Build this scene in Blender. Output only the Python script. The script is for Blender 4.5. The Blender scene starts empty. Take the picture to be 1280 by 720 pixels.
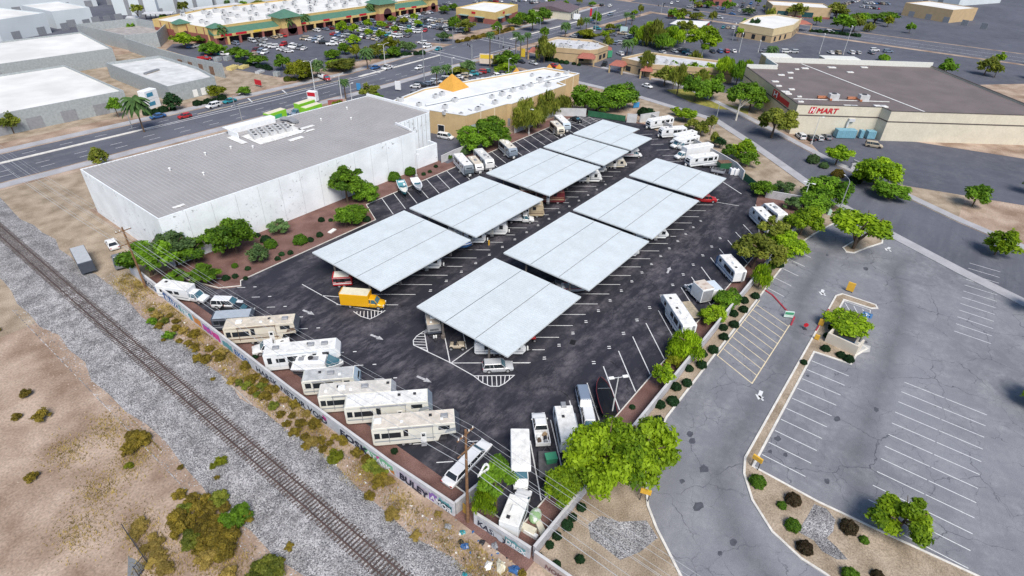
import bpy, bmesh, math, random
from mathutils import Vector, Matrix
random.seed(11)
RAD = math.radians
scene = bpy.context.scene
COL = scene.collection

# ------------------------------------------------------------------ camera
PITCH, ROLL, HEAD, FPX = 0.59782, 0.03517, 0.64528, 715.34
cam_d = bpy.data.cameras.new('camera'); cam = bpy.data.objects.new('camera', cam_d); COL.objects.link(cam)
cam_d.sensor_fit = 'HORIZONTAL'; cam_d.sensor_width = 36.0; cam_d.lens = 36.0 * FPX / 1280.0
cam_d.clip_start = 1.0; cam_d.clip_end = 4000.0
_f = Vector((math.cos(HEAD) * math.cos(PITCH), math.sin(HEAD) * math.cos(PITCH), -math.sin(PITCH)))
_r0 = Vector((math.sin(HEAD), -math.cos(HEAD), 0)); _u0 = _r0.cross(_f)
_r = _r0 * math.cos(ROLL) + _u0 * math.sin(ROLL); _u = _r.cross(_f)
cam.matrix_world = Matrix(((_r.x, _u.x, -_f.x, 0), (_r.y, _u.y, -_f.y, 0), (_r.z, _u.z, -_f.z, 61.0), (0, 0, 0, 1)))
scene.camera = cam

# ------------------------------------------------------------------ sky, sun, exposure
SUN_EL, SUN_AZ = RAD(52), RAD(235)          # azimuth: where the sun stands, measured from +X towards +Y
world = bpy.data.worlds.new('World'); scene.world = world; world.use_nodes = True
wn = world.node_tree.nodes; wl = world.node_tree.links
sky = wn.new('ShaderNodeTexSky'); sky.sky_type = 'NISHITA'; sky.sun_disc = False
sky.sun_elevation = SUN_EL; sky.sun_rotation = RAD(90) - SUN_AZ
sky.air_density = 1.0; sky.dust_density = 1.0; sky.ozone_density = 1.6
wl.new(sky.outputs[0], wn['Background'].inputs[0]); wn['Background'].inputs[1].default_value = 0.085
sun_d = bpy.data.lights.new('sun', 'SUN'); sun_d.energy = 2.7; sun_d.angle = RAD(30); sun_d.color = (1, .93, .84)
sun = bpy.data.objects.new('sun', sun_d); COL.objects.link(sun)
sv = Vector((math.cos(SUN_AZ) * math.cos(SUN_EL), math.sin(SUN_AZ) * math.cos(SUN_EL), math.sin(SUN_EL)))
sun.rotation_euler = sv.to_track_quat('Z', 'Y').to_euler()
scene.view_settings.view_transform = 'Standard'; scene.view_settings.look = 'None'
scene.view_settings.exposure = 0.7; scene.view_settings.gamma = 1.0; scene.view_settings.use_curve_mapping = False
scene.cycles.max_bounces = 5; scene.cycles.diffuse_bounces = 3; scene.cycles.glossy_bounces = 2
scene.cycles.transmission_bounces = 2; scene.cycles.caustics_reflective = False; scene.cycles.use_denoising = True

# ------------------------------------------------------------------ materials
MATS = {}
def M(name, col, rough=.75, var=.12, scale=1.5, bump=0., bscale=12., metal=0., spec=.4, world_pos=False, col2=None, lo=.35, hi=.65, fine=0., fscale=40.):
    if name in MATS: return MATS[name]
    m = bpy.data.materials.new(name); m.use_nodes = True; MATS[name] = m
    n = m.node_tree.nodes; l = m.node_tree.links; b = n['Principled BSDF']
    b.inputs['Roughness'].default_value = rough; b.inputs['Metallic'].default_value = metal; b.inputs['Specular IOR Level'].default_value = spec
    if world_pos: src = n.new('ShaderNodeNewGeometry').outputs['Position']
    else: src = n.new('ShaderNodeTexCoord').outputs['Object']
    nz = n.new('ShaderNodeTexNoise'); nz.inputs['Scale'].default_value = scale; nz.inputs['Detail'].default_value = 6; l.new(src, nz.inputs['Vector'])
    mr = n.new('ShaderNodeMapRange'); mr.inputs[1].default_value = lo; mr.inputs[2].default_value = hi; l.new(nz.outputs[0], mr.inputs[0])
    mx = n.new('ShaderNodeMix'); mx.data_type = 'RGBA'; l.new(mr.outputs[0], mx.inputs[0])
    if col2 is None:
        mx.inputs[6].default_value = [c * (1 - var) for c in col] + [1]; mx.inputs[7].default_value = [min(1, c * (1 + var)) for c in col] + [1]
    else:
        mx.inputs[6].default_value = list(col) + [1]; mx.inputs[7].default_value = list(col2) + [1]
    out = mx.outputs[2]
    if fine > 0:
        n2 = n.new('ShaderNodeTexNoise'); n2.inputs['Scale'].default_value = fscale; n2.inputs['Detail'].default_value = 3; l.new(src, n2.inputs['Vector'])
        r2 = n.new('ShaderNodeMapRange'); r2.inputs[1].default_value = .3; r2.inputs[2].default_value = .7; r2.inputs[3].default_value = 1 - fine; r2.inputs[4].default_value = 1 + fine; l.new(n2.outputs[0], r2.inputs[0])
        mm = n.new('ShaderNodeVectorMath'); mm.operation = 'SCALE'; l.new(out, mm.inputs[0]); l.new(r2.outputs[0], mm.inputs['Scale']); out = mm.outputs[0]
    l.new(out, b.inputs['Base Color'])
    if bump > 0:
        nb = n.new('ShaderNodeTexNoise'); nb.inputs['Scale'].default_value = bscale; nb.inputs['Detail'].default_value = 4; l.new(src, nb.inputs['Vector'])
        bp = n.new('ShaderNodeBump'); bp.inputs['Strength'].default_value = bump; bp.inputs['Distance'].default_value = .1; l.new(nb.outputs[0], bp.inputs['Height']); l.new(bp.outputs[0], b.inputs['Normal'])
    return m

def asphalt(name, base, worn, crack, crack_scale, worn_lo, worn_hi, stretch=(1, 1, 1), fine=.25):
    """Asphalt with worn patches, oil stains, fine aggregate and a crack network."""
    m = bpy.data.materials.new(name); m.use_nodes = True; MATS[name] = m
    n = m.node_tree.nodes; l = m.node_tree.links; b = n['Principled BSDF']; b.inputs['Roughness'].default_value = .85; b.inputs['Specular IOR Level'].default_value = .3
    pos = n.new('ShaderNodeNewGeometry').outputs['Position']
    mp = n.new('ShaderNodeMapping'); mp.inputs['Scale'].default_value = stretch; l.new(pos, mp.inputs['Vector'])
    def noise(scale, detail, src=pos, rough=.6):
        t = n.new('ShaderNodeTexNoise'); t.inputs['Scale'].default_value = scale; t.inputs['Detail'].default_value = detail; t.inputs['Roughness'].default_value = rough; l.new(src, t.inputs['Vector']); return t.outputs[0]
    def rng(v, a, c, x=0., y=1.):
        t = n.new('ShaderNodeMapRange'); t.inputs[1].default_value = a; t.inputs[2].default_value = c; t.inputs[3].default_value = x; t.inputs[4].default_value = y; l.new(v, t.inputs[0]); return t.outputs[0]
    def mul(a, c):
        t = n.new('ShaderNodeMath'); t.operation = 'MULTIPLY'; l.new(a, t.inputs[0])
        if isinstance(c, float): t.inputs[1].default_value = c
        else: l.new(c, t.inputs[1])
        return t.outputs[0]
    def mix(f, a, c):
        t = n.new('ShaderNodeMix'); t.data_type = 'RGBA'; l.new(f, t.inputs[0])
        for i, v in ((6, a), (7, c)):
            if isinstance(v, tuple): t.inputs[i].default_value = list(v) + [1]
            else: l.new(v, t.inputs[i])
        return t.outputs[2]
    big = rng(noise(.035, 5), .3, .7); mid = noise(.22, 8, mp.outputs[0], .68)
    c = mix(big, tuple(x * .8 for x in base), tuple(x * 1.25 for x in base))
    c = mix(mul(rng(mid, worn_lo, worn_hi), rng(noise(.9, 6, pos, .7), .32, .60)), c, worn)
    c = mix(mul(rng(noise(.5, 4), .68, .78), .55), c, tuple(x * .35 for x in base))
    # crack network: warped Voronoi edges
    wv = n.new('ShaderNodeTexNoise'); wv.inputs['Scale'].default_value = .6; wv.inputs['Detail'].default_value = 4; l.new(pos, wv.inputs['Vector'])
    ad = n.new('ShaderNodeVectorMath'); ad.operation = 'MULTIPLY_ADD'; l.new(wv.outputs[1], ad.inputs[0]); ad.inputs[1].default_value = (2.2, 2.2, 0); l.new(pos, ad.inputs[2])
    for sc, wd, am in ((crack_scale, .09, .95), (crack_scale * 2.3, .05, .7)):
        v = n.new('ShaderNodeTexVoronoi'); v.feature = 'DISTANCE_TO_EDGE'; v.voronoi_dimensions = '2D'; v.inputs['Scale'].default_value = sc; l.new(ad.outputs[0], v.inputs['Vector'])
        k = rng(v.outputs['Distance'], 0., wd * sc, 1., 0.)
        k = mul(mul(k, rng(noise(.09 if am > .8 else .13, 3), .42, .6)), am)
        c = mix(k, c, crack)
    def attr(a):
        t = n.new('ShaderNodeAttribute'); t.attribute_name = a; return t.outputs['Fac']
    c = mix(mul(attr('dust'), rng(noise(.6, 8, mp.outputs[0], .75), .47, .66)), c, worn)
    c = mix(mul(attr('wear'), rng(noise(.3, 6, pos, .65), .25, .6, .25, .75)), c, tuple(x * .6 for x in base))
    fn = rng(noise(9., 4, pos, .75), .3, .7, 1 - fine, 1 + fine)
    t = n.new('ShaderNodeVectorMath'); t.operation = 'SCALE'; l.new(c, t.inputs[0]); l.new(fn, t.inputs['Scale'])
    l.new(t.outputs[0], b.inputs['Base Color'])
    return m

def leafmat(name, dark, light, hue=.12):
    m = bpy.data.materials.new(name); m.use_nodes = True; MATS[name] = m
    n = m.node_tree.nodes; l = m.node_tree.links; b = n['Principled BSDF']
    b.inputs['Roughness'].default_value = .6; b.inputs['Specular IOR Level'].default_value = .25
    at = n.new('ShaderNodeAttribute'); at.attribute_name = 'tint'
    mx = n.new('ShaderNodeMix'); mx.data_type = 'RGBA'; l.new(at.outputs['Fac'], mx.inputs[0]); mx.inputs[6].default_value = list(dark) + [1]; mx.inputs[7].default_value = list(light) + [1]
    oi = n.new('ShaderNodeObjectInfo'); mr = n.new('ShaderNodeMapRange'); mr.inputs[3].default_value = 1 - hue * 2; mr.inputs[4].default_value = 1 + hue * 2; l.new(oi.outputs['Random'], mr.inputs[0])
    sc = n.new('ShaderNodeVectorMath'); sc.operation = 'SCALE'; l.new(mx.outputs[2], sc.inputs[0]); l.new(mr.outputs[0], sc.inputs['Scale']); l.new(sc.outputs[0], b.inputs['Base Color'])
    tr = n.new('ShaderNodeBsdfTranslucent'); l.new(sc.outputs[0], tr.inputs[0]); ms = n.new('ShaderNodeMixShader'); ms.inputs[0].default_value = .4
    l.new(b.outputs[0], ms.inputs[1]); l.new(tr.outputs[0], ms.inputs[2]); l.new(ms.outputs[0], n['Material Output'].inputs[0])
    return m

W_ = (.78, .80, .82)
white_paint = M('white_paint', W_, .45, .05); rv_white = M('rv_white', (.74, .76, .77), .4, .05, .7)
rv_beige = M('rv_beige', (.62, .57, .47), .45, .06, .7); rv_cream = M('rv_cream', (.70, .69, .62), .45, .05, .7)
roof_white = M('roof_white', (.70, .70, .68), .7, .14, 1.2, fine=.08, fscale=5); roof_tan = M('roof_tan', (.58, .52, .43), .8, .14, 1.2, fine=.08, fscale=5)
roof_gray = M('roof_gray', (.45, .46, .46), .8, .14, 1.2, fine=.08, fscale=5)
rv_gray = M('rv_gray', (.33, .35, .38), .45, .06); rv_dark = M('rv_dark', (.06, .07, .09), .4, .1); trim_gray = M('trim_gray', (.25, .26, .28), .5, .08)
stripe_blue = M('stripe_blue', (.12, .2, .35), .4, .05); stripe_brown = M('stripe_brown', (.16, .11, .08), .4, .05); stripe_gray = M('stripe_gray', (.3, .33, .36), .4, .05); stripe_maroon = M('stripe_maroon', (.2, .04, .05), .4, .05)
glass = M('dark_glass', (.02, .025, .03), .08, .05, spec=.6); windshield = M('windshield_glass', (.05, .13, .17), .08, .05, spec=.6)
tyre = M('tyre_rubber', (.02, .02, .022), .85, .1); rim = M('wheel_rim', (.55, .56, .58), .35, .05, metal=.6); chrome = M('chrome_metal', (.6, .61, .63), .25, .03, metal=.9)
plastic_white = M('plastic_white', (.78, .79, .78), .5, .04); plastic_black = M('plastic_black', (.03, .03, .035), .5, .1)
lamp_red = M('tail_lamp_red', (.45, .02, .02), .25, .05); lamp_clear = M('head_lamp_clear', (.8, .82, .82), .15, .03)
steel = M('galvanised_steel', (.42, .44, .46), .45, .1, metal=.5); dark_steel = M('dark_steel', (.07, .07, .08), .5, .15, metal=.3); rust_steel = M('rusty_steel', (.16, .09, .06), .75, .25, 4)
canopy_sheet = M('canopy_sheet', (.55, .605, .63), .42, .05, .3, metal=.0, spec=.5, fine=.05, fscale=2.5); canopy_frame = M('canopy_frame', (.22, .19, .17), .6, .1)
lot_asphalt = asphalt('lot_asphalt', (.023, .024, .034), (.13, .12, .138), (.008, .008, .011), .075, .46, .68, (.55, 1.3, 1))
lane_asphalt = asphalt('lane_asphalt', (.172, .178, .20), (.265, .27, .29), (.045, .05, .065), .12, .40, .68)
road_asphalt = asphalt('road_asphalt', (.10, .105, .13), (.16, .165, .19), (.05, .05, .06), .05, .42, .75, (.2, 1.6, 1), .15)
far_asphalt = asphalt('far_asphalt', (.085, .09, .115), (.14, .145, .165), (.05, .05, .06), .04, .42, .75, (1, 1, 1), .12)
dirt = M('bare_dirt', (.24, .17, .125), .95, .2, .16, .6, 2., world_pos=True, spec=.1, col2=(.44, .345, .275), fine=.22, fscale=3.5)
tan_gravel = M('tan_gravel', (.25, .20, .145), .95, .2, .3, .5, 8, world_pos=True, spec=.1, col2=(.40, .33, .255), fine=.3, fscale=6)
red_gravel = M('red_gravel', (.135, .075, .065), .95, .2, .3, .5, 8, world_pos=True, spec=.1, col2=(.21, .125, .11), fine=.3, fscale=7)
concrete = M('concrete', (.42, .42, .42), .85, .12, .5, world_pos=True, fine=.1, fscale=6); kerb_mat = M('kerb_concrete', (.62, .60, .56), .85, .12, .8, world_pos=True, fine=.1, fscale=4)
sidewalk_mat = M('sidewalk_concrete', (.36, .36, .38), .85, .1, .3, world_pos=True, fine=.08, fscale=4)
tag_wall = M('painted_block_wall', (.52, .53, .57), .85, .14, .4, world_pos=True, fine=.12, fscale=2.5)
block_wall = M('block_wall', (.40, .40, .42), .9, .12, .5, world_pos=True, fine=.12, fscale=4)
paint_line = M('line_paint', (.66, .67, .68), .7, .2, 2.5, world_pos=True, col2=(.42, .43, .45), lo=.5, hi=.8); paint_yellow = M('yellow_line_paint', (.66, .56, .38), .7, .15, 2, world_pos=True)
paint_red = M('red_kerb_paint', (.35, .04, .06), .7, .2, 2, world_pos=True)
worn_paint = M('worn_line_paint', (.5, .5, .52), .75, .2, 1.2, world_pos=True, col2=(.12, .12, .14), lo=.42, hi=.72)

def ballast_material():
    m = bpy.data.materials.new('ballast_stone'); m.use_nodes = True
    n = m.node_tree.nodes; l = m.node_tree.links; b = n['Principled BSDF']; b.inputs['Roughness'].default_value = .95; b.inputs['Specular IOR Level'].default_value = .1
    pos = n.new('ShaderNodeNewGeometry').outputs['Position']
    v = n.new('ShaderNodeTexVoronoi'); v.inputs['Scale'].default_value = 8.5; l.new(pos, v.inputs['Vector'])
    hs = n.new('ShaderNodeSeparateColor'); l.new(v.outputs['Color'], hs.inputs[0])
    r = n.new('ShaderNodeValToRGB'); l.new(hs.outputs[0], r.inputs[0]); e = r.color_ramp.elements
    e[0].color = (.10, .10, .112, 1); e[0].position = .0; e[1].color = (.50, .495, .495, 1); e[1].position = 1.
    q = r.color_ramp.elements.new(.35); q.color = (.235, .23, .235, 1); q = r.color_ramp.elements.new(.7); q.color = (.35, .345, .35, 1)
    nz = n.new('ShaderNodeTexNoise'); nz.inputs['Scale'].default_value = .35; nz.inputs['Detail'].default_value = 7; l.new(pos, nz.inputs['Vector'])
    mr = n.new('ShaderNodeMapRange'); mr.inputs[1].default_value = .3; mr.inputs[2].default_value = .7; mr.inputs[3].default_value = .62; mr.inputs[4].default_value = 1.25; l.new(nz.outputs[0], mr.inputs[0])
    s = n.new('ShaderNodeVectorMath'); s.operation = 'SCALE'; l.new(r.outputs[0], s.inputs[0]); l.new(mr.outputs[0], s.inputs['Scale']); l.new(s.outputs[0], b.inputs['Base Color'])
    bp = n.new('ShaderNodeBump'); bp.inputs['Strength'].default_value = .7; bp.inputs['Distance'].default_value = .12; bp.invert = True; l.new(v.outputs['Distance'], bp.inputs['Height']); l.new(bp.outputs[0], b.inputs['Normal'])
    return m
ballast_mat = ballast_material()
leaf_green = leafmat('leaf_green', (.03, .09, .008), (.22, .40, .025)); leaf_lime = leafmat('leaf_lime', (.06, .15, .007), (.40, .58, .02))
leaf_olive = leafmat('leaf_olive', (.05, .085, .010), (.32, .35, .05)); leaf_dark = leafmat('leaf_dark', (.010, .035, .012), (.035, .10, .03))
leaf_yellow = leafmat('leaf_yellow', (.10, .13, .008), (.30, .33, .02)); leaf_brush = leafmat('leaf_brush', (.075, .06, .012), (.36, .28, .04))
leaf_straw = leafmat('leaf_straw', (.22, .16, .04), (.48, .37, .10)); leaf_red = leafmat('leaf_red', (.03, .035, .015), (.12, .055, .03)); leaf_sage = leafmat('leaf_sage', (.05, .11, .035), (.20, .32, .11))
bark = M('bark', (.13, .09, .065), .9, .25, 3); bark_white = M('bark_white', (.55, .52, .47), .9, .15, 3)

# ------------------------------------------------------------------ mesh collector
class MB:
    def __init__(s): s.v = []; s.f = []; s.mi = []; s.mx = None
    def face(s, pts, mi=0):
        b = len(s.v); s.v += [tuple(p) for p in pts]; s.f.append(tuple(range(b, b + len(pts)))); s.mi.append(mi)
    def box(s, c, d, rz=0., mi=0, taper=1.):
        x, y, z = d[0] / 2, d[1] / 2, d[2] / 2; co, si = math.cos(rz), math.sin(rz); P = []
        for k, t in ((-1, 1), (1, taper)):
            for i, j in ((-1, -1), (1, -1), (1, 1), (-1, 1)):
                a, b = i * x * t, j * y * t; P.append((c[0] + a * co - b * si, c[1] + a * si + b * co, c[2] + k * z))
        b = len(s.v); s.v += P
        for q in ((3, 2, 1, 0), (4, 5, 6, 7), (0, 1, 5, 4), (1, 2, 6, 5), (2, 3, 7, 6), (3, 0, 4, 7)): s.f.append(tuple(b + i for i in q)); s.mi.append(mi)
    def loft(s, rings, mi=0, caps=True):
        b = len(s.v); n = len(rings[0])
        for r in rings: s.v += [tuple(p) for p in r]
        for k in range(len(rings) - 1):
            for i in range(n):
                j = (i + 1) % n; s.f.append((b + k * n + i, b + k * n + j, b + (k + 1) * n + j, b + (k + 1) * n + i)); s.mi.append(mi)
        if caps:
            s.f.append(tuple(b + i for i in reversed(range(n)))); s.mi.append(mi)
            e = b + (len(rings) - 1) * n; s.f.append(tuple(e + i for i in range(n))); s.mi.append(mi)
    def tube(s, pts, rads, n=8, mi=0):
        pts = [Vector(p) for p in pts]; rings = []
        if not isinstance(rads, (list, tuple)): rads = [rads] * len(pts)
        for i, p in enumerate(pts):
            t = (pts[min(i + 1, len(pts) - 1)] - pts[max(i - 1, 0)]).normalized()
            a = Vector((0, 0, 1)) if abs(t.z) < .9 else Vector((1, 0, 0)); u = t.cross(a).normalized(); w = t.cross(u)
            rings.append([p + (u * math.cos(q * 2 * math.pi / n) + w * math.sin(q * 2 * math.pi / n)) * rads[i] for q in range(n)])
        s.loft(rings, mi)
    def bar(s, a, b, w, h=None, mi=0):
        a, b = Vector(a), Vector(b); h = h or w; t = (b - a).normalized(); q = Vector((0, 0, 1)) if abs(t.z) < .95 else Vector((1, 0, 0))
        u = t.cross(q).normalized() * w / 2; v = u.cross(t).normalized() * h / 2
        s.loft([[p - u - v, p + u - v, p + u + v, p - u + v] for p in (a, b)], mi)
    def poly(s, pts, z0, z1, mi=0):
        """Prism over a ground outline."""
        a = sum(pts[i][0] * pts[(i + 1) % len(pts)][1] - pts[(i + 1) % len(pts)][0] * pts[i][1] for i in range(len(pts)))
        if a < 0: pts = pts[::-1]
        s.loft([[(p[0], p[1], z0) for p in pts], [(p[0], p[1], z1) for p in pts]], mi)
    def sheet(s, pts, z, mi=0):
        a = sum(pts[i][0] * pts[(i + 1) % len(pts)][1] - pts[(i + 1) % len(pts)][0] * pts[i][1] for i in range(len(pts)))
        if a < 0: pts = pts[::-1]
        s.face([(p[0], p[1], z) for p in pts], mi)
    def strip(s, pts, w, z, mi=0, closed=False, h=None):
        """Painted line (h None) or kerb (h = height) along a ground polyline."""
        P = [Vector((p[0], p[1], 0)) for p in pts]; n = len(P); L = []; R_ = []
        for i in range(n):
            a = P[(i - 1) % n] if (closed or i > 0) else P[i]; b = P[(i + 1) % n] if (closed or i < n - 1) else P[i]
            d1 = (P[i] - a).normalized() if (P[i] - a).length > 1e-6 else (b - P[i]).normalized(); d2 = (b - P[i]).normalized() if (b - P[i]).length > 1e-6 else d1
            t = (d1 + d2).normalized(); nn = Vector((-t.y, t.x, 0)); k = w / 2 / max(.4, nn.dot(Vector((-d1.y, d1.x, 0)))); L.append(P[i] + nn * k); R_.append(P[i] - nn * k)
        for i in range(n if closed else n - 1):
            j = (i + 1) % n
            if h is None: s.face([(R_[i].x, R_[i].y, z), (R_[j].x, R_[j].y, z), (L[j].x, L[j].y, z), (L[i].x, L[i].y, z)], mi)
            else:
                q = [R_[i], R_[j], L[j], L[i]]; s.loft([[(p.x, p.y, z) for p in q], [(p.x, p.y, z + h) for p in q]], mi)
    def ball(s, c, r, n=10, m=7, mi=0, sq=1.):
        rings = []
        for k in range(m + 1):
            a = -math.pi / 2 + math.pi * k / m; rr = max(.001, math.cos(a)); rings.append([(c[0] + r[0] * rr * math.cos(q * 2 * math.pi / n), c[1] + r[1] * rr * math.sin(q * 2 * math.pi / n), c[2] + r[2] * math.sin(a)) for q in range(n)])
        s.loft(rings, mi)
    def add(s, o, mi=None):
        b = len(s.v); s.v += o.v; s.f += [tuple(b + i for i in f) for f in o.f]; s.mi += (o.mi if mi is None else [mi] * len(o.f))
    def mesh(s, name, mats, smooth=False, bevel=0., seg=1):
        me = bpy.data.meshes.new(name); me.from_pydata(s.v, [], s.f); mats = mats if isinstance(mats, (list, tuple)) else [mats]
        for m in mats: me.materials.append(m)
        me.polygons.foreach_set('material_index', s.mi)
        if bevel > 0:
            bm = bmesh.new(); bm.from_mesh(me); bmesh.ops.remove_doubles(bm, verts=bm.verts, dist=1e-4)
            bmesh.ops.bevel(bm, geom=[e for e in bm.edges if e.is_manifold and e.calc_face_angle(0) > .5], offset=bevel, segments=seg, affect='EDGES', profile=.5, clamp_overlap=True); bm.to_mesh(me); bm.free()
        if smooth: me.polygons.foreach_set('use_smooth', [True] * len(me.polygons)); me.set_sharp_from_angle(angle=RAD(40))
        me.update(); return me
    def build(s, name, mats, parent=None, smooth=False, bevel=0., seg=1):
        return link(name, s.mesh(name, mats, smooth, bevel, seg), parent)
def link(name, me, parent=None):
    o = bpy.data.objects.new(name, me); COL.objects.link(o)
    if parent is not None: o.parent = parent
    return o
def tag(o, label, cat, group=None, kind=None):
    if label: o['label'] = label; o['category'] = cat
    if group: o['group'] = group
    if kind: o['kind'] = kind
    return o
def thing(name, label, cat, x, y, z=0, rz=0., group=None, scale=(1, 1, 1)):
    o = bpy.data.objects.new(name, None); COL.objects.link(o); o.location = (x, y, z); o.rotation_euler = (0, 0, RAD(rz)); o.scale = scale; o.empty_display_size = .3
    return tag(o, label, cat, group)
def struct(name, mb, mats):
    o = mb.build(name, mats); o['kind'] = 'structure'; return o
def copy_tree(o, parent=None):
    c = o.copy(); COL.objects.link(c); c.parent = parent
    for ch in list(o.children): copy_tree(ch, c)
    return c
def text_mesh(s, size):
    cu = bpy.data.curves.new('lettering', 'FONT'); cu.body = s; cu.size = size; cu.extrude = .012; cu.align_x = 'LEFT'; cu.resolution_u = 2
    o = bpy.data.objects.new('lettering', cu); COL.objects.link(o); dg = bpy.context.evaluated_depsgraph_get(); me = bpy.data.meshes.new_from_object(o.evaluated_get(dg))
    bpy.data.objects.remove(o); bpy.data.curves.remove(cu); return me
def place_text(name, s, size, origin, xdir, mat, parent=None, shear=0., sx=1., bold=0.):
    me = text_mesh(s, size); me.materials.clear(); me.materials.append(mat)
    x = Vector(xdir).normalized(); z = Vector((x.y, -x.x, 0)); y = Vector((0, 0, 1))
    off = [(0, 0)] if bold <= 0 else [(0, 0), (bold, 0), (0, bold), (bold, bold)]
    vs = [v.co.copy() for v in me.vertices]; fs = [tuple(p.vertices) for p in me.polygons]; mb = MB(); o = Vector(origin)
    for dx, dy in off:
        b = len(mb.v)
        for c in vs: mb.v.append(tuple(o + x * ((c.x + dx) * sx + c.y * shear) + y * (c.y + dy) + z * (c.z + .001 * len(mb.f) / max(1, len(fs)))))
        for f in fs: mb.f.append(tuple(b + i for i in f)); mb.mi.append(0)
    bpy.data.meshes.remove(me); return mb.build(name, mat, parent)

# ================================================================== SETTING
g = MB(); g.sheet([(-300, -600), (1500, -600), (1500, 1300), (-300, 1300)], 0); struct('ground', g, dirt)
# ballast bed and a shallow maintenance track beside it
b = MB(); Y0, Y1 = -120, 172; prof = [(12.6, 0.004), (15.0, .18), (17.0, .42), (21.6, .42), (23.0, .2), (24.4, .004)]
for k in range(58):
    ya, yb = Y0 + (Y1 - Y0) * k / 58, Y0 + (Y1 - Y0) * (k + 1) / 58
    def px_(i, y):
        x, z = prof[i]; w = .5 * math.sin(y * .21 + i * 2) + .35 * math.sin(y * .57 + i); x += (63 - y) * .012
        return (x + (w if i in (0, 5) else .25 * w), y, z)
    for i in range(5): b.face([px_(i, ya), px_(i + 1, ya), px_(i + 1, yb), px_(i, yb)])
struct('ballast_bed', b, ballast_mat)
stor = MB(); stor.sheet([(29, 18.6), (150, 18.8), (150.5, 31), (177, 80), (176, 105.5), (126, 108), (113, 108.6), (29, 108.6)], .004); struct('red_gravel_bed', stor, red_gravel)
LOT = [(32.2, 22.3), (118, 22.3), (126, 25.2), (139.5, 30.5), (143.5, 31.5), (151.5, 33), (157, 42), (160, 49), (164, 55), (176.3, 80), (173, 97), (171, 101.7), (79, 101.7), (76.6, 101.6), (73, 94.2), (40.2, 94.2), (39.3, 92.4), (37.5, 93.5), (36, 95), (33.5, 103), (31, 103), (32.2, 36)]
lot = MB(); lot.sheet(LOT, .010); struct('storage_lot', lot, lot_asphalt)
k = MB(); k.strip([(32.4, 22.3), (118, 22.3), (126, 25.2), (139.5, 30.5)], .15, 0, h=.14); k.strip([(171, 101.7), (76.6, 101.7), (73, 94.2), (40.2, 94.2), (39.3, 92.6), (36.3, 95), (33.7, 103)], .15, 0, h=.14); k.strip([(32.3, 22.5), (32.3, 34.2)], .15, 0, h=.14)
struct('lot_kerb', k, kerb_mat)
def worn_band(name, pts, w, z, mat, att):
    # a traffic lane of the same asphalt: wear or dust fades out towards both sides of the band
    m = MB(); P = [Vector((p[0], p[1], 0)) for p in pts]; val = []; K = [-1, -.55, 0, .55, 1]; rows = []
    for i, p in enumerate(P):
        t = (P[min(i + 1, len(P) - 1)] - P[max(0, i - 1)]).normalized(); q = Vector((-t.y, t.x, 0)); rows.append([p + q * (w / 2 * k_) for k_ in K])
    m.v = [(v.x, v.y, z) for r in rows for v in r]; val = [(0 if i in (0, len(P) - 1) else 1 - abs(k_)) for i in range(len(P)) for k_ in K]
    for i in range(len(P) - 1):
        for j in range(4): m.f.append((i * 5 + j, (i + 1) * 5 + j, (i + 1) * 5 + j + 1, i * 5 + j + 1)[::-1]); m.mi.append(0)
    o = struct(name, m, mat); a = o.data.attributes.new(att, 'FLOAT', 'POINT'); a.data.foreach_set('value', val)
worn_band('lot_lane', [(48, 61), (70, 61.6), (100, 61.8), (130, 61.8), (150, 62), (160, 66)], 5.5, .014, lot_asphalt, 'dust')
worn_band('lot_lane', [(46, 36), (58, 34.6), (80, 34.2), (110, 34.2), (138, 35), (150, 44)], 6.5, .0142, lot_asphalt, 'dust')
worn_band('lot_lane', [(40, 92), (43, 80), (43.5, 60), (43, 46), (44, 36), (52, 30)], 8.5, .0144, lot_asphalt, 'dust')
worn_band('wheel_path', [(140, 6), (125, 11), (105, 10), (85, 6.9), (66, 7.5), (55, 7.2), (48, 2), (43, -7), (39, -22), (30, -50)], 6, .0155, lane_asphalt, 'wear')
worn_band('wheel_path', [(142, -4), (128, -2), (112, -6), (90, -6.4), (70, -6.4), (62, -10)], 5.5, .0157, lane_asphalt, 'wear')
# main road with sidewalks, median and side street
rd = MB(); rd.sheet([(-120, 176), (150, 178), (215, 182), (330, 186), (420, 190), (420, 226), (380, 222), (262, 209), (220, 209), (150, 199), (66, 198), (-120, 198)], .014)
rd.sheet([(222, 208.5), (232, 208.5), (230, 226), (214, 226)], .0135)
ss = [(209, 181), (207.5, 131), (206.5, 98), (199, 63), (184, 45), (172, 32), (158, 17), (148, 3), (138, -14), (120, -50), (112, -75)]
sf = [(235, 182), (233, 131), (231.5, 100), (228, 88), (207, 57), (199, 45.5), (183, 24), (173, 6), (163, -10), (146, -45), (138, -75)]
rd.sheet(ss + sf[::-1], .0145); rd.sheet([(392, -150), (424, -150), (424, 230), (418, 500), (388, 500), (396, 200)], .0142)
struct('road', rd, road_asphalt)
sw = MB()
for pts in ([(-120, 173.5), (150, 175.5), (206, 179)], [(-120, 200.5), (66, 200.3), (150, 201.6), (214, 210.5)], [(236, 211), (330, 217), (384, 224)]): sw.strip(pts, 3.2, 0, h=.12)
def offs(pts, d):
    P = [Vector((p[0], p[1], 0)) for p in pts]; o = []
    for i in range(len(P)):
        t = (P[min(i + 1, len(P) - 1)] - P[max(0, i - 1)]).normalized(); o.append((P[i].x - t.y * d, P[i].y + t.x * d))
    return o
sw.strip(offs(ss[1:], -1.7)[0:9], 3.0, 0, h=.12); sw.strip(offs(sf[1:], 1.6), 2.6, 0, h=.12)
struct('sidewalk', sw, sidewalk_mat)
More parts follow.
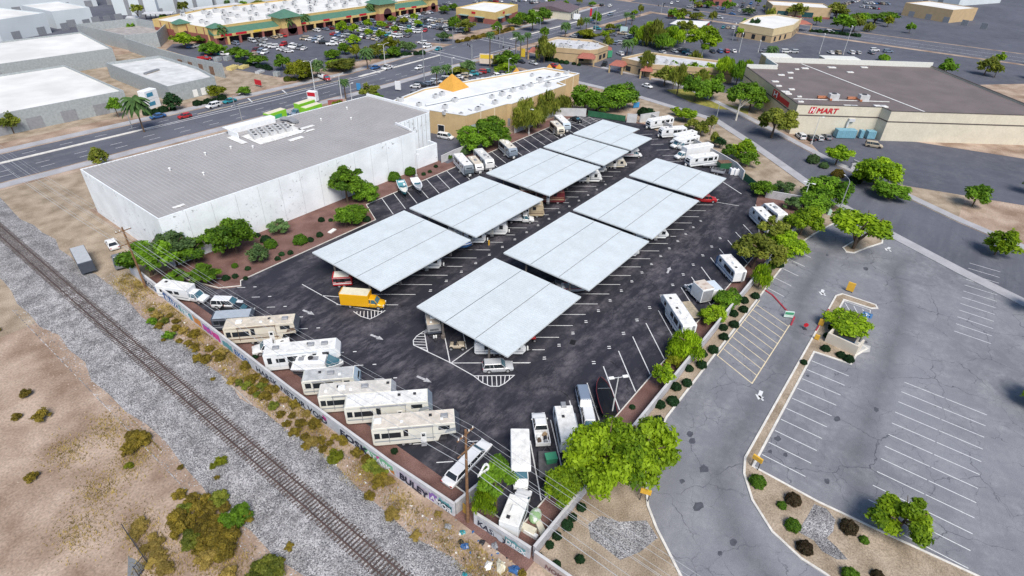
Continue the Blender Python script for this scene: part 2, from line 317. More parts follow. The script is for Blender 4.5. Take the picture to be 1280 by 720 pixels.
md = MB(); md.poly([(150, 192.6), (200, 196.6), (200, 197.6), (150, 194)], 0, .15); md.poly([(252, 196), (330, 201), (380, 206), (380, 207), (330, 202.4), (252, 197.2)], 0, .15); md.poly([(-100, 189.6), (64, 190.4), (72, 191.4), (64, 191.6), (-100, 191)], 0, .15)
struct('road_median', md, kerb_mat)
mk = MB()
for pts in ([(72, 191.2), (100, 192), (150, 193.4)], [(66, 190.3), (110, 189.5), (158, 191.5)]): mk.strip(pts, .3, .024)
for off in (3.6, 7.2):
    for s in range(-16, 22):
        x = s * 9; y = 177.3 + max(0, (x - 150)) * .06; mk.strip([(x, y + off), (x + 3.2, y + off + .06)], .16, .024)
for s in range(0, 26):
    x = 36 + s * 9; y = 198 - 3.5 + max(0, x - 150) * .15; mk.strip([(x, y), (x + 3.2, y + .1)], .16, .024)
for q in ((103, 193, 104.5, 198), (117, 193.5, 118.5, 198.6), (160, 192, 160.6, 199.5)): mk.strip([q[:2], q[2:]], .5, .024)
for q in ((200, 181, 201, 206), (204, 181, 205, 206.5), (240, 184, 241, 208), (244.5, 184, 245.5, 208.5)): mk.strip([q[:2], q[2:]], .4, .024)
for y in (179.5, 183.5): mk.strip([(208, y), (236, y + 1)], .35, .024)
mk.strip([(250, 194), (330, 198.5), (392, 203)], .2, .024); mk.strip([(252, 199), (330, 204.5), (390, 209.5)], .16, .024); mk.strip([(252, 189), (330, 193), (390, 197)], .16, .024)
mk.strip([(400, -140), (402, 180)], .25, .024); mk.strip([(412, -140), (412, 180)], .2, .024)
struct('road_marking', mk, paint_line)
ym = MB(); ym.strip([(84, 193.6), (110, 194.4), (146, 194.6)], .35, .024)
for a, b_ in zip(sf[1:], ss[1:]):
    pass
struct('yellow_road_marking', ym, paint_yellow)

# lots beyond the road and around the shops
fl = MB()
fl.sheet([(128, 214), (214, 214), (212, 226), (232, 226), (300, 224), (330, 226), (335, 300), (300, 284), (146, 284), (128, 300), (120, 290), (122, 240)], .008)     # mall lot
fl.sheet([(136, 139), (196, 131), (205, 131), (205, 176), (128, 174), (118, 160)], .008)               # shop lot
fl.sheet([(234, 70), (300, 20), (390, -60), (390, 184), (330, 182), (240, 178), (234, 131), (232, 99)], .008)   # plaza lot
fl.sheet([(183, 24), (206, 38), (222, 6), (232, -40), (196, -60), (178, 8)], .008)                        # service lane by the big store
fl.sheet([(108, 105), (125, 105), (124, 140), (112, 176), (106, 150), (108, 120)], .008)
fl.sheet([(60, 330), (130, 335), (420, 335), (900, 300), (900, 700), (0, 700)], .006)
fl.sheet([(426, -200), (900, -200), (900, 280), (426, 220)], .006); fl.sheet([(300, 228), (400, 230), (400, 330), (300, 330)], .007)
struct('far_parking_lot', fl, far_asphalt)
cs = MB(); cs.sheet([(60, 208), (125, 206), (128, 255), (140, 284), (120, 292), (40, 300), (-60, 300), (-60, 206)], .006); struct('construction_yard', cs, tan_gravel)
yd = MB(); yd.sheet([(-60, 108), (34, 108), (34, 172), (-60, 170)], .005); struct('gravel_yard', yd, tan_gravel)
pv = MB(); pv.sheet([(36, 146), (113, 146), (120, 172), (-40, 170), (-40, 150)], .006); struct('warehouse_forecourt', pv, tan_gravel)
# drive lane, customer lot and landscaped strips on the right
ln = MB(); ln.sheet([(-60, -140), (112, -140), (146, -30), (149, 3), (147, 10), (143, 13), (133, 15.2), (127, 16.3), (60, 16.6), (56.8, 16.2), (50, 14.9), (45.1, 12), (43, 9.8), (39.4, 5.1), (34, -4), (28, -20), (10, -60)], .012); struct('drive_lane', ln, lane_asphalt)
pl = MB(); pl.sheet([(30, 16.6), (31, 18.8), (150, 18.6), (146, 14), (143, 13), (133, 15.2), (127, 16.3), (60, 16.6), (56.8, 16.2), (50, 14.9), (45.1, 12), (43, 9.8), (39.4, 5.1), (34, -4), (28, -20), (10, -60), (-20, -60), (26, 10)], .006)
pl.sheet([(163, 52), (176, 79), (206, 98), (199, 63), (184, 45), (172, 32), (158, 17), (148.5, 15), (150, 31)], .006)
pl.sheet([(206, 38), (199, 45.5), (207, 57), (228, 88), (231.5, 100), (238, 98), (250, 90), (244, 74)], .006); pl.sheet([(173, 6), (183, 24), (190, 12), (182, -10), (163, -10)], .0065)
struct('planting_bed', pl, tan_gravel)
gs = MB(); gs.sheet([(220.8, 93.4), (230.5, 87.6), (218.8, 76.0), (219.0, 59.7), (212.7, 57.8), (213.8, 63.3), (210.4, 68.7), (212.0, 79.4)], .02); o = struct('grass_verge', gs, M('dry_grass', (.16, .17, .03), .95, .2, .6, world_pos=True, col2=(.33, .29, .07), fine=.25, fscale=5))
md = MB(); MED = [(109.7, 5.1), (111.2, 4.3), (111.4, -1.4), (110.4, -1.9), (109.6, -1.0), (109.3, 3.6), (100.8, 3.7), (100.9, .4), (99.3, -1.4), (97.2, -.9), (96.2, -2.9), (93.1, -1.8), (90.1, -1.6), (89.4, 3.9), (59.3, 3.9), (59.1, -4.3), (59.6, -11.6), (60.5, -22), (44, -22), (48.6, -12), (49.8, -7.5), (50, -4.7), (51.3, -1.1), (54.1, 2.2), (57.4, 4.4), (60, 5.2)]
md.sheet(MED, .10); ISL = [(130.8, 8.5), (129.3, 7.5), (130, 6.1), (134.2, 4.5), (139.1, 2.2), (143, 2.7), (142.3, 4.8), (135.1, 7.5)]; md.sheet(ISL, .10)
struct('planted_island', md, tan_gravel)
kb = MB(); kb.strip(MED, .3, 0, closed=True, h=.15); kb.strip(ISL, .3, 0, closed=True, h=.15)
kb.strip([(143.2, 12.7), (133, 15.2), (127, 16.3), (60, 16.6), (56.8, 16.2), (50, 14.9), (45.1, 12), (43, 9.8), (39.4, 5.1), (34, -4), (28, -20), (10, -60)], .3, 0, h=.15)
struct('kerb', kb, kerb_mat)
rr = MB(); rr.sheet([(38.4, 16.4), (40.3, 15.7), (41.0, 13.6), (43.2, 11.2), (42.0, 9.1), (39.1, 9.9), (36.8, 11.2), (37.0, 13.7), (37.0, 15.2)], .014); rr.sheet([(58.4, -4.0), (58.7, -5.4), (57.8, -6.6), (55.9, -6.8), (54.5, -6.4), (54.0, -7.7), (53.2, -9.0), (52.4, -8.0), (52.4, -6.4), (53.2, -5.3), (53.2, -3.5), (55.8, -3.8)], .112)
struct('river_rock', rr, ballast_mat)

# painted lines: storage lot
ls = MB()
def ray(x, y, ang, L): return [(x, y), (x + L * math.cos(RAD(ang)), y + L * math.sin(RAD(ang)))]
for i in range(18):
    x = 44.1 + 4.88 * i
    if x < 128: ls.strip(ray(x, 29.2, -135, 9.4), .16, .018)
for i in range(-1, 16): ls.strip(ray(60.9 + 4.2 * i, 38.7, 130, 11), .15, .018)
for i in range(16, 19): ls.strip(ray(60.9 + 4.2 * i, 38.7, 130, 9), .15, .018)
for i in range(-1, 21): ls.strip(ray(58.3 + 4.28 * i, 66.1, 130, 11), .15, .018)
for i in range(25): ls.strip(ray(77.5 + 3.78 * i, 93.3, 65, 9.2), .16, .018)
for i in range(14): ls.strip(ray(33.4 + (4.4 if i < 1 else 0), 98.2 - 4.75 * i, -46, 2.2), .14, .018); ls.strip(ray(38.6, 92.6 - 4.75 * i, -46, 1.4), .14, .018)
for i in range(9): ls.strip(ray(169.5 - 3.0 * i, 73.6 - 3.4 * i, 139, 4.2), .14, .018)
HA = [(51.7, 57.2), (50.0, 57.2), (48.8, 56.8), (48.0, 55.9), (48.4, 53.1)]; HB = [(48.8, 43.5), (48.5, 41.6), (48.7, 40.1), (49.5, 39.1), (50.6, 38.8), (52.9, 38.8)]
ls.strip(HA, .15, .019, closed=True); ls.strip(HB, .15, .019, closed=True); ls.strip([(48.0, 55.9), (48.7, 48.4), (48.8, 43.5)], .16, .0195)
def hatch(top, bottom, n):
    for i in range(1, n): a = Vector(top[0]).lerp(Vector(top[1]), i / n); f = i / n * (len(bottom) - 1); k = int(f); b_ = Vector(bottom[k]).lerp(Vector(bottom[min(k + 1, len(bottom) - 1)]), f - k); ls.strip([a, b_], .13, .020)
hatch((HA[0], HA[4]), HA[:4] + [HA[4]], 7); hatch((HB[0], HB[5]), HB, 9)
HC = [(47.6, 70.6), (47.5, 68.5), (48.0, 66.7), (49.4, 66.5), (51.4, 66.6)]; ls.strip(HC, .15, .019); hatch((HC[0], HC[4]), HC, 9)
ls.strip([(48.6, 48.3), (55.6, 56.9)], .16, .019); ls.strip([(48.7, 48.2), (55.6, 48.1)], .16, .019); ls.strip([(52.8, 48.6), (56, 52.4)], .14, .019); ls.strip([(48.8, 48.1), (56.9, 38.6)], .15, .019)
ls.strip([(46.9, 84.6), (47.2, 74.2), (50.9, 66.4)], .15, .019); ls.strip([(47, 78.8), (50.5, 73.5)], .15, .019)
ls.strip([(147.8, 42), (143.6, 35.5)], .22, .018); ls.strip([(134.5, 38.7), (136.2, 33.5)], .16, .018)
for i in range(8): ls.strip([(160 + i * 1.5, 101.4), (161.5 + i * 1.5, 93.5)], .14, .018)
for i in range(17):      # stencilled stall numbers
    x = 65.0 + 4.88 * i
    if x < 122: ls.strip([(x - 2.0, 30.9), (x - 1.6, 30.5)], .2, .018); ls.strip([(x - 1.6, 31.2), (x - 1.2, 30.8)], .18, .018)
for i in range(16):
    for (x, y) in ((58.8 + 4.2 * i, 37.6), (60.6 + 4.28 * i, 65.0)): ls.strip([(x, y), (x + .4, y - .4)], .2, .018); ls.strip([(x + .4, y + .25), (x + .75, y - .1)], .18, .018)
for i in range(10): x, y = 40.6, 90.6 - 4.75 * i; ls.strip([(x, y), (x + .4, y - .4)], .2, .018)
ar = MB()
def arrow(mb, x, y, ang, L=2.6, w=.9, z=.018):
    c, s = math.cos(RAD(ang)), math.sin(RAD(ang)); T = lambda a, b: (x + a * c - b * s, y + a * s + b * c)
    mb.strip([T(-L / 2, 0), T(L * .08, 0)], w * .42, z); mb.face([(*T(L * .05, -w / 2), z), (*T(L / 2, 0), z), (*T(L * .05, w / 2), z)])
for x, y, a in ((*(43.4, 48.8), -80), (*(42.4, 76.3), -80), (*(97.2, 33.8), 12), (45.5, 62, -80)): arrow(ar, x, y, a, 2.7, .95)
struct('parking_line', ls, paint_line); struct('lane_arrow', ar, M('arrow_paint', (.5, .5, .52), .75, .2, 2.5, world_pos=True, col2=(.2, .2, .22), lo=.45, hi=.75))
# customer lot and drive lane
lw = MB()
for i in range(10): lw.strip([(86.8 - 2.74 * i, 3.6), (86.8 - 2.74 * i, -2.0)], .12, .018)
for i in range(14): lw.strip([(91 - 2.74 * i, -9.2), (91 - 2.74 * i, -14.6)], .12, .018); lw.strip([(91 - 2.74 * i, -14.8), (91 - 2.74 * i, -20)], .12, .018)
for i in range(14): lw.strip([(91 - 2.74 * i, -32), (91 - 2.74 * i, -43)], .12, .018)
for i in range(12): lw.strip([(142 - 2.74 * i, -14), (142 - 2.74 * i, -19.4)], .12, .018)
for i in range(5): lw.strip([(103.8 + 4.7 * i, 16.1), (102.9 + 4.7 * i, 12.8)], .13, .018)
for i, y in enumerate((2.2, .6, -.9)): lw.strip([(108.4, 3.2 - i * 1.5), (105.8 - .3 * i, 1.7 - i * 1.5)], .12, .018)
lw.strip([(106.2, 3.6), (108.9, 3.5), (109.0, -1.0), (106.2, -1.4)], .12, .018)
lw.strip([(39.5, 5.4), (32, -6), (24, -24)], .2, .018)
for x, y, a in ((*(73.3, 7.6), 186), (*(109.3, 7.5), 186), (*(137.0, 0.7), 170)):
    arrow(lw, x, y, a, 2.2, 1.3); lw.strip([(x - .2, y + .1), (x - .8, y - .8)], .3, .018)
struct('stall_line', lw, paint_line)
ly = MB(); ly.strip([(98.7, 16.0), (78, 16.1), (75.1, 9.4), (94.5, 9.3)], .16, .019)
lw2 = MB()
for i in range(9): (ly if i < 3 else ly).strip([(80.4 + 2.05 * i, 16.1), (77.4 + 2.05 * i, 9.4)], .13, .018)
struct('yellow_hatching', ly, paint_yellow)
lr = MB(); lr.strip([(102.6, 16.3), (101.8, 14.6), (97.6, 10.2), (97.2, 9.3), (94.4, 9.1)], .28, .002, h=.17); lr.strip([(104.0, 5.1), (95.5, 5.2)], .24, .002, h=.17); struct('red_kerb', lr, paint_red)
hb = MB(); c = (106.9, -0.9); hb.sheet([(c[0] - .9, c[1] - .8), (c[0] + .9, c[1] - .8), (c[0] + .9, c[1] + .8), (c[0] - .9, c[1] + .8)], .018); struct('blue_stall_marking', hb, M('blue_paint', (.06, .17, .36), .7, .1))
hw = MB(); hw.strip([(c[0] - .5, c[1] + .1), (c[0] + .1, c[1] + .1), (c[0] + .1, c[1] - .4)], .16, .022); hw.strip([(c[0] + .3, c[1] + .35), (c[0] + .55, c[1] + .1)], .2, .022); struct('white_stall_symbol', hw, paint_line)
bl = MB(); rng_ = random.Random(5)
for x, y in [(66.3, 2.8), (63.4, 2.9), (64.1, 1.1), (54.8, 8.8), (51.2, 10.2), (49.0, 7.1), (47.1, 2.0), (59.3, 12.7), (58.3, 11.9), (82.6, 3.1), (75.7, -2.8), (81.5, -6.9), (98.0, -2.4), (63.2, -4.4), (44.7, 2.7), (124.5, 2.7), (179.0, 27.4), (125.2, 10.4)]:
    r = rng_.uniform(.25, .6); n = 11; bl.face([(x + r * 1.5 * math.cos(q * 2 * math.pi / n) * rng_.uniform(.6, 1.1), y + r * math.sin(q * 2 * math.pi / n) * rng_.uniform(.6, 1.1), .017) for q in range(n)])
struct('oil_stain', bl, M('oil_stain', (.07, .075, .09), .8, .2))
dr = MB(); x, y = (65.5, 36.2); dr.box((x, y, .012), (1.3, .9, .03), RAD(20)); struct('drain_grate', dr, M('drain_iron', (.012, .012, .014), .6, .2))

# ================================================================== RAILWAY
TK = thing('railway_track', 'single railway track on dark timber ties running diagonally over grey ballast', 'railway track', 19.1, 63, 0, 0)
TK.rotation_euler.z = math.atan(.012)
for s in (-.76, .76):
    m = MB(); m.box((s, -5, .50), (.14, 230, .03)); m.box((s, -5, .58), (.03, 230, .13)); m.box((s, -5, .655), (.075, 230, .04)); m.build('rail', [M('rail_steel', (.16, .11, .10), .45, .2, .6, metal=.5)], TK)
tie = M('timber_tie', (.085, .066, .062), .9, .35, 3); tie_mesh = None; rng_ = random.Random(3)
m = MB(); m.box((0, 0, 0), (2.75, .24, .18)); tm = m.mesh('sleeper', [tie], bevel=.02)
near = []
for i in range(400):
    y = 52 - i * .52
    if y > -40: near.append(y)
for i, y in enumerate(near[60:160]):
    o = link('sleeper', tm, TK); o.location = (rng_.uniform(-.04, .04), y, .375 + rng_.uniform(-.012, .012)); o.rotation_euler.z = rng_.uniform(-.02, .02)
rest = MB(); ys = [52 - i * .52 for i in range(-115, 330)]
for i, y in enumerate(ys):
    if not (near[60] - .1 > y > near[159] - .1) and abs(y - near[60]) > .2 and -172 < y: rest.box((rng_.uniform(-.04, .04), y, .375), (2.75, .24, .18))
o = rest.build('sleepers_beyond', tie, TK); o['kind'] = 'stuff'

# ================================================================== WALLS AND GATES
def wall(name, label, pts, h, t=.25, mat=None, cap=True, cat='wall', group=None, posts=0):
    m = MB(); m.strip(pts, t, -.05, h=h + .05); o = m.build(name, mat or block_wall); tag(o, label, cat, group)
    if cap:
        c_ = MB(); c_.strip(pts, t + .08, h + .001, h=.09); c_.build('coping', M('coping_concrete', (.50, .50, .51), .85, .1, .6, world_pos=True), o)
    return o
gw = wall('graffiti_wall', 'long grey block wall covered in graffiti between railway and parked trailers', [(28.5, 112), (28.3, 60), (28.6, 40), (29.2, 29.3)], 2.3, mat=tag_wall)
gn = wall('return_wall', 'short wall stub turning into the lot behind the utility pole', [(29.45, 29.4), (33.2, 29.0)], 2.2)
g2 = wall('corner_wall', 'tagged block wall piece right of the utility pole beside the white bus', [(30.0, 26.9), (30.6, 19.2)], 2.0, mat=tag_wall)
g3 = wall('pink_wall', 'low pinkish tagged wall continuing past the lot corner', [(30.7, 18.7), (30.9, 10), (29.4, -30)], 1.7, mat=M('pink_block', (.45, .38, .36), .9, .15, .6, world_pos=True))
sdw = wall('side_wall', 'smooth grey wall between storage lot and the row of clipped shrubs', [(31.0, 19.0), (42, 18.95), (80, 18.9), (128, 18.9), (149, 19)], 1.9, .28)
frw = wall('curved_wall', 'pale wall behind the trailers following the curved side street', [(153, 38.6), (157.5, 42.4), (160.5, 47), (165, 54.5), (181, 80)], 2.4, mat=M('pale_stucco', (.55, .55, .53), .9, .1, .5, world_pos=True))
fr2 = wall('entrance_wall', 'short grey wall between the green gate and the row of trees', [(145.6, 30.2), (149, 19.1)], 1.9)
bw = wall('back_wall', 'white back wall of the storage lot beside the drooping trees', [(154, 108.2), (163, 107.5), (170, 99)], 2.6, mat=M('pale_wall', (.50, .51, .52), .9, .1, .5, world_pos=True))
bw2 = wall('gate_pier_wall', 'pale wall section between green gate and first white trailer', [(174.2, 85.6), (176, 82.9)], 2.8, .4, mat=MATS['pale_wall']); bw3 = wall('trailer_end_wall', 'pale wall beside the dark green shrub at far trailer row', [(177, 82.2), (184.4, 79)], 2.6, .3, mat=MATS['pale_wall'])
wall('warehouse_yard_wall', 'grey wall joining the white warehouse to the red gravel trees', [(107.2, 106.5), (113, 107), (124.5, 106.8), (126, 113)], 2.0, mat=MATS['pale_wall'])
green_metal = M('green_metal', (.03, .12, .06), .5, .15, 1)
for nm, lab, A, B in (('metal_gate', 'green sheet metal gate at the far back corner of the storage lot', (170.4, 98.4), (174.1, 86.2)), ('metal_gate', 'green sheet metal gate beside the white tanks at the street entrance', (152.6, 38.2), (146, 30.6))):
    A, B = Vector((*A, 0)), Vector((*B, 0)); t = thing(nm, lab, 'gate', A.x, A.y); d = B - A
    m = MB(); m.bar((0, 0, 1.15), (d.x, d.y, 1.15), .06, 1.9); m.build('gate_panel', green_metal, t)
    for k in range(4):
        p = d * k / 3; m = MB(); m.box((p.x, p.y, 1.1), (.14, .14, 2.2)); m.build('gate_post', green_metal, t)
# graffiti on the wall: lettering and blocks of colour, each stroke a thin painted shape on the wall face
gb = [M('graffiti_black', (.02, .025, .05), .7, .1), M('graffiti_white', (.72, .73, .76), .7, .1), M('graffiti_blue', (.05, .12, .30), .7, .15), M('graffiti_teal', (.12, .32, .36), .7, .15), M('graffiti_pink', (.55, .06, .28), .7, .15), M('graffiti_orange', (.55, .22, .06), .7, .15), M('graffiti_violet', (.22, .12, .38), .7, .15), M('graffiti_green', (.18, .42, .26), .7, .15), M('graffiti_gray', (.50, .52, .56), .7, .12)]
def wx(y): return 28.3 + (.2 * (y - 60) / 52 if y > 60 else (.3 * (60 - y) / 20 if y > 40 else .3 + .6 * (40 - y) / 10.7)) - .135
def gtext(s, y, z, size, mat, sx=1., bold=.06, out=0., par=gw, x=None, shear=.1):
    return place_text('graffiti_lettering', s, size, ((wx(y) if x is None else x) - .012 - out, y, z), (0.0 if x is None else 0.02, -1, 0), mat, par, shear, sx, bold)
def gpatch(y0, y1, z0, z1, mat, seed, out=0., n=9, par=gw, x=None):
    r = random.Random(seed); m = MB(); P = []
    for q in range(n): P.append((y0 + (y1 - y0) * q / (n - 1), z0 + r.uniform(0, .35)))
    for q in range(n): P.append((y1 - (y1 - y0) * q / (n - 1), z1 - r.uniform(0, .45)))
    k = len(P)
    for q in range(n - 1):
        a, b2, c2, d2 = P[q], P[q + 1], P[k - 2 - q], P[k - 1 - q]; X = lambda yy: (wx(yy) if x is None else x) - .006 - out
        m.face([(X(v[0]), v[0], v[1]) for v in (a, b2, c2, d2)][::-1])
    return m.build('graffiti_block', mat, par)
gpatch(50.6, 40.5, .15, 2.1, gb[8], 1); gtext('FOSK', 49.6, .35, 1.75, gb[0], 1.35, .1)
gpatch(44.6, 39.2, .2, 2.0, gb[7], 2, .004); gtext('ATASK', 44.3, .45, 1.35, gb[1], 1.15, .07, .01); gpatch(40.6, 39.0, .1, 1.0, gb[5], 21, .006)
gpatch(38.6, 33.4, .2, 2.05, M('graffiti_lilac', (.50, .46, .56), .7, .12), 3); gtext('BULEY', 38.2, .4, 1.65, gb[0], 1.05, .11, .008)
gpatch(33.2, 31.9, .2, 1.9, gb[6], 4); gtext('AMOR', 33.0, .5, 1.2, gb[1], 1.0, .06, .012); gpatch(31.6, 29.6, .2, 1.9, gb[3], 5); gtext('SWSK', 31.8, .4, 1.5, gb[0], .55, .06, .012)
for i, (y, ln_, mt, z1) in enumerate(((107, 3.4, 8, 2.0), (103, 4, 1, 1.9), (98.5, 5, 2, 2.0), (93, 4.5, 3, 1.9), (88, 2.6, 5, 2.0), (85, 2.8, 6, 2.0), (82, 2.4, 4, 2.0), (79, 3, 3, 1.7), (75, 5, 8, 1.9), (69, 6, 8, 2.0), (62, 5, 8, 1.9), (56, 4, 8, 2.0))): gpatch(y, y - ln_, .15, z1, gb[mt], 30 + i)
for i, (s, y, c_) in enumerate((('SKOR', 106.5, 0), ('RAVE', 102, 2), ('BLUZ', 98, 1), ('TSK', 92.6, 1), ('MOK', 85, 4), ('EKSO', 75.5, 2), ('HARSK', 69.4, 0), ('NETOR', 63, 0), ('VOID', 56.5, 0))): gtext(s, y, .4, 1.5, gb[c_], 1.2, .05, .012)
gpatch(42.2, 41.6, .9, 1.9, gb[4], 77, .008, 4); gpatch(53, 52.2, .8, 1.9, gb[4], 78, .008, 4)
gpatch(26.4, 22.6, .2, 1.75, gb[8], 8, 0, 9, g2, 29.9); gtext('KASRO', 26.4, .35, 1.3, gb[0], 1.0, .05, .01, g2, 29.88); gpatch(22.5, 19.6, .3, 1.7, gb[3], 9, 0, 7, g2, 30.2); gtext('DREX', 22.4, .5, 1.1, gb[1], 1.0, .06, .0, g2, 30.12)
gtext('NOKE', 17.2, .35, 1.1, M('graffiti_brown', (.18, .1, .1), .7, .1), .9, .03, 0, g3, 30.55); gtext('JOS', 12.6, .35, 1.0, MATS['graffiti_brown'], .9, .03, 0, g3, 30.68)

# ================================================================== STORAGE CANOPIES
def canopy(label, x0, x1, y0, y1, z=5.0, notch=None, near_low=0.):
    t = thing('storage_canopy', label, 'canopy', (x0 + x1) / 2, (y0 + y1) / 2, group='white metal storage canopies in two rows'); X, Y = (x1 - x0) / 2, (y1 - y0) / 2
    w3 = (2 * Y) / 3; tilt = .006
    def zz(y): return z + y * tilt
    for k in range(3):
        ya, yb = -Y + w3 * k, -Y + w3 * (k + 1); xe = X
        if notch and k == 0: xe = X - notch
        m = MB(); g_ = .05; n = int((xe + X) / .46); xs = [-X + (xe + X) * i / n for i in range(n + 1)]
        # standing-seam sheet: pans with raised ribs across the span
        for i in range(n):
            a, b_ = xs[i], xs[i + 1]; y_a, y_b = ya + (g_ if k else 0), yb - (g_ if k < 2 else 0)
            prof = [(a, 0), (a + .04, .03), (a + .08, 0), (b_, 0)]
            for (p, q) in zip(prof[:-1], prof[1:]): m.face([(p[0], y_a, zz(y_a) + p[1]), (q[0], y_a, zz(y_a) + q[1]), (q[0], y_b, zz(y_b) + q[1]), (p[0], y_b, zz(y_b) + p[1])])
        m.build('roof_panel', canopy_sheet, t)
    f = MB(); xr = [X] * 2
    for (a, b_) in (((-X, -Y), (X - (notch or 0), -Y)), ((-X, Y), (X, Y)), ((-X, -Y), (-X, Y)), ((X - (notch or 0), -Y), (X - (notch or 0), -Y + w3)), ((X, -Y + (w3 if notch else 0)), (X, Y))): f.bar((*a, zz(a[1]) - .12), (*b_, zz(b_[1]) - .12), .06, .28)
    f.build('edge_trim', M('trim_white', (.62, .66, .68), .5, .05), t)
    b = MB()
    for k in range(13): y = -Y + .3 + (2 * Y - .6) * k / 12; b.box((-(notch or 0) / 2 * (y < -Y + w3), y, zz(y) - .16), (2 * X - .2 - (notch or 0) * (y < -Y + w3), .08, .2))
    b.build('purlin', canopy_frame, t)
    n = max(2, round(2 * X / 7.5))
    for i in range(n + 1):
        x = -X + 1.2 + (2 * X - 2.4 - (notch or 0)) * i / n; m = MB(); m.bar((x, -Y + .4, zz(-Y) - .45), (x, Y - .4, zz(Y) - .45), .2, .4); m.build('beam', canopy_frame, t)
        for y in (-Y * .52, Y * .52): m = MB(); m.box((x, y, (zz(y) - .65) / 2), (.25, .25, zz(y) - .65)); m.box((x, y, .35), (.5, .5, .7)); m.build('column', canopy_frame, t)
    return t
canopy('nearest canopy of the right row, above the silver SUV', 51.2, 71.4, 38.9, 58)
canopy('second canopy of the right row, just behind the nearest one', 74, 96.8, 38.9, 58)
canopy('third canopy of the right row, between second canopy and the red pickup', 98.3, 121.7, 38.9, 58)
canopy('farthest canopy of the right row, touching the red pickup', 123.8, 138.8, 38.9, 58)
canopy('nearest canopy of the left row, above the yellow box truck', 50.6, 73.8, 66.2, 85.2)
canopy('second canopy of the left row, above the white service truck', 75.4, 98.5, 66.2, 85.2)
canopy('third canopy of the left row, above the maroon motorhome', 101, 123.7, 66.2, 85.2)
canopy('fourth canopy of the left row, smaller than the three before it', 125.3, 138.7, 66.2, 85.2)
canopy('farthest canopy of the left row with a stepped end near the green gate', 140, 157, 66.2, 85.2, notch=4.6)

# ================================================================== BUILDINGS
def inset(P, d):
    n = len(P); o = []
    for i in range(n):
        a, b_, c = Vector(P[i - 1]), Vector(P[i]), Vector(P[(i + 1) % n]); d1 = (b_ - a).normalized(); d2 = (c - b_).normalized(); n1 = Vector((-d1.y, d1.x)); n2 = Vector((-d2.y, d2.x)); k = (n1 + n2).normalized(); o.append(b_ + k * (d / max(.35, k.dot(n1))))
    return o
def ccw(P):
    a = sum(P[i][0] * P[(i + 1) % len(P)][1] - P[(i + 1) % len(P)][0] * P[i][1] for i in range(len(P))); return P if a > 0 else P[::-1]
def building(name, label, cat, P, h, wm, rm, par=.6, t=.3, cap=None, bands=()):
    """Outline P (counter-clockwise); outer walls with a parapet, a roof deck below it, trim bands proud of the wall."""
    P = ccw(P); root = thing(name, label, cat, P[0][0], P[0][1]); O = Vector(P[0]); Q = [Vector(p) - O for p in P]; I = inset(Q, t); n = len(Q); m = MB()
    for i in range(n):
        j = (i + 1) % n; a, b_, c, d = Q[i], Q[j], I[j], I[i]
        m.face([(a.x, a.y, 0), (b_.x, b_.y, 0), (b_.x, b_.y, h), (a.x, a.y, h)]); m.face([(a.x, a.y, h), (b_.x, b_.y, h), (c.x, c.y, h), (d.x, d.y, h)]); m.face([(d.x, d.y, h), (c.x, c.y, h), (c.x, c.y, h - par - .1), (d.x, d.y, h - par - .1)])
    m.build('wall', wm, root)
    r = MB(); r.sheet([(p.x, p.y) for p in inset(Q, t - .02)], h - par); r.build('roof', rm, root)
    if cap:
        m = MB(); E = inset(Q, -.06); F = inset(Q, t + .05)
        for i in range(n):
            j = (i + 1) % n; q = [E[i], E[j], F[j], F[i]]; m.loft([[(p.x, p.y, h + .005) for p in q], [(p.x, p.y, h + .16) for p in q]])
        m.build('coping', cap, root)
    for z0, z1, mt, pr in bands:
        m = MB(); E = inset(Q, -pr)
        for i in range(n):
            j = (i + 1) % n; q = [E[i], E[j], Q[j] + (I[j] - Q[j]) * .3, Q[i] + (I[i] - Q[i]) * .3]; m.loft([[(p.x, p.y, z0) for p in q], [(p.x, p.y, z1) for p in q]])
        m.build('trim_band', mt, root)
    root['_n'] = n
    return root, Q
def on_wall(root, Q, i, s0, s1, z0, z1, mt, name, pr=.05, frame=None):
    """A panel s0..s1 metres along edge i, standing pr proud of the wall."""
    a, b_ = Q[i], Q[(i + 1) % len(Q)]; d = (b_ - a).normalized(); nn = Vector((d.y, -d.x)); m = MB()
    def P(s, k, z): p = a + d * s + nn * k; return (p.x, p.y, z)
    if frame:
        f = MB(); f.loft([[P(s0 - .12, -.05, z0 - .1), P(s1 + .12, -.05, z0 - .1), P(s1 + .12, -.05, z1 + .12), P(s0 - .12, -.05, z1 + .12)], [P(s0 - .12, pr, z0 - .1), P(s1 + .12, pr, z0 - .1), P(s1 + .12, pr, z1 + .12), P(s0 - .12, pr, z1 + .12)]]); fo = f.build(name + '_frame', frame, root); pr += .03; root = fo
    m.loft([[P(s0, -.05, z0), P(s1, -.05, z0), P(s1, -.05, z1), P(s0, -.05, z1)], [P(s0, pr, z0), P(s1, pr, z0), P(s1, pr, z1), P(s0, pr, z1)]])
    return m.build(name, mt, root)
ac_metal = M('ac_metal', (.50, .51, .52), .5, .12, 1); ac_dark = M('ac_grille', (.05, .05, .055), .6, .1)
def ac_unit(label, x, y, z, w=1.8, d=1.2, h=1.1, rz=0, group=None):
    t = thing('rooftop_unit', label, 'air conditioner', x, y, z, rz, group); m = MB(); m.box((0, 0, h / 2 + .1), (w, d, h)); m.box((0, 0, .06), (w + .15, d + .15, .1)); m.build('casing', ac_metal, t, bevel=.03)
    m = MB(); m.tube([(0, 0, h + .1), (0, 0, h + .2)], .46 * min(1, d), 12); m.build('fan_grille', ac_dark, t)
    m = MB(); m.box((-w * .28, d / 2 + .01, h * .55), (w * .36, .03, h * .5)); m.build('filter_panel', ac_dark, t); return t
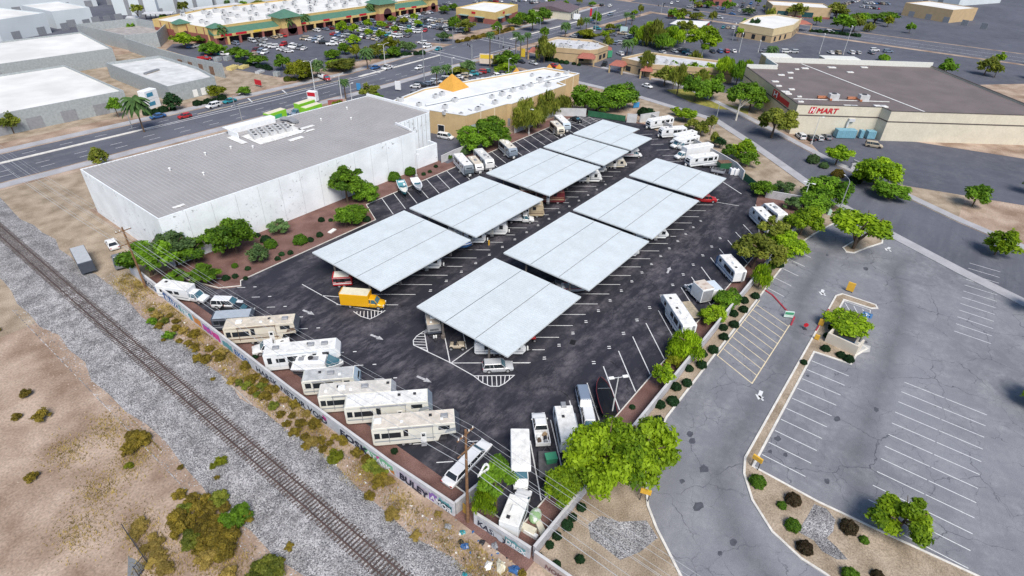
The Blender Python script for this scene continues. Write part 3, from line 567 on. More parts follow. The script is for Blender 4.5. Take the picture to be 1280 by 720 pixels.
ORD = ('first second third fourth fifth sixth seventh eighth ninth tenth eleventh twelfth thirteenth fourteenth fifteenth sixteenth seventeenth eighteenth nineteenth twentieth ' + ' '.join('twenty-' + q for q in 'first second third fourth fifth sixth seventh eighth ninth'.split())).split()
_unit = {}
def ac_copies(spec, what, group, lab=None):
    for i, (x, y, z, s, rz) in enumerate(spec):
        if 'u' not in _unit: _unit['u'] = ac_unit('', 0, 0, 0); o = _unit['u']
        else: o = copy_tree(_unit['u'])
        o.location = (x, y, z); o.rotation_euler.z = RAD(rz); o.scale = (s, s, s); tag(o, lab(i) if lab else f'{what}, {ORD[i]} from its left end', 'air conditioner', group)

# ---- the big white warehouse
def warehouse_wall():
    m = M('warehouse_white', (.77, .81, .84), .75, .08, .25, fine=.05, fscale=3)
    n = m.node_tree.nodes; l = m.node_tree.links; b = n['Principled BSDF']; old = b.inputs['Base Color'].links[0].from_socket
    tc = n.new('ShaderNodeTexCoord').outputs['Object']
    a = n.new('ShaderNodeTexNoise'); a.inputs['Scale'].default_value = .9; a.inputs['Detail'].default_value = 8; a.inputs['Roughness'].default_value = .75; l.new(tc, a.inputs['Vector'])
    c = n.new('ShaderNodeTexNoise'); c.inputs['Scale'].default_value = .12; c.inputs['Detail'].default_value = 2; l.new(tc, c.inputs['Vector'])
    r1 = n.new('ShaderNodeMapRange'); r1.inputs[1].default_value = .57; r1.inputs[2].default_value = .63; l.new(a.outputs[0], r1.inputs[0]); r2 = n.new('ShaderNodeMapRange'); r2.inputs[1].default_value = .48; r2.inputs[2].default_value = .56; l.new(c.outputs[0], r2.inputs[0])
    k = n.new('ShaderNodeMath'); k.operation = 'MULTIPLY'; l.new(r1.outputs[0], k.inputs[0]); l.new(r2.outputs[0], k.inputs[1])
    x = n.new('ShaderNodeMix'); x.data_type = 'RGBA'; l.new(k.outputs[0], x.inputs[0]); l.new(old, x.inputs[6]); x.inputs[7].default_value = (.26, .27, .28, 1); l.new(x.outputs[2], b.inputs['Base Color']); return m
wh_white = warehouse_wall(); wh_roof = M('warehouse_roof', (.36, .35, .348), .5, .07, .12, metal=.1, fine=.05, fscale=1.5); wh_panel = M('warehouse_panel', (.40, .42, .43), .6, .08, .3)
WP = [(34.8, 108.3), (99.6, 108.3), (100.4, 116.3), (113.6, 117.0), (112.3, 142.0), (34.8, 143.2)]
wroot, WQ = building('warehouse', 'long white warehouse with ribbed grey metal roof beside the storage lot', 'warehouse', WP, 10.3, wh_white, wh_roof, par=.12, t=.2)
m = MB()
for i in range(86):      # roof ribs run from the front wall to the back
    x = .6 + i * .9; ya, yb = .3, 34.6 - .016 * x
    if x > 64.4: ya = 8.6
    if x < 77.4: m.bar((x, ya, 10.22), (x, yb, 10.22), .16, .14)
m.build('roof_ribs', M('warehouse_rib', (.46, .445, .445), .5, .06, .2, metal=.15), wroot)
m = MB()
for i in range(1, 13): m.box((i * 5.0, -.012, 5.0), (.05, .03, 10.0))
m.build('wall_seam', M('seam_gray', (.42, .44, .46), .7, .05), wroot)
for i, (a, b_) in enumerate(((2, 0), (1, 0))):
    pass
m = MB(); e0, e1 = WQ[2], WQ[3]
for k in range(9): p = e0 + (e1 - e0) * (k / 8.); m.box((p.x, p.y - .04, 5.1), (.12, .1, 10.1))
m.build('end_rib', wh_panel, wroot)
m = MB(); m.bar((WQ[4].x, WQ[4].y, 10.6), (WQ[3].x, WQ[3].y, 10.6), .5, .7); m.bar((WQ[2].x, WQ[2].y, 10.55), (WQ[1].x - .2, WQ[1].y + 1.5, 10.55), .4, .5); m.build('parapet_cap', white_paint, wroot)
for (x, y, w, d) in ((40, 24.5, 13, 8.5), (48.2, 22.8, 4.6, 1.2), (47.2, 20.2, 3.2, .9), (31.5, 27, 1.6, 6.5), (5, 2.4, 2.2, .8), (41.5, 17.6, 4, 1.5), (45, 27, 5, 1.4)): m = MB(); m.box((x, y, 10.31), (w, d, .05)); m.build('roof_patch', roof_white, wroot)
lw_ = building('service_yard_wall', 'low white yard wall at the far end of the white warehouse', 'wall', [(99.9, 108.4), (107.4, 108.2), (107.6, 111.5), (107.2, 111.5), (107.1, 108.6), (99.9, 108.8)], 5.2, wh_white, wh_white, par=.05, t=.1)
ac_copies([(101.6 + 1.55 * i, 112.2, .0, 1.35, 90) for i in range(4)], 'condenser standing behind the low white yard wall', 'condensers behind the yard wall')
eq = [(71.0 + 2.1 * i - .55 * j, 136.6 - 1.9 * j - .25 * i, 10.3, .85, 0) for j in range(3) for i in range(5)]
ac_copies(eq, '', 'condensers on the warehouse roof', lambda i: f"condenser, {ORD[i % 5]} from the left in the {('back', 'middle', 'front')[i // 5]} row on the warehouse roof")
t = thing('equipment_screen', 'raised white roof screen behind the rows of condensers', 'roof screen', 73.5, 140.2, 10.25); m = MB(); m.box((0, 0, .7), (13, .3, 1.4)); m.box((-6.5, -2.2, .7), (.3, 4.4, 1.4)); m.build('screen_wall', white_paint, t); m = MB(); m.box((0, 1.1, 1.42), (13.4, 2.2, .12)); m.build('screen_cap', white_paint, t)
t = thing('duct_cluster', 'dark ductwork beside the condensers on warehouse roof', 'ductwork', 82.3, 138.0, 10.25)
for k in range(3): m = MB(); m.tube([(-.6 + .5 * k, 2.4, .6), (.3 + .5 * k, 0, .7), (.2 + .5 * k, -2.6, .5)], .4, 8); m.build('duct', trim_gray, t)
for i, (x, y) in enumerate(((47, 129), (56.5, 132), (62.4, 131.4), (50.5, 121.5), (66, 128), (89, 133), (95, 128), (100, 136))):
    t = thing('roof_vent_pipe', 'small white vent pipe standing on the ribbed warehouse roof', 'vent', x, y, 10.15, 0, 'vents on the warehouse roof'); m = MB(); m.tube([(0, 0, 0), (0, 0, .55)], .16, 8); m.build('pipe', plastic_white, t); m = MB(); m.tube([(0, 0, .55), (0, 0, .7)], [.28, .2], 8); m.build('cap', plastic_white, t)

# ---- beige shop building with orange pyramids
beige = M('beige_stucco', (.50, .37, .20), .85, .06, .4, fine=.05, fscale=2); beige_hi = M('pale_stucco_trim', (.62, .52, .36), .85, .05, .4); shop_roof = M('shop_roof', (.70, .72, .73), .7, .07, .2); orange = M('orange_stucco', (.56, .29, .05), .75, .08)
BP = [(121.4, 129.2), (126, 114.5), (144, 112.8), (145, 111.8), (176, 111.8), (177.2, 116), (193, 117), (191, 132), (138, 144), (119.3, 140.8)]
broot, BQ = building('beige_shop_building', 'long beige shop building with white roof and orange pyramids behind the drooping trees', 'building', BP, 7.0, beige, shop_roof, .5, .35, cap=shop_roof)
for i, s in ((1, 6), (1, 12), (3, 5), (3, 11), (3, 17), (3, 23), (5, 5), (5, 11)): on_wall(broot, BQ, i, s, s + .5, 0, 6.9, beige_hi, 'pilaster', .12)
on_wall(broot, BQ, 1, 1.0, 4.2, 0, 3.6, M('dock_door_blue', (.38, .43, .48), .6, .06), 'dock_door', .06, trim_gray); on_wall(broot, BQ, 2, .2, 1.1, 0, 2.4, trim_gray, 'service_door', .06); on_wall(broot, BQ, 3, 1.5, 4.5, 0, 3.6, MATS['dock_door_blue'], 'dock_door', .06, trim_gray); on_wall(broot, BQ, 3, 13, 14.2, 0, 2.3, trim_gray, 'service_door', .06, beige_hi)
on_wall(broot, BQ, 0, 6.2, 8.2, .1, 3.0, glass, 'entrance', .08, white_paint)
m = MB(); m.bar((4.2, 1.5, 7.05), (67, -10.5 + .0, 7.05), .5, .5); m.build('parapet_step', shop_roof, broot)
for (x, y, s, hh) in ((147.3, 139.6, 4.2, 4.6), (117.2, 139.2, 1.6, 2.2), (193.2, 131.0, 1.1, 1.7), (196.4, 128.6, 1.1, 1.6), (179, 136.2, 1.2, 1.8)):
    m = MB(); x -= BP[0][0]; y -= BP[0][1]; m.loft([[(x - s, y - s, 6.4), (x + s, y - s, 6.4), (x + s, y + s, 6.4), (x - s, y + s, 6.4)], [(x - .05, y - .05, 6.4 + hh), (x + .05, y - .05, 6.4 + hh), (x + .05, y + .05, 6.4 + hh), (x - .05, y + .05, 6.4 + hh)]]); m.build('pyramid_roof', orange, broot)
ac_copies([(*p, 6.5, s, r) for p, s, r in sorted((((128.1, 124.8), 1, 10), ((135.7, 127.6), 1, 0), ((133.6, 116.1), 1, 5), ((142.6, 116.7), 1, 0), ((151.5, 121.0), 1.1, 0), ((157.5, 121.1), 1.1, 0), ((162.6, 120.7), 1.1, 0), ((167.3, 120.7), 1, 0), ((173.8, 121.6), 1.4, 0), ((179.1, 121.3), 1, 0), ((185.0, 121.4), 1, 0), ((190.9, 121.3), 1, 0), ((146.7, 121.4), .9, 0), ((150.5, 117.1), .8, 0), ((134.3, 134.9), 1, 0), ((137.7, 135.3), 1, 0), ((123.7, 140.1), 1.1, 0), ((124.5, 132.5), .9, 0), ((171.5, 116.4), 1.2, 0), ((178.6, 128.6), .8, 0), ((151.6, 112.7), .8, 0), ((124.2, 121.1), .8, 0), ((126.8, 117.0), .7, 0)))], 'rooftop unit on the beige shop roof', 'units on the beige shop roof')
for (a, b_) in (((138.8, 119.7), (138.8, 118.1)), ((126.2, 119.7), (126.1, 117.5)), ((132.3, 119.0), (131.9, 117.1))):
    t = thing('roof_pipe', 'grey pipe run lying on the white shop roof', 'pipe', a[0], a[1], 6.5, 0, 'pipes on the shop roof'); m = MB(); m.bar((0, 0, .25), (b_[0] - a[0], b_[1] - a[1], .25), .22); m.build('pipe_run', ac_metal, t)
pf = wall('dock_fence', 'pale block screen wall with small arches below the beige building', [(140, 106.6), (148, 106.4), (155, 107.6)], 2.2, mat=MATS['pale_wall'])

# ---- supermarket on the right
mart_wall = M('mart_pale_stucco', (.58, .54, .44), .85, .05, .3, fine=.06, fscale=2); mart_glow = M('mart_glow_stucco', (.60, .50, .33), .85, .05, .3); mart_roof = M('mart_roof', (.15, .125, .122), .8, .1, .15, fine=.06, fscale=2); brown_trim = M('brown_trim', (.09, .075, .07), .7, .1); sign_red = M('sign_red', (.48, .015, .03), .45, .04)
U, V = Vector((.79, .61)), Vector((.61, -.79)); C0 = Vector((201, 40.2))
def uv(a, b_): p = C0 + U * a + V * b_; return (p.x, p.y)
MP = [uv(0, 0), uv(0, 27), uv(-4, 27.8), uv(-4, 80), uv(62, 80), uv(62, 12), uv(50, 12), uv(50, 0)]
mroot, MQ = building('supermarket', 'large pale supermarket with dark roof and red lettering at right', 'supermarket', ccw(MP), 9.4, mart_wall, mart_roof, .5, .4, cap=brown_trim, bands=[(6.0, 6.35, brown_trim, .06)])
OM = Vector(ccw(MP)[0])
def edge_of(a, b_):
    P = ccw(MP)
    for i in range(len(P)):
        if {P[i], P[(i + 1) % len(P)]} == {a, b_}: return i
ei = edge_of(uv(0, 0), uv(50, 0)); fi = edge_of(uv(0, 0), uv(0, 27))
on_wall(mroot, MQ, ei, .2, 49.8, .0, 5.95, mart_glow, 'warm_glow_panel', .02); on_wall(mroot, MQ, ei, .2, 49.8, 6.4, 9.35, mart_glow, 'warm_glow_panel', .02)  # warm glow on the left face, painted as a creamier wall colour
def rel(p): return (p[0] - OM.x, p[1] - OM.y)
nrm = Vector((-.79, -.61)); sp = C0 + V * 3.6 + nrm * .05 - OM
m = MB(); dV = Vector((V.x, V.y, 0)); dn = Vector((nrm.x, nrm.y, 0)); bp = Vector((sp.x, sp.y, 0))
def sgn(poly, out=.06): return [tuple(bp + dV * s + Vector((0, 0, z)) + dn * out) for s, z in poly]
tile_ = MB(); tile_.loft([sgn([(.35, 6.9), (2.2, 6.9), (2.65, 8.9), (.8, 8.9)], .03), sgn([(.35, 6.9), (2.2, 6.9), (2.65, 8.9), (.8, 8.9)], .1)]); sg = tile_.build('sign_emblem', sign_red, mroot)
hh = MB()
for poly in ([(.72, 7.1), (1.02, 7.1), (1.38, 8.7), (1.08, 8.7)], [(1.68, 7.1), (1.98, 7.1), (2.34, 8.7), (2.04, 8.7)], [(1.05, 7.72), (1.85, 7.95), (1.9, 8.2), (1.12, 7.98)]): hh.loft([sgn(poly, .09), sgn(poly, .15)])
hh.build('emblem_letter', plastic_white, sg)
place_text('sign_lettering', 'MART', 2.25, (sp.x + V.x * 2.75 + nrm.x * .06, sp.y + V.y * 2.75 + nrm.y * .06, 6.98), (V.x, V.y, 0), sign_red, mroot, .2, 1.12, .12)
s2 = C0 + U * 20 - V * .0; q = Vector((-V.x, -V.y)); bp = Vector((s2.x - OM.x, s2.y - OM.y, 0)); dV = Vector((-U.x, -U.y, 0)); dn = Vector((-V.x, -V.y, 0))
m = MB(); m.loft([sgn([(0, 6.6), (5.6, 6.6), (5.6, 9.0), (0, 9.0)], .05), sgn([(0, 6.6), (5.6, 6.6), (5.6, 9.0), (0, 9.0)], .2)]); sg2 = m.build('sign_emblem', sign_red, mroot); m = MB(); m.loft([sgn([(6.0, 6.7), (14, 6.7), (14, 8.3), (6.0, 8.3)], .05), sgn([(6.0, 6.7), (14, 6.7), (14, 8.3), (6.0, 8.3)], .2)]); m.build('sign_panel', sign_red, mroot)
m = MB()
for poly in ([(1.2, 7.0), (1.7, 7.0), (1.7, 8.7), (1.2, 8.7)], [(3.6, 7.0), (4.1, 7.0), (4.1, 8.7), (3.6, 8.7)], [(1.7, 7.6), (3.6, 7.8), (3.6, 8.1), (1.7, 7.9)]): m.loft([sgn(poly, .19), sgn(poly, .26)])
m.build('emblem_letter', plastic_white, sg2)
m = MB(); a = rel(uv(61.5, 12)); b_ = rel(uv(61.5, 80)); m.bar((*a, 9.7), (*b_, 9.7), .5, 2.2); a = rel(uv(49.6, 0)); b_ = rel(uv(49.6, 12)); m.bar((*a, 9.6), (*b_, 9.6), .5, 1.6); a = rel(uv(50, 12)); b_ = rel(uv(61.5, 12)); m.bar((*a, 9.65), (*b_, 9.65), .5, 1.8); m.build('rear_parapet', M('parapet_pale', (.62, .63, .60), .8, .05), mroot)
for (s0, s1, d0) in ((12, 22, 6), (36, 50, 5)):
    m = MB(); p = [rel(uv(62, s0)), rel(uv(62, s1)), rel(uv(62 + d0, s1)), rel(uv(62 + d0, s0))]; m.poly(p, 0, 10.6); m.build('entry_tower', beige, mroot); m = MB(); m.poly([rel(uv(61.7, s0 - .3)), rel(uv(61.7, s1 + .3)), rel(uv(62.3 + d0, s1 + .3)), rel(uv(62.3 + d0, s0 - .3))], 10.603, 11.0); m.build('tower_roof', MATS['parapet_pale'], mroot)
m = MB(); rp = lambda a, b_: rel(uv(a, b_)); m.bar((*rp(8.5, 2), 8.97), (*rp(8.5, 34), 8.97), .5, .1); m.bar((*rp(60, 26), 8.97), (*rp(-3, 40), 8.97), .6, .1); m.build('roof_seam', roof_white, mroot)
ac_copies([(*uv(8.5, 15), 8.95, 1.7, -52), (*uv(8.5, 25), 8.95, 1.7, -52)], 'tall white unit with orange ducts on the supermarket roof', 'tall units on the supermarket roof')
for k in (15, 25):
    p = uv(9.5, k - 2.8); t = thing('roof_duct', 'orange duct beside a tall unit on the supermarket roof', 'duct', p[0], p[1], 8.95, -52, 'ducts on the supermarket roof'); m = MB(); m.box((0, .3, .5), (3.4, .8, .7)); m.box((1.6, -1.2, .4), (.7, 2.4, .6)); m.build('duct_run', M('duct_orange', (.42, .17, .09), .7, .2, 2), t)
for i, (a, b_, w) in enumerate(((1.5, 18, 4.4), (2.6, 28, 4), (30, 4, 2.4), (24, 3, 2), (40, 10, 2.4), (44, 15, 2.2), (36, 12, 1.6), (52, 24, 2.6), (50, 20, 1.6), (20, 6, 2), (14, 2.4, 2.2), (16.5, 2.4, 2.6), (11, 5, 1.5), (5, 3, 1.8), (55, 36, 3), (48, 40, 2.4), (57, 50, 2.6))):
    p = uv(a, b_); t = thing('skylight', f'flat white hatch, {ORD[i]} in a round of the dark supermarket roof from the sign corner', 'roof hatch', p[0], p[1], 8.9, -52, 'hatches on the supermarket roof'); m = MB(); m.box((0, 0, .15), (w, w * .5, .3)); m.build('curb', roof_white, t); m = MB(); m.box((.2 * w, .05, .36), (w * .4, w * .3, .12)); m.build('lid', ac_metal, t)
teal_box = M('teal_metal', (.17, .35, .44), .5, .08)
for lab, s, w, hh_, k in (('long blue metal container against the supermarket wall', 17, 6.2, 2.6, 2.4), ('narrow blue tank left of the tall blue bins', 22.2, 1.2, 2.5, 1.6), ('pair of tall blue bins beside supermarket loading corner', 25.2, 2.6, 2.4, 2.2)):
    p = uv(-2.0, s); t = thing('metal_container', lab, 'container', p[0], p[1], 0, -52); m = MB(); m.box((0, 0, hh_ / 2 + .15), (w, k, hh_)); m.build('casing', teal_box, t, bevel=.05); m = MB()
    for r in range(int(w / .6)): m.box((-w / 2 + .4 + r * .6, -k / 2 - .03, hh_ / 2 + .15), (.12, .06, hh_ * .9))
    m.build('ribs', teal_box, t)
t = thing('wall_duct', 'grey duct hood on the pale supermarket wall above the blue container', 'duct', *uv(-.4, 18.5), 0, -52); m = MB(); m.box((0, 0, 5.2), (2.0, .8, .9)); m.box((-.9, 0, 3.9), (.5, .6, 2.0)); m.build('hood', ac_metal, t)

# ---- strip mall with green roofs beyond the road
mall_y = M('mall_yellow', (.58, .42, .17), .85, .06, .4); mall_r = M('mall_red', (.27, .095, .08), .85, .08, .4); green_roof = M('green_roof', (.075, .175, .125), .6, .08, .6); mall_roof = M('mall_roof', (.66, .66, .64), .8, .1, .1)
P_ = [(131, 322), (139, 286.5), (288, 289), (289, 338), (165, 336)]
lroot, LQ = building('strip_mall', 'long yellow and red strip mall with green tower roofs behind the busy car park', 'strip mall', P_, 7.4, mall_y, mall_roof, .5, .4, cap=mall_y)
L0 = Vector(ccw(P_)[0]); P_ = ccw(P_)
on_wall(lroot, LQ, 0, .2, 36, 0, 4.3, mall_r, 'red_wall_panel', .04)
for s in (5, 11, 17, 23, 29, 34): on_wall(lroot, LQ, 0, s, s + .5, 0, 7.2, mall_r, 'pilaster', .12)
m = MB(); y = -35.5 - .3; x0 = 8.5
sp_ = Vector((P_[1][0] - L0.x, P_[1][1] - L0.y))
m.loft([[(sp_.x, sp_.y - 5, 4.6), (sp_.x, sp_.y - .5, 6.6), (sp_.x, sp_.y - .5, 4.5)], [(sp_.x + 148, sp_.y - 2.6, 4.6), (sp_.x + 148, sp_.y + 1.9, 6.6), (sp_.x + 148, sp_.y + 1.9, 4.5)]]); m.build('green_mansard', green_roof, lroot)
m = MB(); m.bar((sp_.x, sp_.y - 4.9, 4.0), (sp_.x + 148, sp_.y - 2.5, 4.0), .5, 1.2); m.build('arcade_fascia', mall_y, lroot)
m = MB(); m.bar((sp_.x + .5, sp_.y - .35, 1.7), (sp_.x + 147, sp_.y + 2.0, 1.7), .3, 3.4); m.build('shopfront', M('shopfront_red', (.17, .045, .045), .6, .3, .35, col2=(.045, .035, .04), lo=.45, hi=.52), lroot)
for k in range(25):
    s = k * 6.1; m = MB(); m.box((sp_.x + .5 + s, sp_.y - 4.8 + s * .0162, 1.75), (.9, .9, 3.5)); m.build('arcade_column', mall_y if k % 2 else mall_r, lroot)
def tower(x, y, w, hh_, par, O, wide=True):
    x -= O.x; y -= O.y; m = MB(); m.box((x, y, hh_ / 2), (w, w * .8, hh_)); o = m.build('tower', mall_y, par); m = MB(); m.box((x, y, 1.9), (w + .1, w * .8 + .1, 3.8)); m.build('tower_base', mall_r, o); m = MB(); m.box((x, y - w * .4 - .06, 1.7), (w * .5, .1, 3.4)); m.tube([(x, y - w * .4 - .02, 3.4), (x, y - w * .4 - .11, 3.4)], w * .25, 16); m.build('archway', M('arch_dark', (.07, .03, .035), .7, .1), o)
    m = MB(); a = w * .62; m.loft([[(x - a, y - a * .85, hh_), (x + a, y - a * .85, hh_), (x + a, y + a * .85, hh_), (x - a, y + a * .85, hh_)], [(x - .3, y - .3, hh_ + w * .28), (x + .3, y - .3, hh_ + w * .28), (x + .3, y + .3, hh_ + w * .28), (x - .3, y + .3, hh_ + w * .28)]]); m.build('tower_roof', green_roof, o)
tower(179, 284, 11, 8.6, lroot, L0); tower(243, 285, 12, 8.8, lroot, L0); tower(142.5, 284.5, 6, 7.6, lroot, L0); tower(283, 286, 8, 8.2, lroot, L0); tower(128.5 + 6.5, 302, 6, 8.0, lroot, L0)
for (s, w, z, mt) in ((6, 5.5, 4.2, sign_red), (13.5, 5.5, 4.2, sign_red), (22, 4, 4.2, M('sign_yellow', (.7, .5, .05), .5, .05)), (48, 4, 4.4, sign_red), (63, 4, 4.4, sign_red), (78, 3.5, 4.4, sign_red), (88, 5, 4.4, sign_red), (118, 5, 4.4, sign_red), (128, 4, 4.4, sign_red)): m = MB(); m.box((sp_.x + s, sp_.y - 5.2 + s * .0162, z), (w, .2, .9)); m.build('shop_sign', mt, lroot)
rngm = random.Random(8); ac_copies([(146 + i % 14 * 9.8 + rngm.uniform(-3, 3), 294 + i // 14 * 8 + rngm.uniform(-2, 2), 6.9, rngm.uniform(1.1, 1.6), rngm.choice((0, 90))) for i in range(70)], '', 'units on the strip mall roof', lambda i: f"rooftop unit, {ORD[i % 14]} from the left in the {('front', 'second', 'middle', 'fourth', 'back')[i // 14]} row of the strip mall roof")
# second shop building of the mall
P_ = [(274, 255), (278, 228), (312, 238), (305, 260)]
r2, Q2 = building('corner_shop_building', 'yellow and brick corner shop building with white roof behind the mall car park', 'building', P_, 6.6, mall_y, mall_roof, .5, .4, bands=[(0, 2.8, mall_r, .05)]); P_ = ccw(P_)
for i in (0, 1):
    on_wall(r2, Q2, i, 3, 9, 3.2, 3.5, M('awning_teal', (.22, .33, .33), .6, .1), 'awning', 2.2); on_wall(r2, Q2, i, 14, 20, 3.2, 3.5, MATS['awning_teal'], 'awning', 2.2); on_wall(r2, Q2, i, 3.5, 8.5, .3, 2.7, glass, 'shop_window', .08, mall_y); on_wall(r2, Q2, i, 15, 19, .3, 2.7, glass, 'shop_window', .08, mall_y); on_wall(r2, Q2, i, 11, 13.6, 4.5, 5.6, sign_red, 'shop_sign', .15)
def gable(name, label, P, h, rise, wm, rm, over=.6):
    P = ccw(P); root = thing(name, label, 'building', P[0][0], P[0][1]); Q = [Vector(p) - Vector(P[0]) for p in P]; m = MB(); m.poly([(q.x, q.y) for q in Q], 0, h); m.build('wall', wm, root); m = MB(); E = inset(Q, -over); a = (E[1] + E[2]) / 2; b_ = (E[3] + E[0]) / 2
    m.face([(E[0].x, E[0].y, h), (E[1].x, E[1].y, h), (a.x, a.y, h + rise), (b_.x, b_.y, h + rise)]); m.face([(E[2].x, E[2].y, h), (E[3].x, E[3].y, h), (b_.x, b_.y, h + rise), (a.x, a.y, h + rise)]); m.face([(E[1].x, E[1].y, h), (E[2].x, E[2].y, h), (a.x, a.y, h + rise)]); m.face([(E[3].x, E[3].y, h), (E[0].x, E[0].y, h), (b_.x, b_.y, h + rise)]); m.face([(E[k].x, E[k].y, h) for k in (3, 2, 1, 0)]); m.build('roof', rm, root)
    return root, Q
g1, gq = gable('brown_roof_building', 'pale shop with brown gabled roof near the far intersection', [(324, 207), (347, 215), (342, 241), (319, 232)], 4.6, 2.4, M('cream_stucco', (.62, .58, .46), .8, .05), M('brown_shingle', (.13, .10, .115), .85, .12, 1))
for s in (3, 8, 13, 18): on_wall(g1, gq, 0, s, s + 3, .5, 3.2, glass, 'shop_window', .06, white_paint)
red_tile = M('red_tile', (.33, .115, .085), .8, .15, 2)
def awning(root, O, x, y, w, d, rz, z=3.2):
    c_, s_ = math.cos(RAD(rz)), math.sin(RAD(rz)); T = lambda a, b_, zz: (x - O[0] + a * c_ - b_ * s_, y - O[1] + a * s_ + b_ * c_, zz); m = MB(); m.loft([[T(-w / 2, -d / 2, z), T(w / 2, -d / 2, z), T(w / 2, d / 2, z), T(-w / 2, d / 2, z)], [T(-w * .3, d * .1, z + 1.3), T(w * .3, d * .1, z + 1.3), T(w * .3, d * .45, z + 1.3), T(-w * .3, d * .45, z + 1.3)]]); m.build('tile_awning', red_tile, root)
    for a in (-w / 2 + .4, w / 2 - .4): m = MB(); p = T(a, -d / 2 + .4, z / 2); m.box(p, (.5, .5, z)); m.build('awning_column', beige, root)
tan_st = M('tan_stucco', (.46, .34, .20), .85, .06, .4); gray_roof = M('pale_gray_roof', (.52, .53, .55), .8, .12, .4)
P1 = ccw([(228, 158), (236.5, 139), (241, 137.5), (252, 138.5), (257, 150), (250, 166), (238, 166)])
ra, Qa = building('restaurant', 'tan restaurant with red tile awnings beside the tall eucalyptus', 'restaurant', P1, 5.6, tan_st, gray_roof, .7, .35, cap=beige_hi, bands=[(3.5, 3.7, brown_trim, .05)])
awning(ra, P1[0], 233.4, 138.6, 8, 6, -64); awning(ra, P1[0], 226.5, 162, 6, 6, -64); awning(ra, P1[0], 256, 141.5, 6, 5, 30)
P2 = ccw([(235, 122), (233, 107), (250, 78), (262, 84), (254, 119)])
rb, Qb = building('roadside_shops', 'low tan shops with red tile awning beside the curving street', 'building', P2, 5.4, tan_st, gray_roof, .7, .35, cap=beige_hi, bands=[(3.4, 3.6, brown_trim, .05)]); awning(rb, P2[0], 231.6, 121.5, 6.5, 6, -80); awning(rb, P2[0], 231.8, 108, 5, 5, -70)
for i in range(len(P1)):
    L_ = (Qa[(i + 1) % len(P1)] - Qa[i]).length
    if L_ > 9: on_wall(ra, Qa, i, 2, 4.5, .9, 2.6, glass, 'window', .06, brown_trim); on_wall(ra, Qa, i, L_ - 5, L_ - 2.5, .9, 2.6, glass, 'window', .06, brown_trim)
for i in range(len(P2)):
    L_ = (Qb[(i + 1) % len(P2)] - Qb[i]).length; s = 3
    while s < L_ - 5: on_wall(rb, Qb, i, s, s + 2.2, .8, 2.6, glass, 'window', .06, brown_trim); s += 6.5
rr_ = random.Random(4)
ac_copies(sorted([(238 + rr_.uniform(-3, 13), 143 + rr_.uniform(0, 19), 4.95, rr_.uniform(.9, 1.3), rr_.choice((0, 30))) for i in range(12)]), 'rooftop unit on the tan restaurant roof', 'units on the restaurant roof'); ac_copies([(243 + rr_.uniform(-4, 5) - .25 * k, 88 + k * 3.4, 4.8, rr_.uniform(.8, 1.2), 0) for k in range(9)], 'rooftop unit on the low roadside shop roof', 'units on the roadside shop roof')
P3 = ccw([(334, 147), (337, 128), (363, 133), (352, 150)]); rc, Qc = building('drive_through_bank', 'low bank with dark blue fascia and white roof near the far crossing', 'bank', P3, 4.6, M('bank_fascia', (.07, .085, .13), .6, .08), mall_roof, .3, .3, bands=[(0, 2.7, M('bank_wall', (.55, .53, .48), .8, .05), .03)]); on_wall(rc, Qc, 1, 16, 21, 1, 4.4, sign_red, 'red_panel', .12); on_wall(rc, Qc, 0, 4, 16, .6, 2.4, glass, 'window', .06, trim_gray)
P4 = ccw([(352, 113), (349, 93), (372, 89), (398, 92), (402, 108), (386, 115)]); rd_, Qd = building('beige_store', 'beige store with white roof and red tile entrance across the plaza', 'store', P4, 7.0, M('cream_store', (.58, .47, .28), .85, .05, .4), mall_roof, .5, .35, cap=beige_hi, bands=[(0, 3.2, tan_st, .04), (3.2, 3.4, brown_trim, .06)]); awning(rd_, P4[0], 400, 92, 11, 7, -40, 4.2)
for i in range(len(P4)):
    L_ = (Qd[(i + 1) % len(P4)] - Qd[i]).length; s = 3
    while s < L_ - 4: on_wall(rd_, Qd, i, s, s + 1.8, .6, 2.8, glass, 'window', .1, brown_trim); s += 6
A_, B_ = (443.4, 122.9), (461.0, 89.4); d = (Vector(B_) - Vector(A_)); nn = Vector((-d.y, d.x)).normalized() * 22
if nn.x < 0: nn = -nn
P5 = ccw([A_, B_, (B_[0] + nn.x, B_[1] + nn.y), (A_[0] + nn.x, A_[1] + nn.y)]); re_, Qe = building('distant_shops', 'tan shops with dark teal windows across the far avenue', 'building', P5, 6.8, tan_st, mall_roof, .5, .4, bands=[(0, 1.2, mall_r, .05)])
for i in range(4):
    L_ = (Qe[(i + 1) % 4] - Qe[i]).length; s = 4
    while s < L_ - 10: on_wall(re_, Qe, i, s, s + 7, .5, 3.6, M('teal_glass', (.02, .07, .08), .2, .1), 'shop_window', .1, tan_st); s += 16
A_ = (454.3, 168.3); B_ = (465.7, 158.7); P6 = ccw([A_, B_, (B_[0] + 16, B_[1] + 14), (A_[0] + 16, A_[1] + 14)]); rf_, Qf = building('brick_teal_building', 'small brick and teal building at top among the far trees', 'building', P6, 7, mall_r, M('teal_roof', (.10, .30, .29), .6, .08), .3, .3, bands=[(5, 7.05, MATS['teal_roof'], .08)])
for i in range(4): on_wall(rf_, Qf, i, 2, 5, .6, 3, glass, 'window', .08, brown_trim)
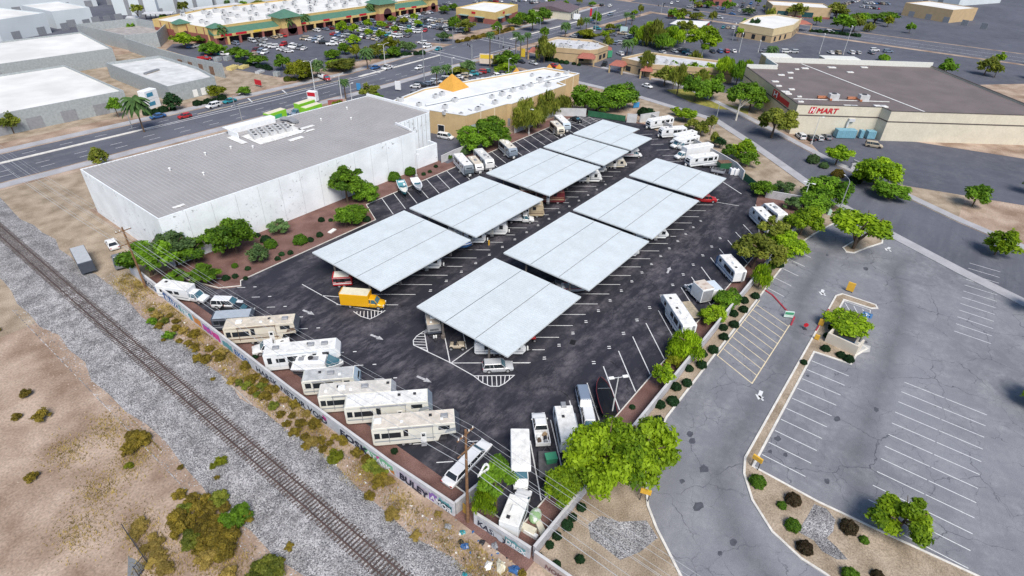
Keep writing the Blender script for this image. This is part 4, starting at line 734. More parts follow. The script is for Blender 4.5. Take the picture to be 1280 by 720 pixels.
# pale warehouses along the top left
far_white = M('far_white_wall', (.56, .61, .64), .8, .05, .1)
for i, (a, b_, dep, hh_, lab) in enumerate((((141.4, 392.7), (157.0, 375.5), 60, 13, 'leftmost pale warehouse block with painted dark recesses at the top edge'), ((159.0, 377.3), (190.4, 377.1), 60, 13, 'middle pale warehouse block at the top edge behind the strip mall'), ((193.4, 378.0), (234.9, 378.2), 60, 12, 'right pale warehouse block at the top edge behind palms'))):
    v = (Vector(b_) - Vector(a)).normalized(); nn = Vector((-v.y, v.x)) * dep; P7 = ccw([a, b_, (b_[0] + nn.x, b_[1] + nn.y), (a[0] + nn.x, a[1] + nn.y)]); rw, Qw = building('far_warehouse', lab, 'warehouse', P7, hh_, far_white, mall_roof, .4, .4)
    L_ = (Vector(b_) - Vector(a)).length
    for s in (L_ * .28, L_ * .62): on_wall(rw, Qw, 0, s, s + 2.2, 0, hh_ - .6, trim_gray, 'recess_shade', .3)  # flat grey panels put the shade of the wall recesses into colour
for a, b_, lab in (((135.2, 363.2), (140.9, 360.1), 'grey parking shade roof near left edge by the far red wall'), ((147.2, 370.6), (159.3, 361.9), 'long grey parking shade roof left of the strip mall'), ((171.3, 366.5), (202.8, 368.4), 'long grey parking shade roof behind the strip mall')):
    v = Vector(b_) - Vector(a); t = thing('carport', lab, 'carport', *a); m = MB(); m.bar((0, 0, 3), (v.x, v.y, 3), 7, .25); m.build('roof', gray_roof, t)
    for k in range(6): p = v * ((k + .3) / 6); m = MB(); m.box((p.x, p.y, 1.45), (.3, .3, 2.85)); m.build('post', dark_steel, t)
wall('red_boundary_wall', 'low red wall by the far left car park', [(127.8, 352.9), (139.4, 342.3)], 2.2, mat=mall_r)
for a, b_, dep, hh_, lab in (((77.2, 353.6), (99.4, 361.5), 45, 9, 'low pale warehouse farthest left at the top edge'), ((99.0, 429.8), (146.7, 430.1), 60, 11, 'long pale warehouse behind the farthest left one'), ((104.9, 370.2), (122.8, 372.5), 30, 8, 'small pale block building left of the red boundary wall'), ((525.6, 56.2), (512.4, 26.0), 30, 8, 'tan store block at the far right edge beyond the avenue'), ((648.7, 92.8), (619.5, 29.6), 60, 9, 'pale store block at the top right corner')):
    v = (Vector(b_) - Vector(a)).normalized(); nn = Vector((-v.y, v.x)) * dep
    if nn.x + nn.y < 0: nn = -nn
    rw, Qw = building('distant_block', lab, 'building', ccw([a, b_, (b_[0] + nn.x, b_[1] + nn.y), (a[0] + nn.x, a[1] + nn.y)]), hh_, far_white if 'pale' in lab else tan_st, mall_roof, .4, .4)
    for s in range(5, 60, 12): on_wall(rw, Qw, 0, s, s + 4, 0, 3.4, trim_gray, 'roller_door', .08)
bx_, Qx = building('block_shell', 'plain grey block hall left of the site office in the yard', 'building', [(30, 214), (72, 214), (72, 262), (30, 262)], 6, M('gray_block', (.33, .36, .37)), mall_roof, .6, .3); bx2, Q2x = building('block_shell', 'long grey hall at the far left behind the construction yard', 'building', [(20, 276), (94, 276), (98, 318), (20, 318)], 6.5, MATS['gray_block'], mall_roof, .6, .3)
for s in (5, 14, 23, 32): on_wall(bx_, Qx, 0, s, s + 4, 0, 3.4, trim_gray, 'roller_door', .08); on_wall(bx2, Q2x, 0, s, s + 4, 0, 3.4, trim_gray, 'roller_door', .08)
# ---- grey block building under construction
cmu = M('gray_block', (.33, .36, .37), .9, .1, .4, fine=.12, fscale=1.6); deck = M('roof_deck', (.56, .57, .57), .8, .14, .3)
ca, Qca = building('block_shell', 'unfinished grey block building with white roof deck beside the main road', 'construction', [(84.3, 211.0), (101.5, 212.3), (104, 229), (103, 256), (84, 258)], 5.5, cmu, deck, .9, .3)
for s in (8, 11, 13.5): on_wall(ca, Qca, 0, s, s + 1.7, .2, 2.6, plastic_white, 'window_sheet', .05)
lwall = thing('block_wall_panel', 'long free-standing grey block wall of the construction site with openings', 'wall', 113, 228); m = MB(); m.strip([(0, 0), (-3.6, 22), (-4.8, 42), (-5, 70)], .4, 0, h=5.4); m.build('wall', cmu, lwall)
for k in range(4): m = MB(); m.box((-1.1 - k * 1.0, 6.5 + 6.2 * k, 2.0), (.62, 2.4, 3.0), RAD(9)); m.build('opening', M('opening_brown', (.19, .12, .09), .9, .3, 2), lwall)
cb, Qcb = building('block_shell', 'second grey block shell behind the first with tall bare walls', 'construction', [(108.5, 300), (121, 297), (134, 315), (130, 338), (104, 340)], 6.2, cmu, M('bare_slab', (.33, .31, .30), .9, .2, .4), 3.4, .35)
for nm, lab, p, sz, mt in (('block_stack', 'stack of grey blocks on the construction yard beside yellow lumber', (125.2, 255.2), (3, 2, 1.6), cmu), ('block_stack', 'grey block pallets right of the red loader on the yard', (129.0, 254.0), (3.4, 2, 1.6), cmu), ('lumber_pile', 'bigger pile of yellow lumber on the construction yard', (122.4, 238.7), (5.2, 2.6, 1.2), M('yellow_lumber', (.62, .52, .22), .8, .12)), ('lumber_pile', 'smaller pile of yellow lumber on the construction yard', (126.3, 237.1), (4.2, 2.2, 1.0), MATS['yellow_lumber']), ('pipe_stack', 'grey pipe pile beside the parked cars on the yard edge', (126.4, 225.6), (4, 1.8, .9), ac_metal), ('block_stack', 'grey rubble stack near the mall driveway shrubs', (128.4, 216.9), (2.2, 2, 1.7), cmu), ('block_stack', 'grey block stack under the low wall on the yard', (108.0, 262.4), (3, 2.5, 1.2), cmu), ('roof_beam', 'dark roof frame lying on the white roof deck', (90.5, 236), (7, 1.0, .6), trim_gray)):
    t = thing(nm, lab, 'building material', p[0], p[1], 4.65 if nm == 'roof_beam' else 0, 25); n_ = 5; m = MB()
    for k in range(n_): m.box((0, -sz[1] / 2 + sz[1] * (k + .5) / n_, sz[2] / 2 - (k % 2) * .12), (sz[0] - (k % 3) * .2, sz[1] / n_ * .92, sz[2] - (k % 2) * .24))
    m.build('stacked_units', mt, t); m = MB(); m.box((0, 0, .06), (sz[0] * .9, sz[1] * 1.02, .1)); m.build('pallet', M('pallet_wood', (.30, .21, .12), .9, .2), t)
p = (77.6, 209.8); t = thing('site_office', 'white two-storey site office with blue windows beside the palm', 'site office', p[0], p[1] + 1, 0, 20)
for k in (0, 1):
    m = MB(); m.box((0, 0, 1.45 + k * 2.9), (5, 2.8, 2.82)); o = m.build('office_box', white_paint, t, bevel=.04); m = MB(); m.box((-.6, -1.42, 1.6 + k * 2.9), (2.4, .06, 1.2)); m.build('window', M('window_blue', (.06, .25, .38), .2, .05), o)

# ================================================================== VEHICLES (local +X is the front, wheels stand on z = 0)
PAINT = {}
def paint(name, c, metal=0.): PAINT[name] = M('paint_' + name, c, .28, .03, .5, metal=metal, spec=.6); return PAINT[name]
for n_, c_ in (('white', (.74, .75, .76)), ('silver', (.46, .48, .50)), ('grey', (.17, .18, .20)), ('black', (.018, .02, .024)), ('red', (.40, .02, .025)), ('blue', (.04, .12, .30)), ('teal', (.03, .24, .28)), ('beige', (.42, .36, .27)), ('maroon', (.13, .025, .03)), ('yellow', (.72, .38, .01)), ('green', (.06, .30, .16)), ('steel blue', (.19, .24, .32))): paint(n_, c_)
def ring(x, hw, z0, z1, ch=.1): return [(x, -hw + ch, z0), (x, hw - ch, z0), (x, hw, z0 + ch * 1.4), (x, hw, z1 - ch * 1.2), (x, hw - ch * 1.4, z1), (x, -hw + ch * 1.4, z1), (x, -hw, z1 - ch * 1.2), (x, -hw, z0 + ch * 1.4)]
def wheel_mb(r, w):
    t = MB(); prof = [(r * .58, -w / 2), (r * .93, -w / 2), (r, -w * .3), (r, w * .3), (r * .93, w / 2), (r * .58, w / 2)]
    t.loft([[(q[0] * math.cos(a * math.pi / 8), q[1], q[0] * math.sin(a * math.pi / 8)) for q in prof] for a in range(17)], caps=False)
    h = MB(); h.tube([(0, -w * .42, 0), (0, w * .42, 0)], r * .6, 12); return t, h
_wm = {}
def wheel(par, x, y, r=.36, w=.24):
    k = (round(r, 2), round(w, 2))
    if k not in _wm: t, h = wheel_mb(*k); _wm[k] = (t.mesh('tyre', tyre, True), h.mesh('rim', rim))
    o = link('wheel', _wm[k][0], par); o.location = (x, y, r); i = link('rim', _wm[k][1], o); return o
# kind: length, width, height, belt height, hood height, cabin base rear/front, roof rear/front (fractions of length from the rear)
CAR = {'sedan': (4.75, 1.82, 1.45, .92, .88, (.14, .72), (.28, .56)), 'suv': (4.8, 1.92, 1.75, 1.08, 1.05, (.02, .74), (.07, .60)), 'pickup': (5.7, 2.0, 1.85, 1.12, 1.12, (.40, .78), (.44, .67)), 'van': (5.0, 1.98, 1.80, 1.02, .98, (.01, .82), (.05, .66)), 'limousine': (8.5, 1.95, 1.48, .95, .92, (.10, .82), (.17, .74)), 'hatchback': (4.1, 1.76, 1.5, .95, .92, (.02, .76), (.12, .58))}
def car_geo(kind):
    L, W, Hh, zb, zh, (c0, c1), (r0, r1) = CAR[kind]; X = lambda f: -L / 2 + L * f; hw = W / 2; P = {}
    b = MB(); st = [(0., .86, .45, zb * .86), (.015, .95, .30, zb * .95), (.10, 1., .24, zb), (c1 - .02, 1., .22, zb), (.90, .98, .24, zh * .95), (.975, .92, .28, zh * .86), (1., .80, .40, zh * .70)]
    if kind == 'pickup':
        b.loft([ring(X(f), hw * k, z0, z1) for f, k, z0, z1 in [(.385, 1., .30, zb)] + st[3:]]); bed = MB(); bed.box((X(.195), 0, .62), (L * .37, W * .96, .1))
        for s in (-1, 1): bed.box((X(.195), s * (hw - .05), .80), (L * .385, .1, .64))
        bed.box((X(.006), 0, .80), (.08, W * .96, .62)); bed.box((X(.378), 0, .82), (.06, W * .96, .60)); P['bed'] = bed
    else: b.loft([ring(X(f), hw * k, z0, z1) for f, k, z0, z1 in st])
    P['body'] = b; gl = MB(); wb, wt = hw * .93, hw * .76
    def fr(x0, x1, w, z): return [(x0, -w, z), (x1, -w, z), (x1, w, z), (x0, w, z)]
    gl.loft([fr(X(c0), X(c1), wb, zb - .02), fr(X(r0), X(r1), wt, Hh - .05)]); P['glass'] = gl
    rf = MB(); rf.loft([fr(X(r0) - .06, X(r1) + .03, wt + .02, Hh - .07), fr(X(r0) + .03, X(r1) - .12, wt - .07, Hh + .02)])
    for s in (-1, 1):
        for (p, q, w) in (((c0, wb), (r0, wt), .12), ((c1, wb), (r1, wt), .07), (((c0 + c1) / 2 - .01, wb), ((r0 + r1) / 2, wt), .09)): rf.bar((X(p[0]), s * p[1], zb - .02), (X(q[0]), s * q[1], Hh - .05), w, .05)
        if kind in ('suv', 'van', 'limousine'): rf.bar((X(c0 * .7 + c1 * .3), s * wb, zb - .02), (X(r0 * .7 + r1 * .3), s * wt, Hh - .05), .09, .05)
        if kind == 'limousine': rf.bar((X(c0 * .25 + c1 * .75), s * wb, zb - .02), (X(r0 * .25 + r1 * .75), s * wt, Hh - .05), .09, .05)
    P['roof'] = rf; return P
def car_bits(kind):
    L, W, Hh, zb, zh, _, _ = CAR[kind]; r = .36 if Hh < 1.7 else .40; return [(L * .31, s * (W / 2 - .1), r) for s in (-1, 1)] + [(-L * .30, s * (W / 2 - .1), r) for s in (-1, 1)]
def near_car(kind, col, label, cat, x, y, rz, group=None, extra=None, sx=1.):
    L, W, Hh, zb, zh, cc, rr = CAR[kind]; t = thing({'sedan': 'sedan', 'suv': 'suv', 'pickup': 'pickup_truck', 'van': 'van', 'limousine': 'limousine', 'hatchback': 'hatchback'}[kind], label, cat, x, y, .012, rz, group); P = car_geo(kind); pm = PAINT[col]
    P['body'].build('body', pm, t, True); P['glass'].build('window_glass', glass, t); P['roof'].build('roof', pm, t)
    if 'bed' in P: P['bed'].build('cargo_bed', pm, t)
    w = MB(); x0, x1 = -L / 2 + L * cc[1], -L / 2 + L * rr[1]; ww = W / 2 * .8
    w.face([(x0 + .005, -ww, zb + .03), (x0 + .005, ww, zb + .03), (x1 + .05, ww * .84, Hh - .09), (x1 + .05, -ww * .84, Hh - .09)]); w.build('windscreen', windshield, t)
    for (a, b_, r) in car_bits(kind): wheel(t, a, b_, r)
    for s in (-1, 1):
        m = MB(); m.box((L / 2 - .12, s * W * .36, zh * .74), (.16, W * .2, .14)); m.build('headlight', lamp_clear, t); m = MB(); m.box((-L / 2 + .05, s * W * .38, zb * .8), (.1, W * .16, .2)); m.build('tail_light', lamp_red, t)
        m = MB(); m.box((x0 - .25, s * (W / 2 + .07), zb + .08), (.12, .18, .14)); m.build('mirror', pm, t)
    return t
_far = {}
def far_car(kind, col, label, cat, x, y, rz, group, s=1.):
    k = (kind, col)
    if k not in _far:
        P = car_geo(kind); m = MB(); m.add(P['body'], 0); m.add(P['roof'], 0); m.add(P['glass'], 1)
        if 'bed' in P: m.add(P['bed'], 0)
        for (a, b_, r) in car_bits(kind): m.tube([(a, b_ - .12, r), (a, b_ + .12, r)], r, 10, 2)
        L, W, Hh, zb, zh, _, _ = CAR[kind]
        for q in (-1, 1): m.box((-L / 2 + .05, q * W * .38, zb * .8), (.1, W * .16, .18), mi=3)
        _far[k] = m.mesh('parked_car', [PAINT[col], glass, tyre, lamp_red], True)
    o = link('parked_car', _far[k]); o.location = (x, y, .02); o.rotation_euler.z = RAD(rz); return tag(o, label, cat, group)

# ---- trailers and motorhomes
def rv(name, label, cx, cy, rz, L, kind='trailer', W=2.5, Hh=3.15, body=None, roof=None, stripe=None, cap=None, ac=(.45,), vents=(.2, .7), side=-1, awn=True, group=None, windows=None, door=.62, zlow=.55):
    body = body or rv_white; roof = roof or roof_white; stripe = stripe or stripe_gray; t = thing(name, label, {'trailer': 'travel trailer', 'fifth': 'fifth wheel', 'classa': 'motorhome', 'cargo': 'cargo trailer'}[kind], cx, cy, .012, rz, group); x0, x1 = -L / 2, L / 2; hw = W / 2
    if kind == 'trailer': prof = [(x0, zlow + .25), (x0 + .25, zlow), (x1 - .5, zlow), (x1, zlow + .7), (x1, Hh - .9), (x1 - .75, Hh), (x0 + .25, Hh), (x0, Hh - .25)]
    elif kind == 'fifth': prof = [(x0, zlow + .25), (x0 + .25, zlow), (x1 - 2.9, zlow), (x1 - 2.5, 1.65), (x1 - .5, 1.75), (x1, 2.2), (x1, Hh - .9), (x1 - .6, Hh), (x0 + .2, Hh), (x0, Hh - .2)]
    elif kind == 'classa': prof = [(x0, zlow), (x1 - .4, zlow), (x1, zlow + .4), (x1 - .05, 1.5), (x1 - .35, Hh - .35), (x1 - .8, Hh), (x0 + .2, Hh), (x0, Hh - .2)]
    else: prof = [(x0, zlow), (x1, zlow), (x1, Hh - .4), (x1 - .35, Hh), (x0, Hh)]
    m = MB(); m.loft([[(x, -hw, z) for x, z in prof], [(x, hw, z) for x, z in prof]]); m.build('body', body, t, bevel=.05, seg=2)
    xa = x1 - {'trailer': .85, 'fifth': .7, 'classa': .9, 'cargo': .45}[kind]; m = MB(); m.box(((x0 + .28 + xa) / 2, 0, Hh + .012), (xa - x0 - .28, W - .14, .03)); m.build('roof_membrane', roof, t)
    if cap:
        f = [p for p in prof if p[0] > x1 - .95]; m = MB(); m.loft([[(x + .02, s * (hw + .012), z) for x, z in f] for s in (-1, 1)]); m.build('front_cap', cap, t)
    if kind == 'trailer' or kind == 'fifth':
        z = Hh - .62; m = MB(); q = .012
        if kind == 'trailer': m.face([(x1 - .27 + .02, -hw * .62, Hh - .55), (x1 - .27 + .02, hw * .62, Hh - .55), (x1 - .06 + .02, hw * .7, Hh - .83), (x1 - .06 + .02, -hw * .7, Hh - .83)][::-1]); m.face([(x1 + q, -hw * .7, 1.55), (x1 + q, hw * .7, 1.55), (x1 + q, hw * .7, Hh - .95), (x1 + q, -hw * .7, Hh - .95)]); m.build('front_window', glass, t)
    if kind == 'classa':
        m = MB(); m.face([(x1 - .065, -hw * .9, 1.62), (x1 - .065, hw * .9, 1.62), (x1 - .30, hw * .86, Hh - .55), (x1 - .30, -hw * .86, Hh - .55)]); m.build('windscreen', windshield, t)
    # windows on both sides, framed and slightly proud
    zr = 1.0 if kind == 'fifth' else 0.
    for s in (-1, 1):
        for (u, w, h0, h1) in (windows or ((.06, .7, .5, .8), (.2, 1.5, .46, .78), (.4, 1.1, .5, .78), (.74, .7, .55, .8))):
            xc = x0 + L * u + w / 2; za, zb_ = zlow + (Hh - zlow) * h0, zlow + (Hh - zlow) * h1; m = MB(); m.box((xc, s * hw, (za + zb_) / 2), (w + .1, .05, zb_ - za + .1)); o = m.build('window', plastic_black, t); m = MB(); m.box((xc, s * (hw + .028), (za + zb_) / 2), (w, .012, zb_ - za)); m.build('pane', glass, o)
        for zc, hgt, a, b_ in ((.24, .2, .02, .98 if kind != 'fifth' else .72), (.44, .06, .02, .97), (.88, .05, .02, .96), (.36, .035, .3, .97 if kind != 'fifth' else .7)):
            m = MB(); xa_, xb_ = x0 + L * a, x0 + L * b_ - (.2 if kind == 'trailer' else 0.05); m.box(((xa_ + xb_) / 2, s * (hw + .004), zlow + (Hh - zlow) * zc), (xb_ - xa_, .012, hgt)); m.build('side_stripe', stripe, t)
    if kind == 'fifth':
        m = MB(); m.loft([[(x1 - 2.0, s * (hw + .01), 2.0), (x1 - .4, s * (hw + .01), 2.3), (x1 - .15, s * (hw + .01), Hh - .9), (x1 - 1.6, s * (hw + .01), Hh - 1.05)] for s in (-1, 1)]); m.build('overhang_graphic', stripe, t)
    if kind != 'cargo':
        s = side; xc = x0 + L * door; m = MB(); m.box((xc, s * (hw + .012), zlow + .95), (.75, .04, 1.8)); d = m.build('door', plastic_white if body is not rv_white else rv_cream, t); m = MB(); m.box((xc, s * (hw + .036), zlow + 1.4), (.42, .02, .5)); m.build('door_window', glass, d); m = MB(); m.box((xc, s * (hw + .28), .35), (.7, .5, .06)); m.box((xc, s * (hw + .12), .55), (.7, .25, .06)); m.build('entry_step', trim_gray, t)
        if awn: m = MB(); m.tube([(x0 + L * .18, s * (hw + .1), Hh - .22), (x0 + L * .70, s * (hw + .1), Hh - .22)], .09, 8); [m.bar((x0 + L * f, s * (hw + .06), Hh - .3), (x0 + L * f, s * (hw + .04), 1.0), .06) for f in (.19, .69)]; m.build('awning', trim_gray if body is rv_cream else stripe, t)
        for u in ac: m = MB(); m.loft([[(x0 + L * u + a * .5, b_ * .38, Hh + .03) for a, b_ in ((-1, -1), (1, -1), (1, 1), (-1, 1))], [(x0 + L * u + a * .46, b_ * .34, Hh + .26) for a, b_ in ((-1, -1), (1, -1), (1, 1), (-1, 1))], [(x0 + L * u + a * .36, b_ * .26, Hh + .33) for a, b_ in ((-1, -1), (1, -1), (1, 1), (-1, 1))]]); m.build('air_conditioner', plastic_white if len(ac) < 3 and u < .5 else trim_gray, t)
        for q, u in enumerate(vents): m = MB(); m.box((x0 + L * u, (.35 if q % 2 else -.4), Hh + .09), (.42, .42, .14), taper=.85); m.build('roof_vent', plastic_black if q % 2 else plastic_white, t)
        m = MB(); m.box((x0 - .06, -hw * .55, (zlow + Hh) / 2), (.05, .4, Hh - zlow - .3)); m.build('ladder', trim_gray, t)
    ax = (-L * .06 - .45, -L * .06 + .45) if kind in ('trailer', 'cargo') else ((-L * .12 - .45, -L * .12 + .45) if kind == 'fifth' else (-L * .26, L * .34))
    for a in ax:
        for s in (-1, 1): wheel(t, a, s * (hw - .16), .36 if kind != 'classa' else .48, .24)
    m = MB(); m.box((0, 0, zlow - .1), (L * .9 - (2.4 if kind == 'fifth' else 0), W * .8, .2)); m.build('chassis', dark_steel, t)
    if kind in ('trailer', 'cargo'):
        m = MB(); m.bar((x1 - .2, -.6, .5), (x1 + 1.15, 0, .5), .1); m.bar((x1 - .2, .6, .5), (x1 + 1.15, 0, .5), .1); m.tube([(x1 + .9, 0, 0), (x1 + .9, 0, .9)], .05, 6); m.build('hitch', dark_steel, t)
        if kind == 'trailer': m = MB(); [m.tube([(x1 + .35, s * .18, .56), (x1 + .35, s * .18, 1.0), (x1 + .35, s * .18, 1.1)], [.15, .15, .06], 10) for s in (-1, 1)]; m.build('gas_bottle', plastic_white, t)
    if kind == 'fifth':
        m = MB(); [m.box((x1 - 2.7, s * .9, .55), (.14, .14, 1.1)) for s in (-1, 1)]; m.build('landing_leg', dark_steel, t)
    if kind == 'classa':
        for s in (-1, 1): m = MB(); m.box((x1 - .02, s * hw * .75, 1.0), (.1, .4, .2)); m.build('headlight', lamp_clear, t); m = MB(); m.bar((x1 - .3, s * hw, 2.3), (x1 + .1, s * (hw + .25), 2.1), .08); m.box((x1 + .1, s * (hw + .25), 2.0), (.1, .2, .45)); m.build('mirror', plastic_black, t)
    return t
def cab_truck(name, label, cat, cx, cy, rz, L, box_h=3.3, col='white', boxm=None, roofm=None, over=False, W=2.4, group=None, windows=False, flat=False, stripe=None):
    """A cutaway cab with a box, camper, bus or flat body behind it; L is the whole length."""
    t = thing(name, label, cat, cx, cy, .012, rz, group); pm = PAINT[col]; x1 = L / 2; x0 = -L / 2; cb = 2.55; hw = W / 2; bx = x1 - cb; boxm = boxm or rv_white; roofm = roofm or roof_white
    c = MB(); c.loft([ring(x, .98 * k, z0, z1, .1) for x, k, z0, z1 in ((bx - .1, 1., .45, 1.28), (x1 - 1.15, 1., .42, 1.25), (x1 - .35, .96, .42, 1.12), (x1 - .02, .88, .5, .9))]); c.build('cab', pm, t, True)
    gq = MB(); f4 = lambda a, b_, w, z: [(a, -w, z), (b_, -w, z), (b_, w, z), (a, w, z)]; gq.loft([f4(bx + .05, x1 - 1.05, .93, 1.24), f4(bx + .05, x1 - 1.6, .80, 2.0)]); gq.build('cab_window', windshield, t); m = MB(); m.loft([f4(bx, x1 - 1.55, .82, 1.98), f4(bx, x1 - 1.7, .72, 2.09)])
    for s in (-1, 1): m.bar((x1 - 1.05, s * .93, 1.24), (x1 - 1.6, s * .8, 2.0), .08); m.bar((bx + .35, s * .93, 1.24), (bx + .35, s * .81, 2.0), .3, .06)
    m.build('cab_roof', pm, t)
    for s in (-1, 1): m = MB(); m.box((x1 - .06, s * .7, .85), (.14, .34, .22)); m.build('headlight', lamp_clear, t); m = MB(); m.box((x1 - 1.2, s * 1.15, 1.45), (.1, .22, .32)); m.build('mirror', plastic_black, t); m = MB(); m.box((x0 + .01, s * hw * .8, .9), (.06, .2, .22)); m.build('tail_light', lamp_red, t)
    m = MB(); m.box((x1 + .02, 0, .52), (.12, 1.9, .2)); m.build('bumper', chrome, t)
    if flat:
        m = MB(); m.box(((x0 + bx) / 2 - .1, 0, .95), (bx - x0 - .2, W, .14)); m.build('flat_deck', boxm, t)
        for s in (-1, 1): m = MB(); m.box(((x0 + bx) / 2 - .1, s * (hw - .2), 1.28), (bx - x0 - .3, .38, .6)); m.build('tool_box', boxm, t)
    else:
        m = MB()
        if over: m.loft([[(x, s * hw, z) for x, z in ((x0, .6), (bx, .6), (bx, 2.05), (x1 - 1.5, 2.15), (x1 - 1.1, 2.5), (x1 - 1.5, box_h), (x0, box_h))] for s in (-1, 1)])
        else: m.box(((x0 + bx) / 2, 0, (.62 + box_h) / 2), (bx - x0, W, box_h - .62))
        m.build('cargo_box' if not windows else 'body', boxm, t, bevel=.05)
        m = MB(); xe = (x1 - 1.6) if over else bx; m.box(((x0 + xe) / 2, 0, box_h + .012), (xe - x0 - .2, W - .16, .03)); m.build('box_roof', roofm, t)
        if windows:
            for s in (-1, 1):
                for u in ((.12, .5), (.3, 1.4), (.58, .9)): xc = x0 + (bx - x0) * u[0] + u[1] / 2; m = MB(); m.box((xc, s * (hw + .01), box_h * .68), (u[1], .05, box_h * .2)); m.build('window', glass, t)
                m = MB(); m.box(((x0 + bx) / 2, s * (hw + .006), 1.15), (bx - x0 - .2, .02, .16)); m.build('side_stripe', stripe or stripe_gray, t)
            m = MB(); m.box((x0 + (bx - x0) * .5, 0, box_h + .17), (.9, .7, .28), taper=.85); m.build('air_conditioner', plastic_white, t); m = MB(); m.box((x0 + (bx - x0) * .2, .3, box_h + .09), (.4, .4, .14)); m.build('roof_vent', plastic_black, t)
        else: m = MB(); m.box((x0 - .015, 0, 1.95), (.03, W * .88, 2.3)); m.build('rear_door', trim_gray if boxm is not PAINT['yellow'] else boxm, t)
    m = MB(); m.box(((x0 + bx) / 2, 0, .5), (bx - x0, .9, .2)); m.build('chassis', dark_steel, t)
    for s in (-1, 1): wheel(t, x1 - .95, s * .88, .40, .26); wheel(t, x0 + (bx - x0) * .33, s * (hw - .22), .40, .34)
    return t
def boat(label, cx, cy, rz, L, hull=None, deck=None, cover=None, W=2.2, cabin=False, name='boat', wind=True, stripe=None):
    t = thing(name, label, 'boat', cx, cy, .012, rz); hull = hull or white_paint; deck = deck or rv_cream; z0 = .65; st = [(-.5, .88, .25, 1.05), (-.2, 1., .15, 1.08), (.12, .95, .15, 1.14), (.34, .66, .28, 1.22), (.46, .28, .5, 1.3), (.5, .05, .8, 1.34)]; hw = W / 2; m = MB()
    m.loft([[(x * L, 0, z0 + b_), (x * L, hw * k * .75, z0 + b_ + .22), (x * L, hw * k, z0 + t_), (x * L, -hw * k, z0 + t_), (x * L, -hw * k * .75, z0 + b_ + .22)] for x, k, b_, t_ in st]); m.build('hull', hull, t, True)
    m = MB(); n = len(st)
    for s in (-1, 1): m.tube([(x * L, s * hw * k, z0 + t_ + .02) for x, k, b_, t_ in st], .06, 6)
    m.build('gunwale', stripe or white_paint, t); 
    if cover:
        m = MB(); m.loft([[(x * L, hw * k * 1.03, z0 + t_), (x * L, hw * k * .45, z0 + t_ + (.42 if -.3 < x < .3 else .1)), (x * L, -hw * k * .45, z0 + t_ + (.42 if -.3 < x < .3 else .1)), (x * L, -hw * k * 1.03, z0 + t_)] for x, k, b_, t_ in st]); m.build('cover', cover, t)
        m = MB(); m.tube([(.12 * L, -hw * .8, z0 + 1.62), (.12 * L, hw * .8, z0 + 1.62)], .045, 6); m.build('tower_bar', chrome, t)
    else:
        m = MB(); m.loft([[(x * L, hw * k * .80, z0 + .70 + (.42 if x > .1 else 0)), (x * L, -hw * k * .80, z0 + .70 + (.42 if x > .1 else 0)), (x * L, -hw * k * .80, z0 + t_ + .005 + (.03 if x > .1 else -.25)), (x * L, hw * k * .80, z0 + t_ + .005 + (.03 if x > .1 else -.25))] for x, k, b_, t_ in st]); m.build('deck', deck, t)
        for x, w in ((-.32, .8), (-.12, .45), (-.02, .45)):
            m = MB(); m.box((x * L, 0 if w > .6 else .5, z0 + 1.12), (.5, W * w * .8 if w > .6 else .5, .4)); m.build('seat', white_paint, t)
        if wind: m = MB(); m.face([(.08 * L, -hw * .75, z0 + 1.1), (.16 * L, 0, z0 + 1.15), (.13 * L, 0, z0 + 1.6), (.06 * L, -hw * .7, z0 + 1.5)]); m.face([(.16 * L, 0, z0 + 1.15), (.08 * L, hw * .75, z0 + 1.1), (.06 * L, hw * .7, z0 + 1.5), (.13 * L, 0, z0 + 1.6)]); m.build('windscreen', windshield, t)
        m = MB(); m.box((-.53 * L, 0, z0 + .95), (.45, .5, .9)); m.build('outboard_motor', plastic_black, t)
    if cabin:
        m = MB(); m.box((-.12 * L, 0, z0 + 1.55), (L * .62, W * .9, 1.1), taper=.94); m.build('cabin', white_paint, t, bevel=.06); m = MB(); m.loft([[(.2 * L, s * W * .43, z0 + 1.1), (.44 * L, s * W * .2, z0 + 1.25), (.2 * L, s * W * .42, z0 + 2.05)] for s in (-1, 1)]); m.build('bow_windscreen', windshield, t); m = MB(); [m.box((x * L, 0, z0 + 2.16), (w, .8, .12)) for x, w in ((-.3, .8), (-.05, 1.2))]; m.build('roof_hatch', trim_gray, t); m = MB(); m.tube([(-.12 * L, 0, z0 + 2.1), (-.12 * L, 0, z0 + 2.38)], .4, 12); m.build('air_conditioner', plastic_black, t)
        m = MB(); m.tube([(.15 * L, -hw * .9, z0 + 1.6), (.40 * L, -hw * .5, z0 + 1.65), (.5 * L, 0, z0 + 1.7), (.40 * L, hw * .5, z0 + 1.65), (.15 * L, hw * .9, z0 + 1.6)], .05, 6); m.build('bow_rail', chrome, t)
    m = MB()
    for s in (-1, 1): m.bar((-.48 * L, s * .7, .55), (.25 * L, s * .6, .55), .1, .14); m.bar((.25 * L, s * .6, .55), (.5 * L + .9, 0, .5), .1, .12)
    for x in (-.4, -.1, .2): m.bar((x * L, -.75, .55), (x * L, .75, .55), .1)
    m.build('trailer_frame', dark_steel, t)
    for s in (-1, 1): wheel(t, -.12 * L, s * (hw - .02), .33, .22)
    return t
